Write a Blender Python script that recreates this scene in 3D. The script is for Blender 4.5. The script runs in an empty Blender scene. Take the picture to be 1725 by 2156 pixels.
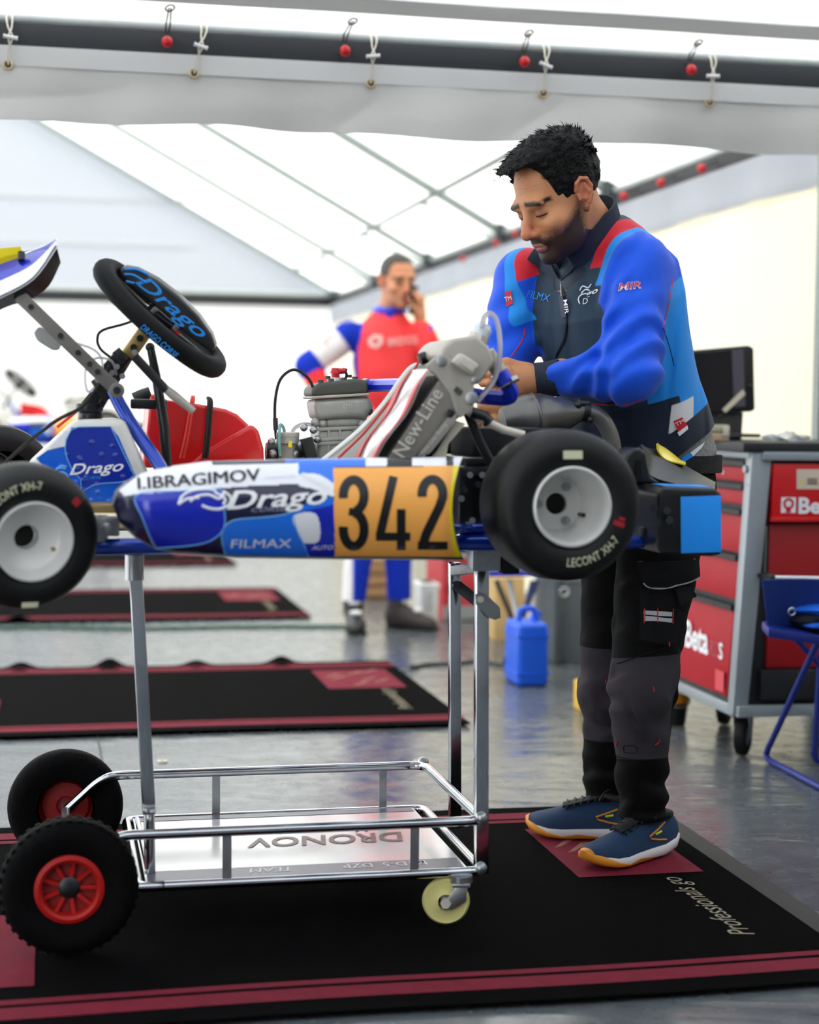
import bpy, bmesh, math, random
import numpy as np
from mathutils import Vector, Matrix

random.seed(7)
SC = bpy.context.scene
COL = SC.collection
PI = math.pi
V3 = Vector

# ------------------------------------------------------------------ camera
FPX = 3594.0                      # focal length in pixels of the 1725 x 2156 frame (50 mm on 24 mm)
CAM = V3((0, 0, 1.07))
PITCH = math.radians(3.47)
ROLL = math.radians(0.6)
_f = V3((0, math.cos(PITCH), -math.sin(PITCH)))
_r0 = V3((1, 0, 0)); _u0 = V3((0, math.sin(PITCH), math.cos(PITCH)))
_r = _r0 * math.cos(ROLL) + _u0 * math.sin(ROLL)
_u = -_r0 * math.sin(ROLL) + _u0 * math.cos(ROLL)
cd = bpy.data.cameras.new('camera')
cd.sensor_fit = 'HORIZONTAL'; cd.sensor_width = 24.0; cd.lens = 50.0
cd.clip_start = 0.05; cd.clip_end = 200
cd.dof.use_dof = True; cd.dof.focus_distance = 3.86; cd.dof.aperture_fstop = 1.8
cam = bpy.data.objects.new('camera', cd); COL.objects.link(cam)
M = Matrix.Identity(4)
for i in range(3):
    M[i][0] = _r[i]; M[i][1] = _u[i]; M[i][2] = -_f[i]; M[i][3] = CAM[i]
cam.matrix_world = M
SC.camera = cam

# ------------------------------------------------------------------ light
w = bpy.data.worlds.new('overcast_sky'); SC.world = w; w.use_nodes = True
nt = w.node_tree; bg = nt.nodes['Background']
bg.inputs['Color'].default_value = (0.93, 0.97, 1.0, 1); bg.inputs['Strength'].default_value = 2.5
sd = bpy.data.lights.new('hazy_sun', 'SUN'); sd.energy = 1.6; sd.angle = math.radians(40); sd.color = (1, 0.96, 0.9)
so = bpy.data.objects.new('hazy_sun', sd); COL.objects.link(so)
so.rotation_euler = (math.radians(48), 0, math.radians(-35))
SC.view_settings.view_transform = 'Standard'; SC.view_settings.look = 'None'
SC.view_settings.gamma = 1.0; SC.view_settings.exposure = 0.6
SC.view_settings.use_curve_mapping = False

# ------------------------------------------------------------------ helpers: picture <-> place
def ray(px, py):
    return _f + _r * ((px - 862.5) / FPX) - _u * ((py - 1078.0) / FPX)
def at(px, py, Y):
    d = ray(px, py); return CAM + d * (Y / d.y)
def floor_at(px, py, z=0.0):
    d = ray(px, py); return CAM + d * ((z - CAM.z) / d.z)
def on_plane(px, py, p, n):
    d = ray(px, py); return CAM + d * ((p - CAM).dot(n) / d.dot(n))

# the whole pit row stands turned by this much
AY = math.radians(12)
UU = V3((math.cos(AY), math.sin(AY), 0)); VV = V3((-math.sin(AY), math.cos(AY), 0)); ZZ = V3((0, 0, 1))
B0 = V3((0, 5.2, 0))
def uv(u, v, z=0.0): return B0 + UU * u + VV * v + ZZ * z

# ------------------------------------------------------------------ helpers: materials
def lin(c):
    if isinstance(c, str):
        c = c.lstrip('#'); c = tuple(int(c[i:i + 2], 16) / 255 for i in (0, 2, 4))
    return tuple((x / 12.92 if x <= 0.04045 else ((x + 0.055) / 1.055) ** 2.4) for x in c) + (1.0,)
MATS = {}
def mat(name, col, rough=0.5, metal=0.0, bump=0.0, bscale=60, var=0.0, vscale=8, coat=0.0, trans=0.0, spec=0.5, alpha=1.0, sheen=0.0, stretch=None, emis=0):
    if name in MATS: return MATS[name]
    m = bpy.data.materials.new(name); m.use_nodes = True
    t = m.node_tree; b = t.nodes['Principled BSDF']; L = t.links
    c = lin(col)
    b.inputs['Base Color'].default_value = c
    b.inputs['Roughness'].default_value = rough; b.inputs['Metallic'].default_value = metal
    b.inputs['Coat Weight'].default_value = coat; b.inputs['Coat Roughness'].default_value = 0.08
    b.inputs['Specular IOR Level'].default_value = spec
    b.inputs['Transmission Weight'].default_value = trans
    b.inputs['Alpha'].default_value = alpha
    b.inputs['Sheen Weight'].default_value = sheen
    if var or bump:
        tc = t.nodes.new('ShaderNodeTexCoord'); co = tc.outputs['Object']
        if stretch:
            mp = t.nodes.new('ShaderNodeMapping'); mp.inputs['Scale'].default_value = stretch
            L.new(co, mp.inputs['Vector']); co = mp.outputs['Vector']
    if var:
        n = t.nodes.new('ShaderNodeTexNoise'); n.inputs['Scale'].default_value = vscale; n.inputs['Detail'].default_value = 4
        L.new(co, n.inputs['Vector'])
        r = t.nodes.new('ShaderNodeMapRange')
        r.inputs['From Min'].default_value = 0.3; r.inputs['From Max'].default_value = 0.7
        r.inputs['To Min'].default_value = 1 - var; r.inputs['To Max'].default_value = 1 + var
        L.new(n.outputs['Fac'], r.inputs['Value'])
        mx = t.nodes.new('ShaderNodeVectorMath'); mx.operation = 'SCALE'
        mx.inputs[0].default_value = c[:3]; L.new(r.outputs['Result'], mx.inputs['Scale'])
        L.new(mx.outputs['Vector'], b.inputs['Base Color'])
    if bump:
        n = t.nodes.new('ShaderNodeTexNoise'); n.inputs['Scale'].default_value = bscale; n.inputs['Detail'].default_value = 3
        L.new(co, n.inputs['Vector'])
        bp = t.nodes.new('ShaderNodeBump'); bp.inputs['Strength'].default_value = bump; bp.inputs['Distance'].default_value = 0.01
        L.new(n.outputs['Fac'], bp.inputs['Height']); L.new(bp.outputs['Normal'], b.inputs['Normal'])
    MATS[name] = m
    return m

def canvas(name, col, transl=0.5, bump=0.15, bscale=5, tcol=None):
    """tent cloth: part of the daylight on its back comes through"""
    m = bpy.data.materials.new(name); m.use_nodes = True
    t = m.node_tree; L = t.links; t.nodes.remove(t.nodes['Principled BSDF'])
    out = t.nodes['Material Output']
    d = t.nodes.new('ShaderNodeBsdfDiffuse'); tr = t.nodes.new('ShaderNodeBsdfTranslucent'); mx = t.nodes.new('ShaderNodeMixShader')
    d.inputs['Color'].default_value = lin(col); tr.inputs['Color'].default_value = lin(tcol or col)
    mx.inputs['Fac'].default_value = transl
    tc = t.nodes.new('ShaderNodeTexCoord'); n = t.nodes.new('ShaderNodeTexNoise')
    n.inputs['Scale'].default_value = bscale; n.inputs['Detail'].default_value = 5
    bp = t.nodes.new('ShaderNodeBump'); bp.inputs['Strength'].default_value = bump; bp.inputs['Distance'].default_value = 0.03
    L.new(tc.outputs['Object'], n.inputs['Vector']); L.new(n.outputs['Fac'], bp.inputs['Height'])
    L.new(bp.outputs['Normal'], d.inputs['Normal'])
    L.new(d.outputs[0], mx.inputs[1]); L.new(tr.outputs[0], mx.inputs[2]); L.new(mx.outputs[0], out.inputs['Surface'])
    MATS[name] = m
    return m

# ------------------------------------------------------------------ helpers: shapes
def frame_from(ax, up=None):
    a = V3(ax).normalized()
    u = V3(up) if up is not None else (V3((0, 0, 1)) if abs(a.z) < 0.9 else V3((1, 0, 0)))
    x = u.cross(a)
    if x.length < 1e-6: x = V3((1, 0, 0)).cross(a)
    x.normalize(); y = a.cross(x)
    return x, y, a
def crv(pts, n=6, closed=False):
    P = [V3(p) for p in pts]; out = []; m = len(P)
    for i in range(m if closed else m - 1):
        if closed: p0, p1, p2, p3 = P[(i - 1) % m], P[i], P[(i + 1) % m], P[(i + 2) % m]
        else: p0, p1, p2, p3 = P[max(i - 1, 0)], P[i], P[i + 1], P[min(i + 2, m - 1)]
        for k in range(n):
            t = k / n
            out.append(0.5 * ((2 * p1) + (p2 - p0) * t + (2 * p0 - 5 * p1 + 4 * p2 - p3) * t * t + (3 * p1 - p0 - 3 * p2 + p3) * t ** 3))
    if not closed: out.append(P[-1])
    return out
def fillet(pts, r=0.02, n=5, closed=False):
    P = [V3(p) for p in pts]; out = []; m = len(P)
    for i in range(m):
        if not closed and i in (0, m - 1): out.append(P[i]); continue
        a, b, c = P[i - 1], P[i], P[(i + 1) % m]
        d1 = (a - b); d2 = (c - b); rr = min(r, d1.length * .45, d2.length * .45)
        s = b + d1.normalized() * rr; e = b + d2.normalized() * rr
        for k in range(n + 1):
            t = k / n; out.append((1 - t) ** 2 * s + 2 * t * (1 - t) * b + t * t * e)
    return out

class MB:
    def __init__(s): s.v = []; s.f = []
    def add(s, vs, fs):
        o = len(s.v); s.v += [V3(v) for v in vs]; s.f += [tuple(i + o for i in f) for f in fs]; return s
    def box(s, c, size, R=None):
        c = V3(c); h = V3(size) * .5
        vs = [V3((x * h.x, y * h.y, z * h.z)) for x in (-1, 1) for y in (-1, 1) for z in (-1, 1)]
        if R is not None: vs = [R @ v for v in vs]
        return s.add([c + v for v in vs], [(0, 1, 3, 2), (4, 6, 7, 5), (0, 4, 5, 1), (2, 3, 7, 6), (0, 2, 6, 4), (1, 5, 7, 3)])
    def bar(s, a, b, w, h, up=(0, 0, 1)):
        a, b = V3(a), V3(b); x, y, z = frame_from(b - a, up)
        vs = [p + x * (w / 2 * i) + y * (h / 2 * j) for p in (a, b) for i, j in ((-1, -1), (1, -1), (1, 1), (-1, 1))]
        return s.add(vs, [(3, 2, 1, 0), (4, 5, 6, 7)] + [(i, (i + 1) % 4, 4 + (i + 1) % 4, 4 + i) for i in range(4)])
    def tube(s, pts, r, seg=10, closed=False, caps=True, flat=None):
        P = [V3(p) for p in pts]; n = len(P); R = r if isinstance(r, (list, tuple)) else [r] * n
        vs = []; fs = []; X = None
        for i in range(n):
            a = P[i - 1] if (i or closed) else P[i]; b = P[(i + 1) % n] if (i < n - 1 or closed) else P[i]
            t = (b - a)
            t = t.normalized() if t.length > 1e-9 else V3((0, 0, 1))
            if X is None: X = frame_from(t)[0]
            X = (X - t * X.dot(t)); X.normalize(); Yv = t.cross(X)
            for k in range(seg):
                an = 2 * PI * k / seg; vs.append(P[i] + (X * math.cos(an) + Yv * math.sin(an) * (flat or 1)) * R[i])
        for i in range(n if closed else n - 1):
            for k in range(seg):
                j = (i + 1) % n
                fs.append((i * seg + k, i * seg + (k + 1) % seg, j * seg + (k + 1) % seg, j * seg + k))
        if caps and not closed:
            fs.append(tuple(reversed(range(seg)))); fs.append(tuple((n - 1) * seg + k for k in range(seg)))
        return s.add(vs, fs)
    def cyl(s, a, b, r, r2=None, seg=18): return s.tube([a, b], [r, r if r2 is None else r2], seg)
    def lathe(s, prof, O, ax, seg=36, closed=False):
        x, y, z = frame_from(ax); O = V3(O); n = len(prof); vs = []; fs = []
        for (r, h) in prof:
            for k in range(seg):
                an = 2 * PI * k / seg; vs.append(O + z * h + (x * math.cos(an) + y * math.sin(an)) * r)
        for i in range(n if closed else n - 1):
            j = (i + 1) % n
            for k in range(seg): fs.append((i * seg + k, i * seg + (k + 1) % seg, j * seg + (k + 1) % seg, j * seg + k))
        return s.add(vs, fs)
    def prism(s, poly, vec):
        P = [V3(p) for p in poly]; vec = V3(vec); n = len(P)
        return s.add(P + [p + vec for p in P], [tuple(reversed(range(n))), tuple(range(n, 2 * n))] + [(i, (i + 1) % n, n + (i + 1) % n, n + i) for i in range(n)])
    def loft(s, rings, caps=True, closed=True):
        n = len(rings[0]); vs = [p for r in rings for p in r]; fs = []
        for i in range(len(rings) - 1):
            for k in range(n if closed else n - 1):
                fs.append((i * n + k, i * n + (k + 1) % n, (i + 1) * n + (k + 1) % n, (i + 1) * n + k))
        if caps: fs.append(tuple(reversed(range(n)))); fs.append(tuple((len(rings) - 1) * n + k for k in range(n)))
        return s.add(vs, fs)
    def ball(s, c, r, seg=16, rings=10, R=None):
        c = V3(c); r = V3(r) if not isinstance(r, (int, float)) else V3((r, r, r)); vs = []; fs = []
        for i in range(rings + 1):
            th = PI * i / rings
            for k in range(seg):
                ph = 2 * PI * k / seg
                q = V3((r.x * math.sin(th) * math.cos(ph), r.y * math.sin(th) * math.sin(ph), r.z * math.cos(th)))
                if R is not None: q = R @ q
                vs.append(c + q)
        for i in range(rings):
            for k in range(seg): fs.append((i * seg + k, (i + 1) * seg + k, (i + 1) * seg + (k + 1) % seg, i * seg + (k + 1) % seg))
        return s.add(vs, fs)
    def grid(s, fn, nu, nv, th=0.0):
        """sheet through fn(a, b), a and b in 0..1, optional thickness along its normal"""
        P = [[V3(fn(i / nu, j / nv)) for j in range(nv + 1)] for i in range(nu + 1)]
        def layer(off, flip):
            vs = []
            for i in range(nu + 1):
                for j in range(nv + 1):
                    p = P[i][j]
                    if off:
                        du = P[min(i + 1, nu)][j] - P[max(i - 1, 0)][j]; dv = P[i][min(j + 1, nv)] - P[i][max(j - 1, 0)]
                        nn = du.cross(dv); p = p + (nn.normalized() * off if nn.length > 1e-12 else nn)
                    vs.append(p)
            fs = []
            for i in range(nu):
                for j in range(nv):
                    q = (i * (nv + 1) + j, (i + 1) * (nv + 1) + j, (i + 1) * (nv + 1) + j + 1, i * (nv + 1) + j + 1)
                    fs.append(q[::-1] if flip else q)
            return vs, fs
        o = len(s.v)
        s.add(*layer(th, False))
        if th:
            s.add(*layer(0.0, True)); n = (nu + 1) * (nv + 1)
            rim = [i * (nv + 1) for i in range(nu + 1)] + [nu * (nv + 1) + j for j in range(1, nv + 1)] + [i * (nv + 1) + nv for i in range(nu - 1, -1, -1)] + [j for j in range(nv - 1, 0, -1)]
            for a, b in zip(rim, rim[1:] + rim[:1]): s.f.append((o + b, o + a, o + n + a, o + n + b))
        return s
    def mesh(s, name, material=None, smooth=40, bevel=0, bseg=2):
        me = bpy.data.meshes.new(name); me.from_pydata([tuple(v) for v in s.v], [], s.f)
        bm = bmesh.new(); bm.from_mesh(me)
        bmesh.ops.remove_doubles(bm, verts=bm.verts, dist=1e-6)
        bmesh.ops.recalc_face_normals(bm, faces=bm.faces)
        if bevel:
            es = [e for e in bm.edges if len(e.link_faces) == 2 and e.calc_face_angle(0) > math.radians(28)]
            bmesh.ops.bevel(bm, geom=es, offset=bevel, segments=bseg, affect='EDGES', profile=0.6, clamp_overlap=True)
        bm.to_mesh(me); bm.free()
        if smooth:
            me.polygons.foreach_set('use_smooth', [True] * len(me.polygons))
            me.set_sharp_from_angle(angle=math.radians(smooth))
        if material is not None:
            for x in (material if isinstance(material, (list, tuple)) else [material]): me.materials.append(x)
        return me
    def build(s, name, material, parent=None, smooth=40, bevel=0, bseg=2):
        return link(bpy.data.objects.new(name, s.mesh(name, material, smooth, bevel, bseg)), parent)

def link(o, parent=None):
    COL.objects.link(o)
    if parent is not None: o.parent = parent
    return o
def tag(o, label, cat, group=None, kind=None):
    o['label'] = label; o['category'] = cat
    if group: o['group'] = group
    if kind: o['kind'] = kind
    return o
def structure(o, label=None):
    o['kind'] = 'structure'
    if label: o['label'] = label
    return o
def thing(name, label, cat, loc=(0, 0, 0), R=None, group=None):
    o = bpy.data.objects.new(name, None); COL.objects.link(o); o.empty_display_size = 0.1
    m = R.to_4x4() if R is not None else Matrix.Identity(4)
    m.translation = V3(loc); o.matrix_world = m
    return tag(o, label, cat, group)
def copy_tree(o, parent=None):
    c = o.copy(); COL.objects.link(c); c.parent = parent
    for ch in list(o.children): copy_tree(ch, c)
    return c
def cols(x, y, z): return Matrix((x, y, z)).transposed()

_TXT = {}
def text2d(txt, size=1.0, shear=0.0, bold=0.0, sx=1.0):
    """outline of a line of lettering as flat faces: (verts2d, faces, width)"""
    key = (txt, shear, bold)
    if key not in _TXT:
        c = bpy.data.curves.new('t', 'FONT'); c.body = txt; c.shear = shear; c.offset = bold; c.resolution_u = 3; c.size = 1.0
        o = bpy.data.objects.new('t', c); COL.objects.link(o)
        bpy.context.view_layer.update()
        me = bpy.data.meshes.new_from_object(o.evaluated_get(bpy.context.evaluated_depsgraph_get()))
        vs = [(v.co.x, v.co.y) for v in me.vertices]; fs = [tuple(p.vertices) for p in me.polygons]
        bpy.data.objects.remove(o); bpy.data.curves.remove(c); bpy.data.meshes.remove(me)
        _TXT[key] = (vs, fs)
    vs, fs = _TXT[key]
    x0 = min(v[0] for v in vs); x1 = max(v[0] for v in vs)
    out = [((v[0] - x0) * size * sx, v[1] * size) for v in vs]
    return out, fs, (x1 - x0) * size * sx
def lettering(txt, O, X, Y, height, parent, material, shear=0.0, bold=0.0, sx=None, width=None, th=0.0008, center=False, fn=None, name='lettering', smooth=0):
    """flat print on a surface: baseline from O along X, letters upright along Y, cap height given"""
    size = height / 0.70
    vs, fs, wd = text2d(txt, size, shear, bold, 1.0)
    k = (width / wd) if width else (sx or 1.0)
    wd *= k
    O, X, Y = V3(O), V3(X).normalized(), V3(Y).normalized()
    N = X.cross(Y)
    b = MB()
    off = -wd / 2 if center else 0
    pts = []
    for (x, y) in vs:
        x = x * k + off
        pts.append(V3(fn(x, y)) if fn else O + X * x + Y * y + N * th)
    b.add(pts, fs)
    if fn:                                  # cut long faces so that the print can follow a curved surface
        pb = bmesh.new(); vv = [pb.verts.new((x * k + off, y, 0)) for (x, y) in vs]
        for f in fs:
            try: pb.faces.new([vv[i] for i in f])
            except ValueError: pass
        lim = height * .3
        for _ in range(4):
            es = [e for e in pb.edges if e.calc_length() > lim]
            if not es: break
            bmesh.ops.subdivide_edges(pb, edges=es, cuts=1)
        bmesh.ops.triangulate(pb, faces=pb.faces)
        pb.verts.index_update()
        b = MB(); b.add([fn(v.co.x, v.co.y) for v in pb.verts], [tuple(v.index for v in f.verts) for f in pb.faces]); pb.free()
    me = bpy.data.meshes.new(name); me.from_pydata([tuple(p) for p in b.v], [], b.f); me.materials.append(material)
    return link(bpy.data.objects.new(name, me), parent)

# ================================================================== THE SETTING: pit tent
m_canvas = canvas('white_canvas', '#f4f3f0', 0.5, 0.25, 3)
m_roof = canvas('roof_canvas', '#f6f4ee', 0.6, 0.1, 2)
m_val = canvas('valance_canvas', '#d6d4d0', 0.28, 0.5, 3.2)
m_wallr = canvas('side_sheet', '#f3eedf', 0.52, 0.1, 1.5)
m_black = mat('black_profile', '#14171d', 0.55, bump=0.05, bscale=40)
m_alu = mat('painted_alu', '#c8cfcc', 0.4, 0.3, var=0.06)
m_grey_alu = mat('grey_alu', '#8b9591', 0.45, 0.4, var=0.08)
m_chrome = mat('chrome', '#c9ccd0', 0.13, 1.0, bump=0.02, bscale=30, var=0.1)
m_steel = mat('zinc_steel', '#a9abad', 0.35, 0.9, var=0.15, vscale=20)
m_dsteel = mat('dark_steel', '#3b3d40', 0.4, 0.8, var=0.15, vscale=20)
m_rubber = mat('black_rubber', '#0b0b0c', 0.6, bump=0.05, bscale=80, spec=.3)
m_blackpl = mat('black_plastic', '#111214', 0.35, bump=0.03, bscale=120)
m_white = mat('white_plastic', '#e8e6e4', 0.35)
m_red = mat('red_plastic', '#c8131b', 0.35)
m_cord = mat('pale_cord', '#cfc9ba', 0.8)
m_cordk = mat('black_cord', '#23211f', 0.8)

# floor: grey plastic sheeting, wrinkled and shiny
def floor_material():
    m = bpy.data.materials.new('grey_floor_sheet'); m.use_nodes = True
    t = m.node_tree; b = t.nodes['Principled BSDF']; L = t.links
    tc = t.nodes.new('ShaderNodeTexCoord')
    def noise(scale, detail, stretch, dist=0.0):
        mp = t.nodes.new('ShaderNodeMapping'); mp.inputs['Scale'].default_value = stretch
        mp.inputs['Rotation'].default_value = (0, 0, -AY)
        n = t.nodes.new('ShaderNodeTexNoise'); n.inputs['Scale'].default_value = scale; n.inputs['Detail'].default_value = detail
        n.inputs['Distortion'].default_value = dist
        L.new(tc.outputs['Object'], mp.inputs['Vector']); L.new(mp.outputs['Vector'], n.inputs['Vector']); return n.outputs['Fac']
    big = noise(0.9, 2, (1, 1.6, 1), 0.6); wr = noise(1.5, 3, (0.5, 1.9, 1), 1.8); fine = noise(14, 4, (1, 1, 1))
    cr = t.nodes.new('ShaderNodeMapRange'); cr.inputs['From Min'].default_value = 0.3; cr.inputs['From Max'].default_value = 0.7
    cr.inputs['To Min'].default_value = 0.85; cr.inputs['To Max'].default_value = 1.12; L.new(big, cr.inputs['Value'])
    sc = t.nodes.new('ShaderNodeVectorMath'); sc.operation = 'SCALE'; sc.inputs[0].default_value = lin('#565b5f')[:3]
    L.new(cr.outputs['Result'], sc.inputs['Scale']); L.new(sc.outputs['Vector'], b.inputs['Base Color'])
    rr = t.nodes.new('ShaderNodeMapRange'); rr.inputs['From Min'].default_value = 0.35; rr.inputs['From Max'].default_value = 0.7
    rr.inputs['To Min'].default_value = 0.16; rr.inputs['To Max'].default_value = 0.34; L.new(fine, rr.inputs['Value'])
    L.new(rr.outputs['Result'], b.inputs['Roughness'])
    a = t.nodes.new('ShaderNodeMath'); a.operation = 'MULTIPLY_ADD'; a.inputs[1].default_value = 0.9
    L.new(wr, a.inputs[0]); L.new(big, a.inputs[2])
    bp = t.nodes.new('ShaderNodeBump'); bp.inputs['Strength'].default_value = 0.33; bp.inputs['Distance'].default_value = 0.035
    L.new(a.outputs[0], bp.inputs['Height']); L.new(bp.outputs['Normal'], b.inputs['Normal'])
    return m
fl = MB().grid(lambda a, b: uv(-9 + a * 14, -7 + b * 22, 0.0), 2, 2)
structure(fl.build('floor', floor_material(), smooth=0), 'shiny grey plastic floor sheeting with long wrinkles')
sl = MB().box(uv(-2, 4, -0.06), (14, 22, 0.1), Matrix.Rotation(AY, 3, 'Z'))
structure(sl.build('floor_base', mat('asphalt', '#55565a', 0.9), smooth=0), 'asphalt under the floor sheeting')
# seam of the sheeting and a strap of tape across the tent
sm = MB(); p0 = floor_at(205, 1548); p1 = floor_at(222, 1640)
sm.tube([p0 + ZZ * .001, p1 + ZZ * .001], .003, 6)
structure(sm.build('floor_seam', m_black), 'thin dark seam in the floor sheeting')

UR, VB, ZE, ZT = 1.72, 11.6, 2.10, 2.19        # right wall, back wall, eave heights
SL = 0.55; URG = -2.5; ZR = ZT + (UR - URG) * SL; UL = URG - (UR - URG)
def roofz(u): return ZT + (UR - u) * SL if u > URG else ZT + (u - UL) * SL

# walls and roof
b = MB().grid(lambda a, c: uv(UR - 0.055, 0.66 + a * (VB - 0.66), c * 1.93), 10, 3, 0.004)
structure(b.build('wall_right', m_wallr), 'bright white side sheet of the tent')
b = MB().grid(lambda a, c: uv(UL + a * (UR - UL), VB + 0.05, c * 2.08), 12, 3, 0.004)
structure(b.build('wall_back', m_canvas), 'white back sheet of the tent')
b = MB().prism([uv(UL, VB + .05, 2.14), uv(UR, VB + .05, 2.14), uv(URG, VB + .05, ZR)], VV * .004)
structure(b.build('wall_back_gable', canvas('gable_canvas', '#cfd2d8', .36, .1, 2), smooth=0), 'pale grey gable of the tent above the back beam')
b = MB().prism([uv(UL, .06, ZT), uv(UR, .06, ZT), uv(URG, .06, ZR)], VV * .004)
structure(b.build('wall_front_gable', m_canvas, smooth=0), 'white gable of the tent above the front beam')
for k, (ua, ub) in enumerate(((UR + .08, URG), (URG, UL))):
    b = MB().grid(lambda a, c: uv(ua + (ub - ua) * c, .06 + a * (VB), roofz(ua + (ub - ua) * c) + .03 - .03 * math.sin(a * PI * 5) ** 2), 30, 6)
    structure(b.build('ceiling' if k == 0 else 'ceiling_slope', m_roof), 'white translucent tent roof, %s slope' % ('right' if k == 0 else 'left'))

# gable seams
for z in (3.05, 2.62):
    b = MB().bar(uv(UL + 1.5, VB + .03, z), uv(.3, VB + .03, z), .01, .03)
    structure(b.build('trim_seam', mat('seam_grey', '#c9ccd0', .8)), 'pale horizontal seam across the tent gable')

# right eave: black profile, pale rail, posts, rafters
def eave(name, a, c, lab):
    r = thing(name, lab, 'beam'); r['kind'] = 'structure'; del r['category']
    n = (c - a).normalized()
    MB().bar(a + ZZ * 2.105, c + ZZ * 2.105, .05, .10).build('black_profile', m_black, r, bevel=.004)
    MB().tube([a + ZZ * 2.175, c + ZZ * 2.175], .022, 12).build('rail', m_alu, r)
    return r
eave('trim_eave_right', uv(UR, .3), uv(UR, VB), 'black and pale eave beam along the right side of the tent')
eave('trim_eave_back', uv(UL, VB), uv(UR, VB), 'dark eave beam across the back of the tent')
VP = [0.66, 3.2, 5.3, 7.4, 9.5, 11.55]
for v in VP:
    ux_ = UR - (.01 if v > 1 else .06)
    b = MB().bar(uv(ux_, v), uv(ux_, v, 2.2), .05, .05, VV)
    structure(b.build('trim_post', m_grey_alu, bevel=.004), 'grey tent post at the right wall')
    b = MB().box(uv(UR - .02, v, 2.17), (.09, .09, .11), Matrix.Rotation(AY, 3, 'Z'))
    structure(b.build('trim_knuckle', mat('knuckle', '#3b4244', .5), bevel=.01), 'dark corner joint of the tent frame')
    for (ua, ub) in ((UR, URG), (URG, UL)):
        b = MB().bar(uv(ua, v, roofz(ua) - .03), uv(ub, v, roofz(ub) - .03), .045, .05)
        structure(b.build('trim_rafter', m_grey_alu, bevel=.003), 'grey tent rafter')
u1 = UR - .45
b = MB().tube([uv(u1, .1, roofz(u1) - .04), uv(u1, VB, roofz(u1) - .04)], .02, 10)
structure(b.build('trim_purlin', m_grey_alu), 'grey roof pipe above the right eave')
# diagonal braces at the right eave
for v in VP[1:-1]:
    b = MB().bar(uv(UR - .02, v, 2.12), uv(u1, v + .4, roofz(u1) - .05), .025, .025)
    structure(b.build('trim_brace', m_grey_alu), 'short grey brace under the tent roof')
# grey valance hanging below the right eave
def valr(a, c):
    v = .60 + a * (VB - .65); wv = .012 * math.sin(v * 9) * c + .008 * math.sin(v * 23 + 1) * c
    return uv(UR - .075 + wv, v, 2.07 - c * (.175 + .006 * math.sin(v * 3)))
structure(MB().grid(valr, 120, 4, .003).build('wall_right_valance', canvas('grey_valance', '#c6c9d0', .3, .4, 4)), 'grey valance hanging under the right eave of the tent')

# front beam of the tent, close to us
def fb(px, py, dv=0.0): return on_plane(px, py, uv(0, dv), VV)
r = thing('trim_front_beam', 'black front beam of the tent with a pale rail on top', 'beam'); r['kind'] = 'structure'; del r['category']
FA, FB = uv(-2.2, 0), uv(2.3, 0)
MB().bar(FA + ZZ * 2.118, FB + ZZ * 2.118, .04, .078).build('black_profile', m_black, r, bevel=.004)
MB().tube([FA + ZZ * 2.175, FB + ZZ * 2.175], .021, 14).build('rail', m_alu, r)
def valf(a, c):
    u = -2.2 + a * 4.5
    wv = (.02 * math.sin(u * 4.1 + .5) + .012 * math.sin(u * 9.7 + 2) + .006 * math.sin(u * 21)) * c ** 1.5
    wv += .016 * math.exp(-((c - .72) / .3) ** 2) * (abs(math.sin(u * 3.1 + 1.3 * math.sin(u * 2.3) + c * 1.5)) ** .6 - .6)
    sag = .007 * math.sin(u * 5 + 1) + .004 * math.sin(u * 13)
    return uv(u, -.034 - wv, 2.088 - c * (.205 + sag * c))
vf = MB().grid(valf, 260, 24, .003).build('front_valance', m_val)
tag(vf, 'long pale grey canvas valance hanging from the front beam of the tent', 'valance')
def hemf(a, c):
    u = -2.2 + a * 4.5; return uv(u, -.0385, 2.088 - c * .057)
MB().grid(hemf, 40, 1, .002).build('hem', canvas('hem_canvas', '#e0dfdc', .25, .2, 4), vf)
GR = [(17, 137), (409, 155), (781, 176), (1144, 197), (1494, 217)]
TG = [(22, 78), (423, 97), (786, 118), (1150, 137), (1502, 160)]
TP = [(20, 42), (430, 62), (788, 84), (1152, 105), (1503, 126)]
LBL = ['leftmost of the five white toggle ties on the front beam', 'second white toggle tie from the left on the front beam',
       'middle of the five white toggle ties on the front beam', 'white toggle tie on the front beam just above the dark-haired mechanic',
       'rightmost of the five white toggle ties on the front beam']
for g, tgp, tp, lb in zip(GR, TG, TP, LBL):
    q = fb(*g, -.047)
    MB().lathe([(.0085, 0), (.0085, .004), (.0125, .005), (.0145, .003), (.0145, 0)], q, -VV, 20).build('grommet', mat('brass', '#b9a17a', .4, .8), vf)
    MB().lathe([(.0, .003), (.0085, .003)], q, -VV, 16).build('grommet_hole', mat('hole', '#0a0a0a', .9), vf)
    t = thing('toggle_tie', lb, 'tie', fb(*g, -.055), group='toggle ties on the front beam')
    o = fb(*g, -.055)
    k = fb(*tgp, -.075) - o; top = fb(*tp, -.035) - o
    for s in (-1, 1):
        MB().tube(crv([(0, 0, 0), k * .5 + UU * (.004 * s), k + UU * (-.006 * s), (k + top) * .5 + UU * (.004 * s), top + UU * (.008 * s), top + ZZ * .03 + VV * .03 + UU * (.008 * s)], 4), .0022, 6).build('cord', m_cord, t)
    dd = (UU * 1 + ZZ * random.uniform(-.4, .4)).normalized() * .02
    MB().tube([k - dd, k - dd * .6, k + dd * .6, k + dd], [.0062, .0048, .0048, .0062], 10).build('toggle', m_white, t)
HK = [(358, 17), (743, 45), (1114, 70), (1471, 90)]
BL = [(352, 88), (727, 107), (1105, 130), (1456, 147)]
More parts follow.
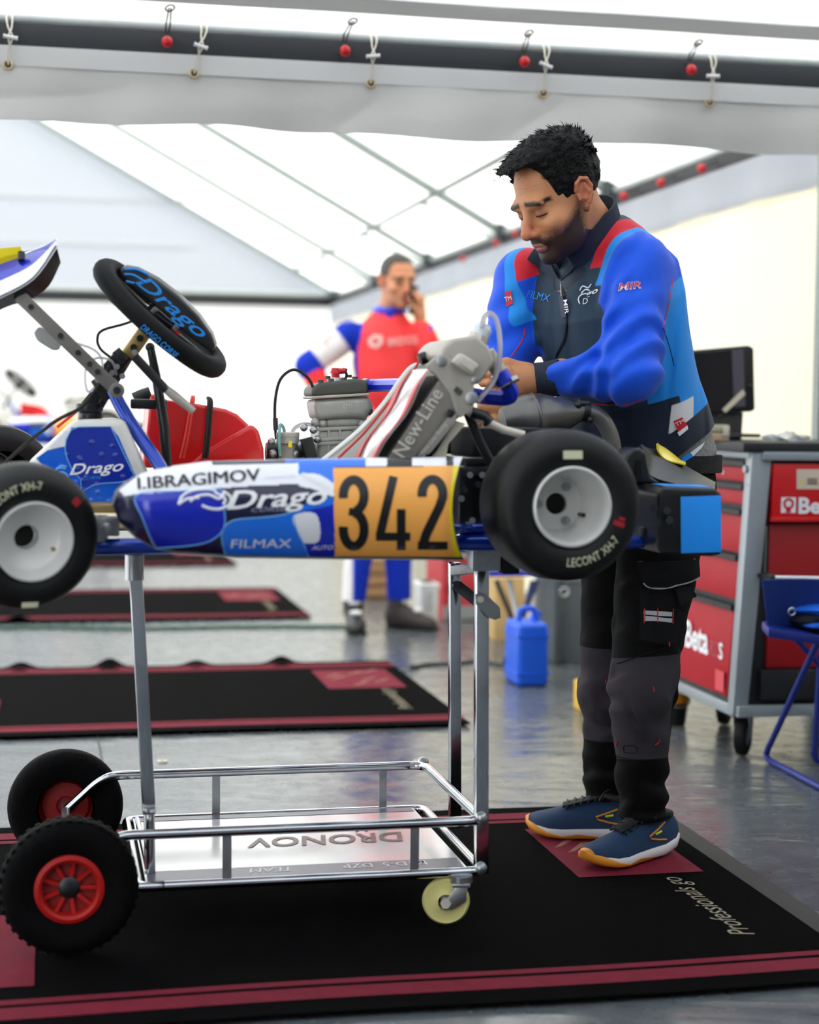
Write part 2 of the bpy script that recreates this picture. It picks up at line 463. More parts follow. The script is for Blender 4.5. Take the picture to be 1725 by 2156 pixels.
LB = ['red ball bungee leftmost on the front beam', 'red ball bungee second from left on the front beam', 'red ball bungee above the dark-haired mechanic on the front beam', 'red ball bungee rightmost on the front beam']
# awning over the camera side, its hem hooked to the beam
def aw(a, c):
    u = -6 + a * 11; return uv(u, -.12 - c * 6.5, 2.262 + c * .75 - .02 * math.sin(c * PI) - .01 * math.sin(u * 2.3) * math.sin(c * PI))
structure(MB().grid(aw, 40, 10, .004).build('ceiling_awning', canvas('awning_canvas', '#eff1f3', .6, .15, 3)), 'pale awning roof over the near side, hooked to the front beam')
def lip(a, c):
    u = -6 + a * 11; return uv(u, -.12 + .004 * math.sin(u * 7), 2.262 - c * .045)
structure(MB().grid(lip, 60, 2, .006).build('ceiling_awning_hem', canvas('awning_hem', '#b5b3ad', .12, .15, 4)), 'folded grey hem along the edge of the awning')
for h, bl, lb in zip(HK, BL, LB):
    o = fb(*bl, -.07)
    t = thing('ball_bungee', lb, 'bungee', o, group='red ball bungees on the front beam')
    MB().ball((0, 0, 0), .0165, 16, 12).build('ball', m_red, t)
    hk = fb(*h, -.135) - o
    rt = fb(bl[0] + 2, bl[1] - 36, -.04) - o
    for s in (-1, 1):
        MB().tube([hk + UU * (.003 * s), rt + UU * (.006 * s), rt * .6 + VV * .025 + UU * (.004 * s), VV * .02], .0024, 6).build('cord', m_cordk, t)
    MB().lathe([(.010, 0), (.013, .003), (.016, 0), (.013, -.003)], hk, (UU * .2 - ZZ * .9 - VV * .5), 16, True).build('ring', m_dsteel, t)
# red balls along the right eave, far
for k, (px, py, v) in enumerate(((1478, 355, 2.0), (1392, 385, 2.6), (1314, 413, 3.3), (1085, 492, 5.1), (1045, 512, 5.7), (975, 545, 6.6))):
    q = on_plane(px, py, uv(UR - .09, 0), UU)
    t = thing('ball_bungee', ['red ball bungee nearest to us on the right eave', 'red ball bungee second nearest on the right eave', 'red ball bungee on the right eave beside the mechanic\'s collar', 'blurred red ball on the eave left of the mechanic\'s chin', 'small blurred red ball on the far eave behind the mechanic', 'faint red ball on the far eave over the man on the phone'][k], 'bungee', q, group='red ball bungees on the right eave')
    MB().ball((0, 0, 0), .02, 12, 8).build('ball', m_red, t)
    MB().tube([(0, 0, 0), UU * .06 + ZZ * .03, UU * .09 + ZZ * .09], .003, 6).build('cord', m_cordk, t)
    q2 = q - VV * .25 - ZZ * .10 + UU * .03
    t = thing('eave_tie', 'small pale tie hanging below the right eave, %s' % ['nearest to us', 'second nearest to us', 'beside the mechanic\'s shoulder', 'behind the mechanic\'s chin', 'behind the mechanic\'s nose', 'farthest from us'][k], 'tie', q2, group='ties under the right eave')
    MB().tube([(0, 0, .05), (0, 0, -.02)], .004, 6).build('cord', m_cordk, t)
    MB().tube([VV * -.018, VV * .018], .006, 8).build('toggle', m_white, t)

# ================================================================== MATS
m_mat = mat('black_carpet', '#060607', 0.95, bump=0.25, bscale=400, var=0.25, vscale=30, spec=0.03)
m_matred = mat('red_print', '#6f142a', 0.85, var=0.12, vscale=25, spec=0.2)
m_mattext = mat('beige_print', '#8f8675', 0.85, spec=0.2)
m_mathaze = mat('worn_print', '#8e6658', 0.9, var=.2, vscale=30, spec=.2)
MW, ML = 1.43, 1.92
def make_mat(c, lab, rotz=AY, bumps=(), seed=0, marks=True):
    R = Matrix.Rotation(rotz, 3, 'Z')
    t = thing('pit_mat', lab, 'mat', c, R, 'pit mats')
    rnd = random.Random(seed)
    ph = [rnd.uniform(0, 6) for _ in range(4)]
    def wob(u, v):
        z = .0
        for (bu, bv, h) in bumps:
            z += h * math.exp(-((u - bu) / .045) ** 2 - ((v - bv) / .06) ** 2)
        return z
    def edge(u, v):
        return v + .006 * math.sin(u * 5 + ph[0]) * (1 if v < .7 else -1)
    MB().grid(lambda a, b: (-ML + a * ML, edge(-ML + a * ML, b * MW), .008 + wob(-ML + a * ML, b * MW)), 96, 24, .006).build('carpet', m_mat, t)
    def strip(v0, v1):
        MB().grid(lambda a, b: (-ML + .0 + a * ML, edge(-ML + a * ML, v0 + b * (v1 - v0)), .0150 + wob(-ML + a * ML, v0 + b * (v1 - v0))), 96, 2).build('red_stripe', m_matred, t)
    strip(.065, .125); strip(.14, .165)
    strip(MW - .125, MW - .065); strip(MW - .165, MW - .14)
    for (ua, ub, va, vb, sgn) in ((-.36, -.06, .75, 1.2, 1), (-ML + .06, -ML + .36, MW - 1.2, MW - .75, -1)):
        MB().add([(ua, va, .0152), (ub, va, .0152), (ub, vb, .0152), (ua, vb, .0152)], [(0, 1, 2, 3)]).build('red_patch', m_matred, t)
        if sgn > 0 and marks:
            b = MB()
            for k in range(7):
                y = va + .06 + k * .05; x = ua + .1 + .09 * math.sin(k * 1.3)
                b.add([(x, y, .0156), (x + .02, y + .01, .0156), (x + .09, y + .09, .0156), (x + .06, y + .085, .0156)], [(0, 1, 2, 3)])
            b.build('worn_emblem', m_mathaze, t)
    lettering('Professionals go', (-.135, .285, .0153), (0, 1, 0), (-1, 0, 0), .05, t, m_mattext, shear=.25, width=.43, th=.0004)
    lettering('Professionals go', (-ML + .135, MW - .285, .0153), (0, -1, 0), (1, 0, 0), .05, t, m_mattext, shear=.25, width=.43, th=.0004)
    return t
c1 = V3((.90, 3.146, 0))
make_mat(c1, 'black and red pit mat under the kart trolley, in front', seed=1)
def matc(px, py): q = floor_at(px, py); q.z = 0; return q
make_mat(matc(990, 1530), 'black and red pit mat second from the front, curled bumps on its far edge', bumps=((-.45, MW, .03), (-.8, MW, .02), (-1.15, MW, .035), (-1.5, MW, .025)), seed=2)
make_mat(matc(657, 1304), 'black and red pit mat third from the front, left of the phoning man', bumps=((-1.45, .02, .03),), seed=3)
make_mat(matc(500, 1192), 'dark pit mat farthest back, seen just under the kart', seed=4)
# dark rubber underlay peeping out at the right of the front mat
q = [floor_at(1400, 1748), floor_at(1668, 1922), floor_at(1640, 1932), floor_at(1360, 1752)]
R = Matrix.Rotation(AY, 3, 'Z')
ul = thing('rubber_underlay', 'thin dark grey rubber sheet peeping out from under the front mat', 'mat', c1 + UU * -.5 + VV * .8, R)
MB().box((.17, -.05, .003), (.80, 1.16, .006)).build('sheet', mat('grey_rubber', '#3a3836', .9, bump=.1), ul)

# unseen walls added behind and beside the camera to dim the near side
structure(MB().grid(lambda a, c: uv(-3.2 + a * 8.2, -6.6, c * 3.0), 4, 2, .01).build('wall_near', mat('near_wall_grey', '#8a8c90', .6)), 'unseen grey wall added behind the camera to dim the near side')
structure(MB().grid(lambda a, c: uv(3.4, -6.6 + a * 6.6, c * 2.9), 4, 2, .004).build('wall_near_right', canvas('dim_sheet', '#b5b2aa', .3)), 'unseen sheet added on the right to dim the near side')
structure(MB().grid(lambda a, c: uv(UR - .03 + a * 1.7, .66 - .64 * a, c * 2.3), 3, 2, .004).build('wall_front_right', MATS['dim_sheet']), 'sheet beside the tent front on the right')
structure(MB().grid(lambda a, c: uv(-6, -6.6 + a * 4.2, c * 2.9), 4, 2, .004).build('wall_near_left', canvas('left_sheet', '#a9a7a2', .2)), 'unseen sheet added on the left to dim the near side')  # unseen, put in to cut the light from the open left

# ================================================================== THE KART
KF, KLf = -UU, -VV                                     # kart forward, kart left (towards us)
KR = cols(KF, KLf, ZZ)
_wr = at(1206, 1067, 3.05)
KO = _wr - KLf * .6; KO.z = 0.0
def KL(px, py, y=0.0):
    """point of the kart, in its own axes, seen at a picture point on its plane y"""
    q = on_plane(px, py, KO + KLf * y, KLf) - KO
    return V3((q.dot(KF), q.dot(KLf), q.z))
def KP(y, *pts): return [KL(px, py, y) for px, py in pts]
def LV(v): v = V3(v); return V3((v.dot(KF), v.dot(KLf), v.z))      # world direction -> kart axes
VIEW = LV((0, 1, 0))

m_tyre = mat('tyre_rubber', '#0a0a0b', 0.48, bump=0.06, bscale=60, var=.15, vscale=12, spec=.35)
m_rim = mat('rim_magnesium', '#d4d2ce', 0.38, 0.15)
m_blue = mat('frame_blue', '#0a3cae', 0.25, 0.35, coat=.5)
m_pwhite = mat('gloss_white', '#eeeef4', 0.22, coat=.4)
m_pblue = mat('gloss_blue', '#1272ea', 0.22, coat=.4)
m_pdeep = mat('gloss_deep_blue', '#0b22b8', 0.22, coat=.4)
m_pnavy = mat('gloss_navy', '#10123a', 0.22, coat=.4)
m_porange = mat('plate_orange', '#ffb052', 0.4, coat=.1)
m_pyellow = mat('gloss_yellow', '#f4dc10', 0.3, coat=.3)
m_pblack = mat('gloss_black', '#0c0c0d', 0.3, coat=.2)
m_outline = mat('pale_blue_line', '#6fb2ee', 0.3)
m_sky = mat('bumper_blue', '#1a93f6', 0.4)
m_eng = mat('cast_aluminium', '#a3a19b', 0.45, 0.4, bump=.12, bscale=140, var=.1, vscale=30)
m_engd = mat('dark_cast', '#55544f', 0.5, 0.6, bump=.1, bscale=140)
m_rad = mat('radiator_alu', '#b3aca1', 0.42, 0.2, var=.08)
m_radl = mat('light_alu', '#d3ccbf', 0.4, 0.2)
m_hose = mat('blue_silicone', '#1130cf', 0.3, coat=.2)
m_seat = mat('white_fibreglass', '#f0f2e8', 0.3, coat=.3, var=.05)
m_redl = mat('red_cord', '#dd2f26', 0.5)
m_airbox = mat('red_gloss_plastic', '#e0171a', 0.25, coat=.4)
m_exh = mat('exhaust_steel', '#6b6966', 0.3, 0.7, var=.25, vscale=10, bump=.04, bscale=20)
m_clear = mat('clear_hose', '#d8d4dc', 0.2, trans=.4, alpha=.75)
m_gold = mat('gold_anodised', '#b59b62', 0.35, 0.6)
m_tank = mat('milky_plastic', '#dcd9d2', 0.35, bump=.03)
m_text_w = mat('white_print', '#f2f2f4', 0.4)
m_text_k = mat('black_print', '#0b0b0c', 0.45)
m_text_tyre = mat('tyre_lettering', '#c9c8a8', 0.7)
m_text_b = mat('blue_print', '#1d8fe8', 0.4)
m_rdot = mat('red_chalk', '#a31220', 0.8)

kart = thing('racing_kart', 'blue and white racing kart with orange race number, raised on a chrome trolley', 'kart', KO, KR)

# ---- wheels
def wheel(name, C, ax, R, hw, rr, hub_d, lab, txt=None, spot=None, ta=None, shallow=False):
    """C centre of the outer face, ax outward axis (kart axes)"""
    ax = V3(ax).normalized()
    wt = bpy.data.objects.new(name, None); link(wt, kart); wt['label'] = lab; wt.location = C
    x, y, z = frame_from(ax)
    H = hw * 2
    tyre = [(rr * .97, -.010), (rr * 1.06, -.004), (R * .72, .0), (R * .86, -.004), (R * .945, -.016), (R * .985, -.032), (R, -H * .35), (R, -H * .65), (R * .985, -H + .032), (R * .945, -H + .016), (R * .72, -H), (rr * 1.0, -H + .006)]
    t = MB().lathe(tyre, (0, 0, 0), ax, 72).build('tyre', m_tyre, wt, smooth=50)
    if shallow:
        prof = [(rr * .985, -.012), (rr * 1.0, .002), (rr * .95, .003), (rr * .91, -.004), (rr * .86, -.016), (rr * .80, -.026), (rr * .72, -.03), (.03, -hub_d + .012), (.022, -hub_d + .01), (.022, -hub_d - .02)]
    else:
        prof = [(rr * .985, -.012), (rr * 1.0, .002), (rr * .95, .004), (rr * .905, -.002), (rr * .87, -.016), (rr * .84, -.05), (rr * .80, -.06), (rr * .74, -.066), (rr * .72, -hub_d + .01), (rr * .66, -hub_d), (.02, -hub_d), (.02, -hub_d - .03)]
    MB().lathe(prof, (0, 0, 0), ax, 64).build('rim', m_rim, wt, smooth=35)
    MB().lathe([(0, -hub_d - .012), (.021, -hub_d - .012)], (0, 0, 0), ax, 24).build('hub_bore', mat('bore_black', '#050505', .8), wt)
    for k in range(3):
        an = math.radians(60 + 120 * k + (25 if shallow else 0)); q = (x * math.cos(an) + y * math.sin(an)) * .036
        bo = MB().cyl(q - ax * (hub_d + .002), q - ax * (hub_d - .006), .0085, seg=14)
        bo.cyl(q - ax * (hub_d - .006), q - ax * (hub_d - .011), .0048, seg=6)
        bo.build('wheel_bolt', m_steel, wt)
    MB().cyl(x * .045 - y * .02 - ax * hub_d, x * .045 - y * .02 - ax * (hub_d - .025), .004, seg=10).build('valve', m_gold if shallow else m_blackpl, wt)
    # lettering on the side wall, bent round the wheel
    def ring(rad, a0, sgn=1):
        def fn(u, v):
            a = a0 + sgn * u / rad; r2 = rad + sgn * -v if sgn > 0 else rad + v
            r2 = rad - v if sgn > 0 else rad + v
            w = (r2 - R * .72) / (R * .14); dz = .0012 - (max(0, w) * .004)
            return (x * math.cos(a) + y * math.sin(a)) * r2 + ax * dz
        return fn
    return wt, x, y, ring
# rear near
RH = .139
wt, wx, wy, ring = wheel('rear_wheel', KL(1206, 1067, .6), (0, 1, 0), RH, .085, .073, .10, 'near rear wheel with white rim')
def px_ang(wx, wy, dx, dy):      # angle of a picture offset in the wheel's own x, y
    d = V3((-dx, 0, -dy)); return math.atan2(d.dot(wy), d.dot(wx))
def tyre_text(txt, wt, wx, wy, ax, C, a_mid, rad, h, width, outward, mt=m_text_tyre, R=RH):
    """a_mid: picture angle (deg, clockwise from right, y down) of the middle of the text"""
    N = V3(ax).normalized()
    vs, fs, wd = text2d(txt, h / .7, 0, .01); k = width / wd; pts = []
    ex = LV(_r); ex = (ex - N * ex.dot(N)).normalized(); ey = N.cross(ex)
    if ey.z < 0: ey = -ey
    for (u, v) in vs:
        u = u * k - width / 2
        if outward: a = math.radians(-a_mid) - u / rad; r2 = rad + v
        else: a = math.radians(-a_mid) + u / rad; r2 = rad - v
        wv = max(0.0, (r2 - R * .72) / (R * .14)); dz = .0012 - min(wv, 1.2) * .004
        pts.append((ex * math.cos(a) + ey * math.sin(a)) * r2 + N * dz)
    me = bpy.data.meshes.new('tyre_lettering'); me.from_pydata([tuple(p) for p in pts], [], fs); me.materials.append(mt)
    return link(bpy.data.objects.new('tyre_lettering', me), wt)
tyre_text('LECONT XH-7', wt, wx, wy, (0, 1, 0), None, 65, .108, .016, .115, False)
def tyre_patch(wt, ax, a, rad, w, h, mt, R=RH):
    N = V3(ax).normalized(); ex = LV(_r); ex = (ex - N * ex.dot(N)).normalized(); ey = N.cross(ex)
    if ey.z < 0: ey = -ey
    a = math.radians(-a); c = ex * math.cos(a) + ey * math.sin(a); tdir = -ex * math.sin(a) + ey * math.cos(a)
    wv = max(0.0, (rad - R * .72) / (R * .14))
    q = c * rad + N * (.0014 - min(wv, 1.2) * .004)
    return MB().add([q - tdir * w / 2 - c * h / 2, q + tdir * w / 2 - c * h / 2, q + tdir * w / 2 + c * h / 2 - N * .0012, q - tdir * w / 2 + c * h / 2 - N * .0012], [(0, 1, 2, 3)]).build('tyre_marking', mt, wt, smooth=0)
tyre_patch(wt, (0, 1, 0), -90, .093, .036, .015, m_text_tyre)
tyre_patch(wt, (0, 1, 0), 20, .093, .009, .022, m_rdot)
tyre_patch(wt, (0, 1, 0), 14, .096, .006, .012, m_rdot)
RS = wt
# far rear: the same wheel turned round
wf = copy_tree(wt, kart); c0 = KL(1206, 1067, .6); wf.location = (c0.x, -.6, c0.z); wf.rotation_euler = (0, 0, PI); wf['label'] = 'far rear wheel behind the near one'
for ch in list(wf.children):
    if ch.name.startswith('tyre_') : bpy.data.objects.remove(ch)
# front near, steered to the left
st = math.radians(31); cb = math.radians(7)
axw = V3((math.sin(st) * math.cos(cb), -math.cos(st) * math.cos(cb), -math.sin(cb)))
axf = LV(axw)
FRC = KL(72, 1141, .50)
wt, wx, wy, ring = wheel('front_wheel', FRC, axf, .129, .062, .071, .052, 'near front wheel steered towards us', shallow=True)
tyre_text('LECONT XH-7', wt, wx, wy, axf, None, -110, .092, .014, .10, True, R=.129)
tyre_patch(wt, axf, 96, .113, .03, .010, m_text_tyre, R=.129)
tyre_patch(wt, axf, -38, .100, .014, .016, m_rdot, R=.129)
wt2, *_ = wheel('front_wheel', KL(-25, 1012, -.5), LV(V3((-math.sin(st), math.cos(st), 0))), .129, .062, .071, .052, 'far front wheel behind the fuel tank', shallow=True)
# axle and stub axles
c0 = KL(1206, 1067, .6)
MB().cyl((c0.x, .47, c0.z), (c0.x, -.47, c0.z), .02, seg=20).build('rear_axle', m_steel, kart)
MB().tube([FRC - axf * .07, FRC - axf * .14, KL(205, 1115, .30)], .011, 10).build('stub_axle', m_steel, kart)
kn = MB().cyl(KL(205, 1085, .30), KL(205, 1140, .30), .02, seg=14); kn.box(KL(222, 1108, .30), (.05, .04, .035)); kn.cyl(KL(225, 1112, .32), KL(225, 1112, .36), .010, seg=10)
kn.build('steering_knuckle', m_steel, kart, bevel=.003)
MB().tube([KL(215, 1095, .28), KL(120, 1075, -.1), KL(60, 1060, -.45)], .007, 8).build('tie_rod', m_steel, kart)

# ---- tubular frame, floor tray
fr = MB()
zr = KL(700, 1142, .33).z
rail = [KL(60, 1160, .24), KL(200, 1152, .30), KL(700, 1146, .33), KL(1330, 1140, .33)]
fr.tube(crv(rail, 6), .0155, 12)
fr.tube(crv([V3((p.x, -p.y, p.z)) for p in rail], 6), .0155, 12)
for x in (-.12, .28, .62, .98): fr.tube([(x, -.32, zr + .002), (x, .32, zr + .002)], .014, 10)
fr.tube(fillet([KL(1030, 1112, .33), KL(985, 1112, .33), KL(960, 1112, .45), KL(420, 1112, .45), KL(400, 1112, .33)], .04), .01, 10)
fr.tube([KL(970, 1122, .3), KL(1240, 1118, .3)], .011, 10)
fr.tube(crv([KL(238, 822, .04), KL(262, 870, .06), KL(305, 935, .10), KL(345, 1000, .14), KL(360, 1100, .2)], 5), .0135, 12)
fr.tube(crv([KL(238, 822, .0), KL(262, 870, -.04), KL(305, 935, -.08), KL(345, 1000, -.14), KL(360, 1100, -.2)], 5), .0135, 12)
fr.build('tube_frame', m_blue, kart)
tp = KP(.0, (175, 1072), (660, 1075))
MB().box(((tp[0].x + tp[1].x) / 2, 0, (tp[0].z + tp[1].z) / 2 - .02), (abs(tp[0].x - tp[1].x), .5, .004)).build('floor_tray', m_gold, kart)
MB().box(KL(205, 1071, .26), (.09, .02, .016)).build('tray_edge', m_gold, kart, bevel=.002)

# ---- fuel tank under the steering column
def poly_slab(pts, y0, y1, bevel=.02):
    a = KP(y0, *pts); return MB().prism(a, (0, y1 - y0, 0))
tank = poly_slab([(52, 985), (160, 884), (262, 881), (322, 1015), (305, 1068), (130, 1066)], .12, -.14).build('fuel_tank', m_tank, kart, bevel=.016, bseg=3)
def decal(pts, y, name, mt, parent, th=.0012):
    return MB().prism(KP(y, *pts), (0, th, 0)).build(name, mt, parent, smooth=0)
def m_bubbled(name, col):
    m = mat(name, col, .2, coat=.5).copy(); t = m.node_tree; b = t.nodes['Principled BSDF']
    tc = t.nodes.new('ShaderNodeTexCoord'); v = t.nodes.new('ShaderNodeTexVoronoi'); v.inputs['Scale'].default_value = 55
    r = t.nodes.new('ShaderNodeMapRange'); r.inputs['From Min'].default_value = .0; r.inputs['From Max'].default_value = .35; r.inputs['To Min'].default_value = 1; r.inputs['To Max'].default_value = 0
    bp = t.nodes.new('ShaderNodeBump'); bp.inputs['Strength'].default_value = .7; bp.inputs['Distance'].default_value = .006
    t.links.new(tc.outputs['Object'], v.inputs['Vector']); t.links.new(v.outputs['Distance'], r.inputs['Value']); t.links.new(r.outputs['Result'], bp.inputs['Height']); t.links.new(bp.outputs['Normal'], b.inputs['Normal'])
    return m
mb1, mb2 = m_bubbled('bubbled_blue', '#0f5fd6'), m_bubbled('bubbled_deep', '#0a2ba2')
decal([(76, 965), (100, 948), (140, 940), (150, 900), (232, 898), (250, 920), (285, 1002), (300, 1012), (300, 1040), (292, 1057), (150, 1056), (120, 1010)], .1215, 'sticker', mb1, tank)
dk = [(137, 945), (139, 925), (150, 905), (165, 899), (233, 898), (282, 1000), (270, 1012), (250, 1016), (215, 1018), (195, 1022), (172, 1036), (170, 1010), (150, 985), (141, 965)]
decal(dk, .123, 'sticker_field', mb2, tank)
MB().tube(KP(.1245, *(dk + dk[:1])), .0012, 5).build('sticker_outline', m_outline, tank)
decal([(100, 945), (140, 905), (146, 915), (136, 940)], .123, 'sticker_patch', m_pwhite, tank)
lettering('Drago', KL(146, 1000, .1246), KL(246, 992, .1246) - KL(146, 1000, .1246), (0, 0, 1), .021, tank, m_text_w, shear=.35, bold=.012, width=.105, th=.0012)
lettering('CORSE', KL(172, 1011, .1246), KL(246, 1003, .1246) - KL(146, 1011, .1246), (0, 0, 1), .006, tank, m_text_b, shear=.3, width=.04, th=.0012)
def swirl(c, s, y, parent, mt, r=.0022):
    for pts in ([(-.9, .5), (-.6, -.2), (0, -.55), (.6, -.5)], [(-.55, .35), (-.2, -.1), (.3, -.2), (.75, .1), (.8, .55), (.4, .8)], [(-.3, -.5), (.2, -.75), (.7, -.7)], [(.0, .75), (.5, .8), (.9, .4)]):
        MB().tube(crv(KP(y, *[(c[0] + a * s, c[1] + b * s) for a, b in pts]), 5), r, 6).build('dragon_stroke', mt, parent)
swirl((125, 998), 22, .124, tank, m_outline, .0018)
cp = KL(190, 872, 0); MB().cyl(KL(190, 884, 0), KL(190, 868, 0), .024, seg=24).cyl(KL(188, 868, 0), KL(188, 849, 0), .028, .027, seg=24).build('tank_cap', m_blackpl, tank, bevel=.004)

# ---- front panel on its bracket
pn = bpy.data.objects.new('front_panel', None); link(pn, kart); pn['label'] = 'blue, white and yellow front panel with black back'
Tc = crv(KP(-.04, (-170, 605), (-70, 556), (0, 540), (60, 530), (118, 516)), 5)
Nc = crv(KP(.13, (-170, 700), (-70, 656), (0, 626), (70, 586), (119, 518)), 5)
Bc = crv(KP(.08, (-170, 735), (-60, 682), (10, 648), (92, 614), (128, 553)), 5)
n = len(Tc)
def band(A, Bq, b0, b1, bulge, mt, name):
    def fn(a, c):
        i = min(int(round(a * (n - 1))), n - 1); t = b0 + (b1 - b0) * c
        return A[i].lerp(Bq[i], t) + V3((0, .0, 1)) * bulge * math.sin(PI * t) * math.sin(PI * min(1, .3 + .7 * (1 - a)))
    MB().grid(fn, n - 1, 4, .003).build(name, mt, pn)
band(Tc, Nc, 0, .34, .02, m_pwhite, 'white_band'); band(Tc, Nc, .34, .76, .02, m_pdeep, 'blue_band'); band(Tc, Nc, .76, 1, .02, m_pwhite, 'white_edge')
band(Nc, Bc, 0, 1, 0, m_blackpl, 'black_back'); band(Bc, Tc, 0, 1, -.01, m_blackpl, 'back_shell')
MB().prism(KP(.03, (-60, 562), (0, 536), (44, 532), (46, 545), (10, 553), (-60, 585)), (0, .004, .012)).build('yellow_patch', m_pyellow, pn, smooth=0)
MB().cyl(KL(45, 549, .06), KL(45, 532, .05), .007, seg=10).build('panel_clip', m_blackpl, pn)
br = MB(); a, c = KL(40, 622, .10), KL(246, 822, .10)
br.bar(a, c, .026, .008, (0, 1, 0)); br.cyl(c + V3((0, -.004, 0)), c + V3((0, .006, 0)), .015, seg=20)
ob = br.build('panel_bracket', mat('bracket_grey', '#75716b', .4, .3, var=.1), kart, bevel=.002)
for t in (.12, .42, .6, .72, .8, 1.0): q = a.lerp(c, t); MB().cyl(q + V3((0, .003, 0)), q + V3((0, .008, 0)), .0075 if t == 1 else .0055, seg=12).build('bracket_bolt', m_dsteel, ob)
MB().prism(KP(.07, (70, 700), (82, 686), (132, 712), (126, 735), (112, 737), (78, 716)), (0, -.05, 0)).build('panel_stop', mat('milky_grey', '#b4b3b1', .35, trans=.2), kart, bevel=.006)

# ---- steering
MB().tube([KL(120, 1000, 0), KL(300, 700, 0)], .011, 12).build('steering_column', m_dsteel, kart)
sb = MB(); sb.bar(KL(222, 790, .01), KL(262, 745, .01), .035, .03, (0, 1, 0)); sb.bar(KL(205, 825, .02), KL(245, 800, .02), .05, .03, (0, 1, 0)); sb.cyl(KL(243, 737, .06), KL(262, 760, .06), .010, seg=12); sb.bar(KL(180, 860, .0), KL(225, 805, .0), .028, .02, (0, 1, 0))
sb.build('column_clamps', m_blackpl, kart, bevel=.004)
MB().bar(KL(268, 750, .01), KL(322, 675, .01), .03, .026, (0, 1, 0)).build('hub_extension', m_gold, kart, bevel=.004)
for t in (.25, .5, .75): q = KL(268, 750, .03).lerp(KL(322, 675, .03), t); MB().cyl(q - V3((0, .006, 0)), q, .007, seg=10).build('hub_slot', m_blackpl, kart)
for (px, py) in ((236, 785), (283, 742), (246, 772), (205, 800), (258, 792)): MB().cyl(KL(px, py, .035), KL(px, py, .045), .006, seg=10).build('clamp_bolt', m_steel, kart)
sw = bpy.data.objects.new('steering_wheel', None); link(sw, kart); sw['label'] = 'black steering wheel with blue lettering'
SWC = KL(338, 670, 0); sw.location = SWC
e1 = (KL(470, 785, 0) - KL(206, 556, 0)); RW = e1.length / 2 - .02; e1.normalize()
n0 = V3((0, 1, 0)).cross(e1); n0 = n0 if n0.z > 0 else -n0
be = math.radians(15); nn = (n0 * math.cos(be) + V3((0, 1, 0)) * math.sin(be)).normalized(); e2 = nn.cross(e1)
if e2.y > 0: e2 = -e2                                    # e2 points away from us
def swp(a, r=1.0, h=0.0):
    c, s = math.cos(a), math.sin(a)
    fl = .82 if s < 0 else 1.0
    return e1 * (RW * c * r) + e2 * (RW * s * r * (.9 if s > 0 else .95)) + nn * h
MB().tube([swp(2 * PI * k / 48) for k in range(48)], [.019 + .004 * abs(math.cos(2 * PI * k / 48)) ** 3 for k in range(48)], 14, closed=True).build('rim_grip', mat('grip_suede', '#0b0c0e', .7, bump=.1, bscale=200, spec=.25), sw)
pl = MB()
for a in (.05, PI * .5, PI * .95, PI * 1.5):
    pl.bar(V3((0, 0, 0)) - nn * .004, swp(a, .92), .026, .006, nn)
pl.cyl(-nn * .012, nn * .008, .034, seg=24)
pl.build('spoke_plate', mat('black_anodised', '#1c1d20', .35, .6), sw, bevel=.002)
pc = n0 * .016 - e2 * .006
arch = [pc + e1 * (.125 * a) + n0 * h for a, h in ((-1, .0), (-.98, .014), (-.8, .028), (-.45, .039), (0, .043), (.45, .039), (.8, .028), (.98, .014), (1, .0), (.6, -.004), (-.6, -.004))]
MB().prism(arch, e2 * .05).build('display_pad', m_blackpl, sw, bevel=.006, bseg=3)
nr = -e2
lettering('Drago', pc + e1 * -.085 + n0 * .006 - e2 * .001, e1, n0, .027, sw, m_text_b, shear=.35, bold=.012, width=.175, th=.0)
for pts in ([(-.118, .012), (-.10, .028), (-.075, .036)], [(-.112, .004), (-.095, .016), (-.07, .02)], [(-.10, -.004), (-.085, .004)]):
    MB().tube(crv([pc + e1 * a + n0 * b2 - e2 * .001 for a, b2 in pts], 4), .0028, 6).build('dragon_stroke', m_text_b, sw)
MB().bar(pc + e1 * -.02 - n0 * .014 - e2 * .002, pc + e1 * .05 - n0 * .014 - e2 * .002, .008, .006).build('red_strip', m_red, sw)
lettering('DRAGO CORSE', (0, 0, 0), (1, 0, 0), (0, 1, 0), .012, sw, m_text_b, shear=.2, width=.09, fn=lambda u, v: e1 * (-.02 + u) - e2 * (RW * .95 + .021) + n0 * (-.012 + v))
for (a, r) in ((-.03, .02), (.035, -.02), (-.02, -.03), (.03, .03)): q = e1 * a + e2 * r; MB().cyl(q + nn * .004, q + nn * .014, .006, seg=8).build('hub_bolt', m_steel, sw)

# levers and cables
MB().tube([KL(317, 732, .05), KL(330, 800, .05), KL(346, 900, .05), KL(352, 985, .05)], [.008, .0095, .0105, .0105], 12).build('clutch_lever', m_blackpl, kart)
MB().ball(KL(316, 731, .05), .0095, 12, 8).build('lever_knob', m_blackpl, kart)
MB().tube([KL(283, 750, .09), KL(350, 822, .09)], .0095, 10).build('gear_lever', m_blackpl, kart)
MB().tube([KL(345, 815, .09), KL(365, 832, .09), KL(408, 866, .09)], [.008, .010, .0075], 10).build('gear_lever_grip', m_rad, kart)
MB().bar(KL(275, 850, .02), KL(352, 852, .02), .02, .022, (0, 1, 0)).build('lever_bracket', m_blackpl, kart, bevel=.004)
def cable(pts, y, r, mt, name='cable', parent=None):
    P = [KL(p[0], p[1], p[2] if len(p) > 2 else y) for p in pts]
    return MB().tube(crv(P, 6), r, 8).build(name, mt, parent or kart)
cable([(300, 668), (262, 682), (215, 696), (205, 715), (212, 735), (232, 752)], .02, .0028, m_cordk)
cable([(232, 770), (180, 850), (120, 885), (60, 930), (10, 975)], .05, .0036, m_cordk)
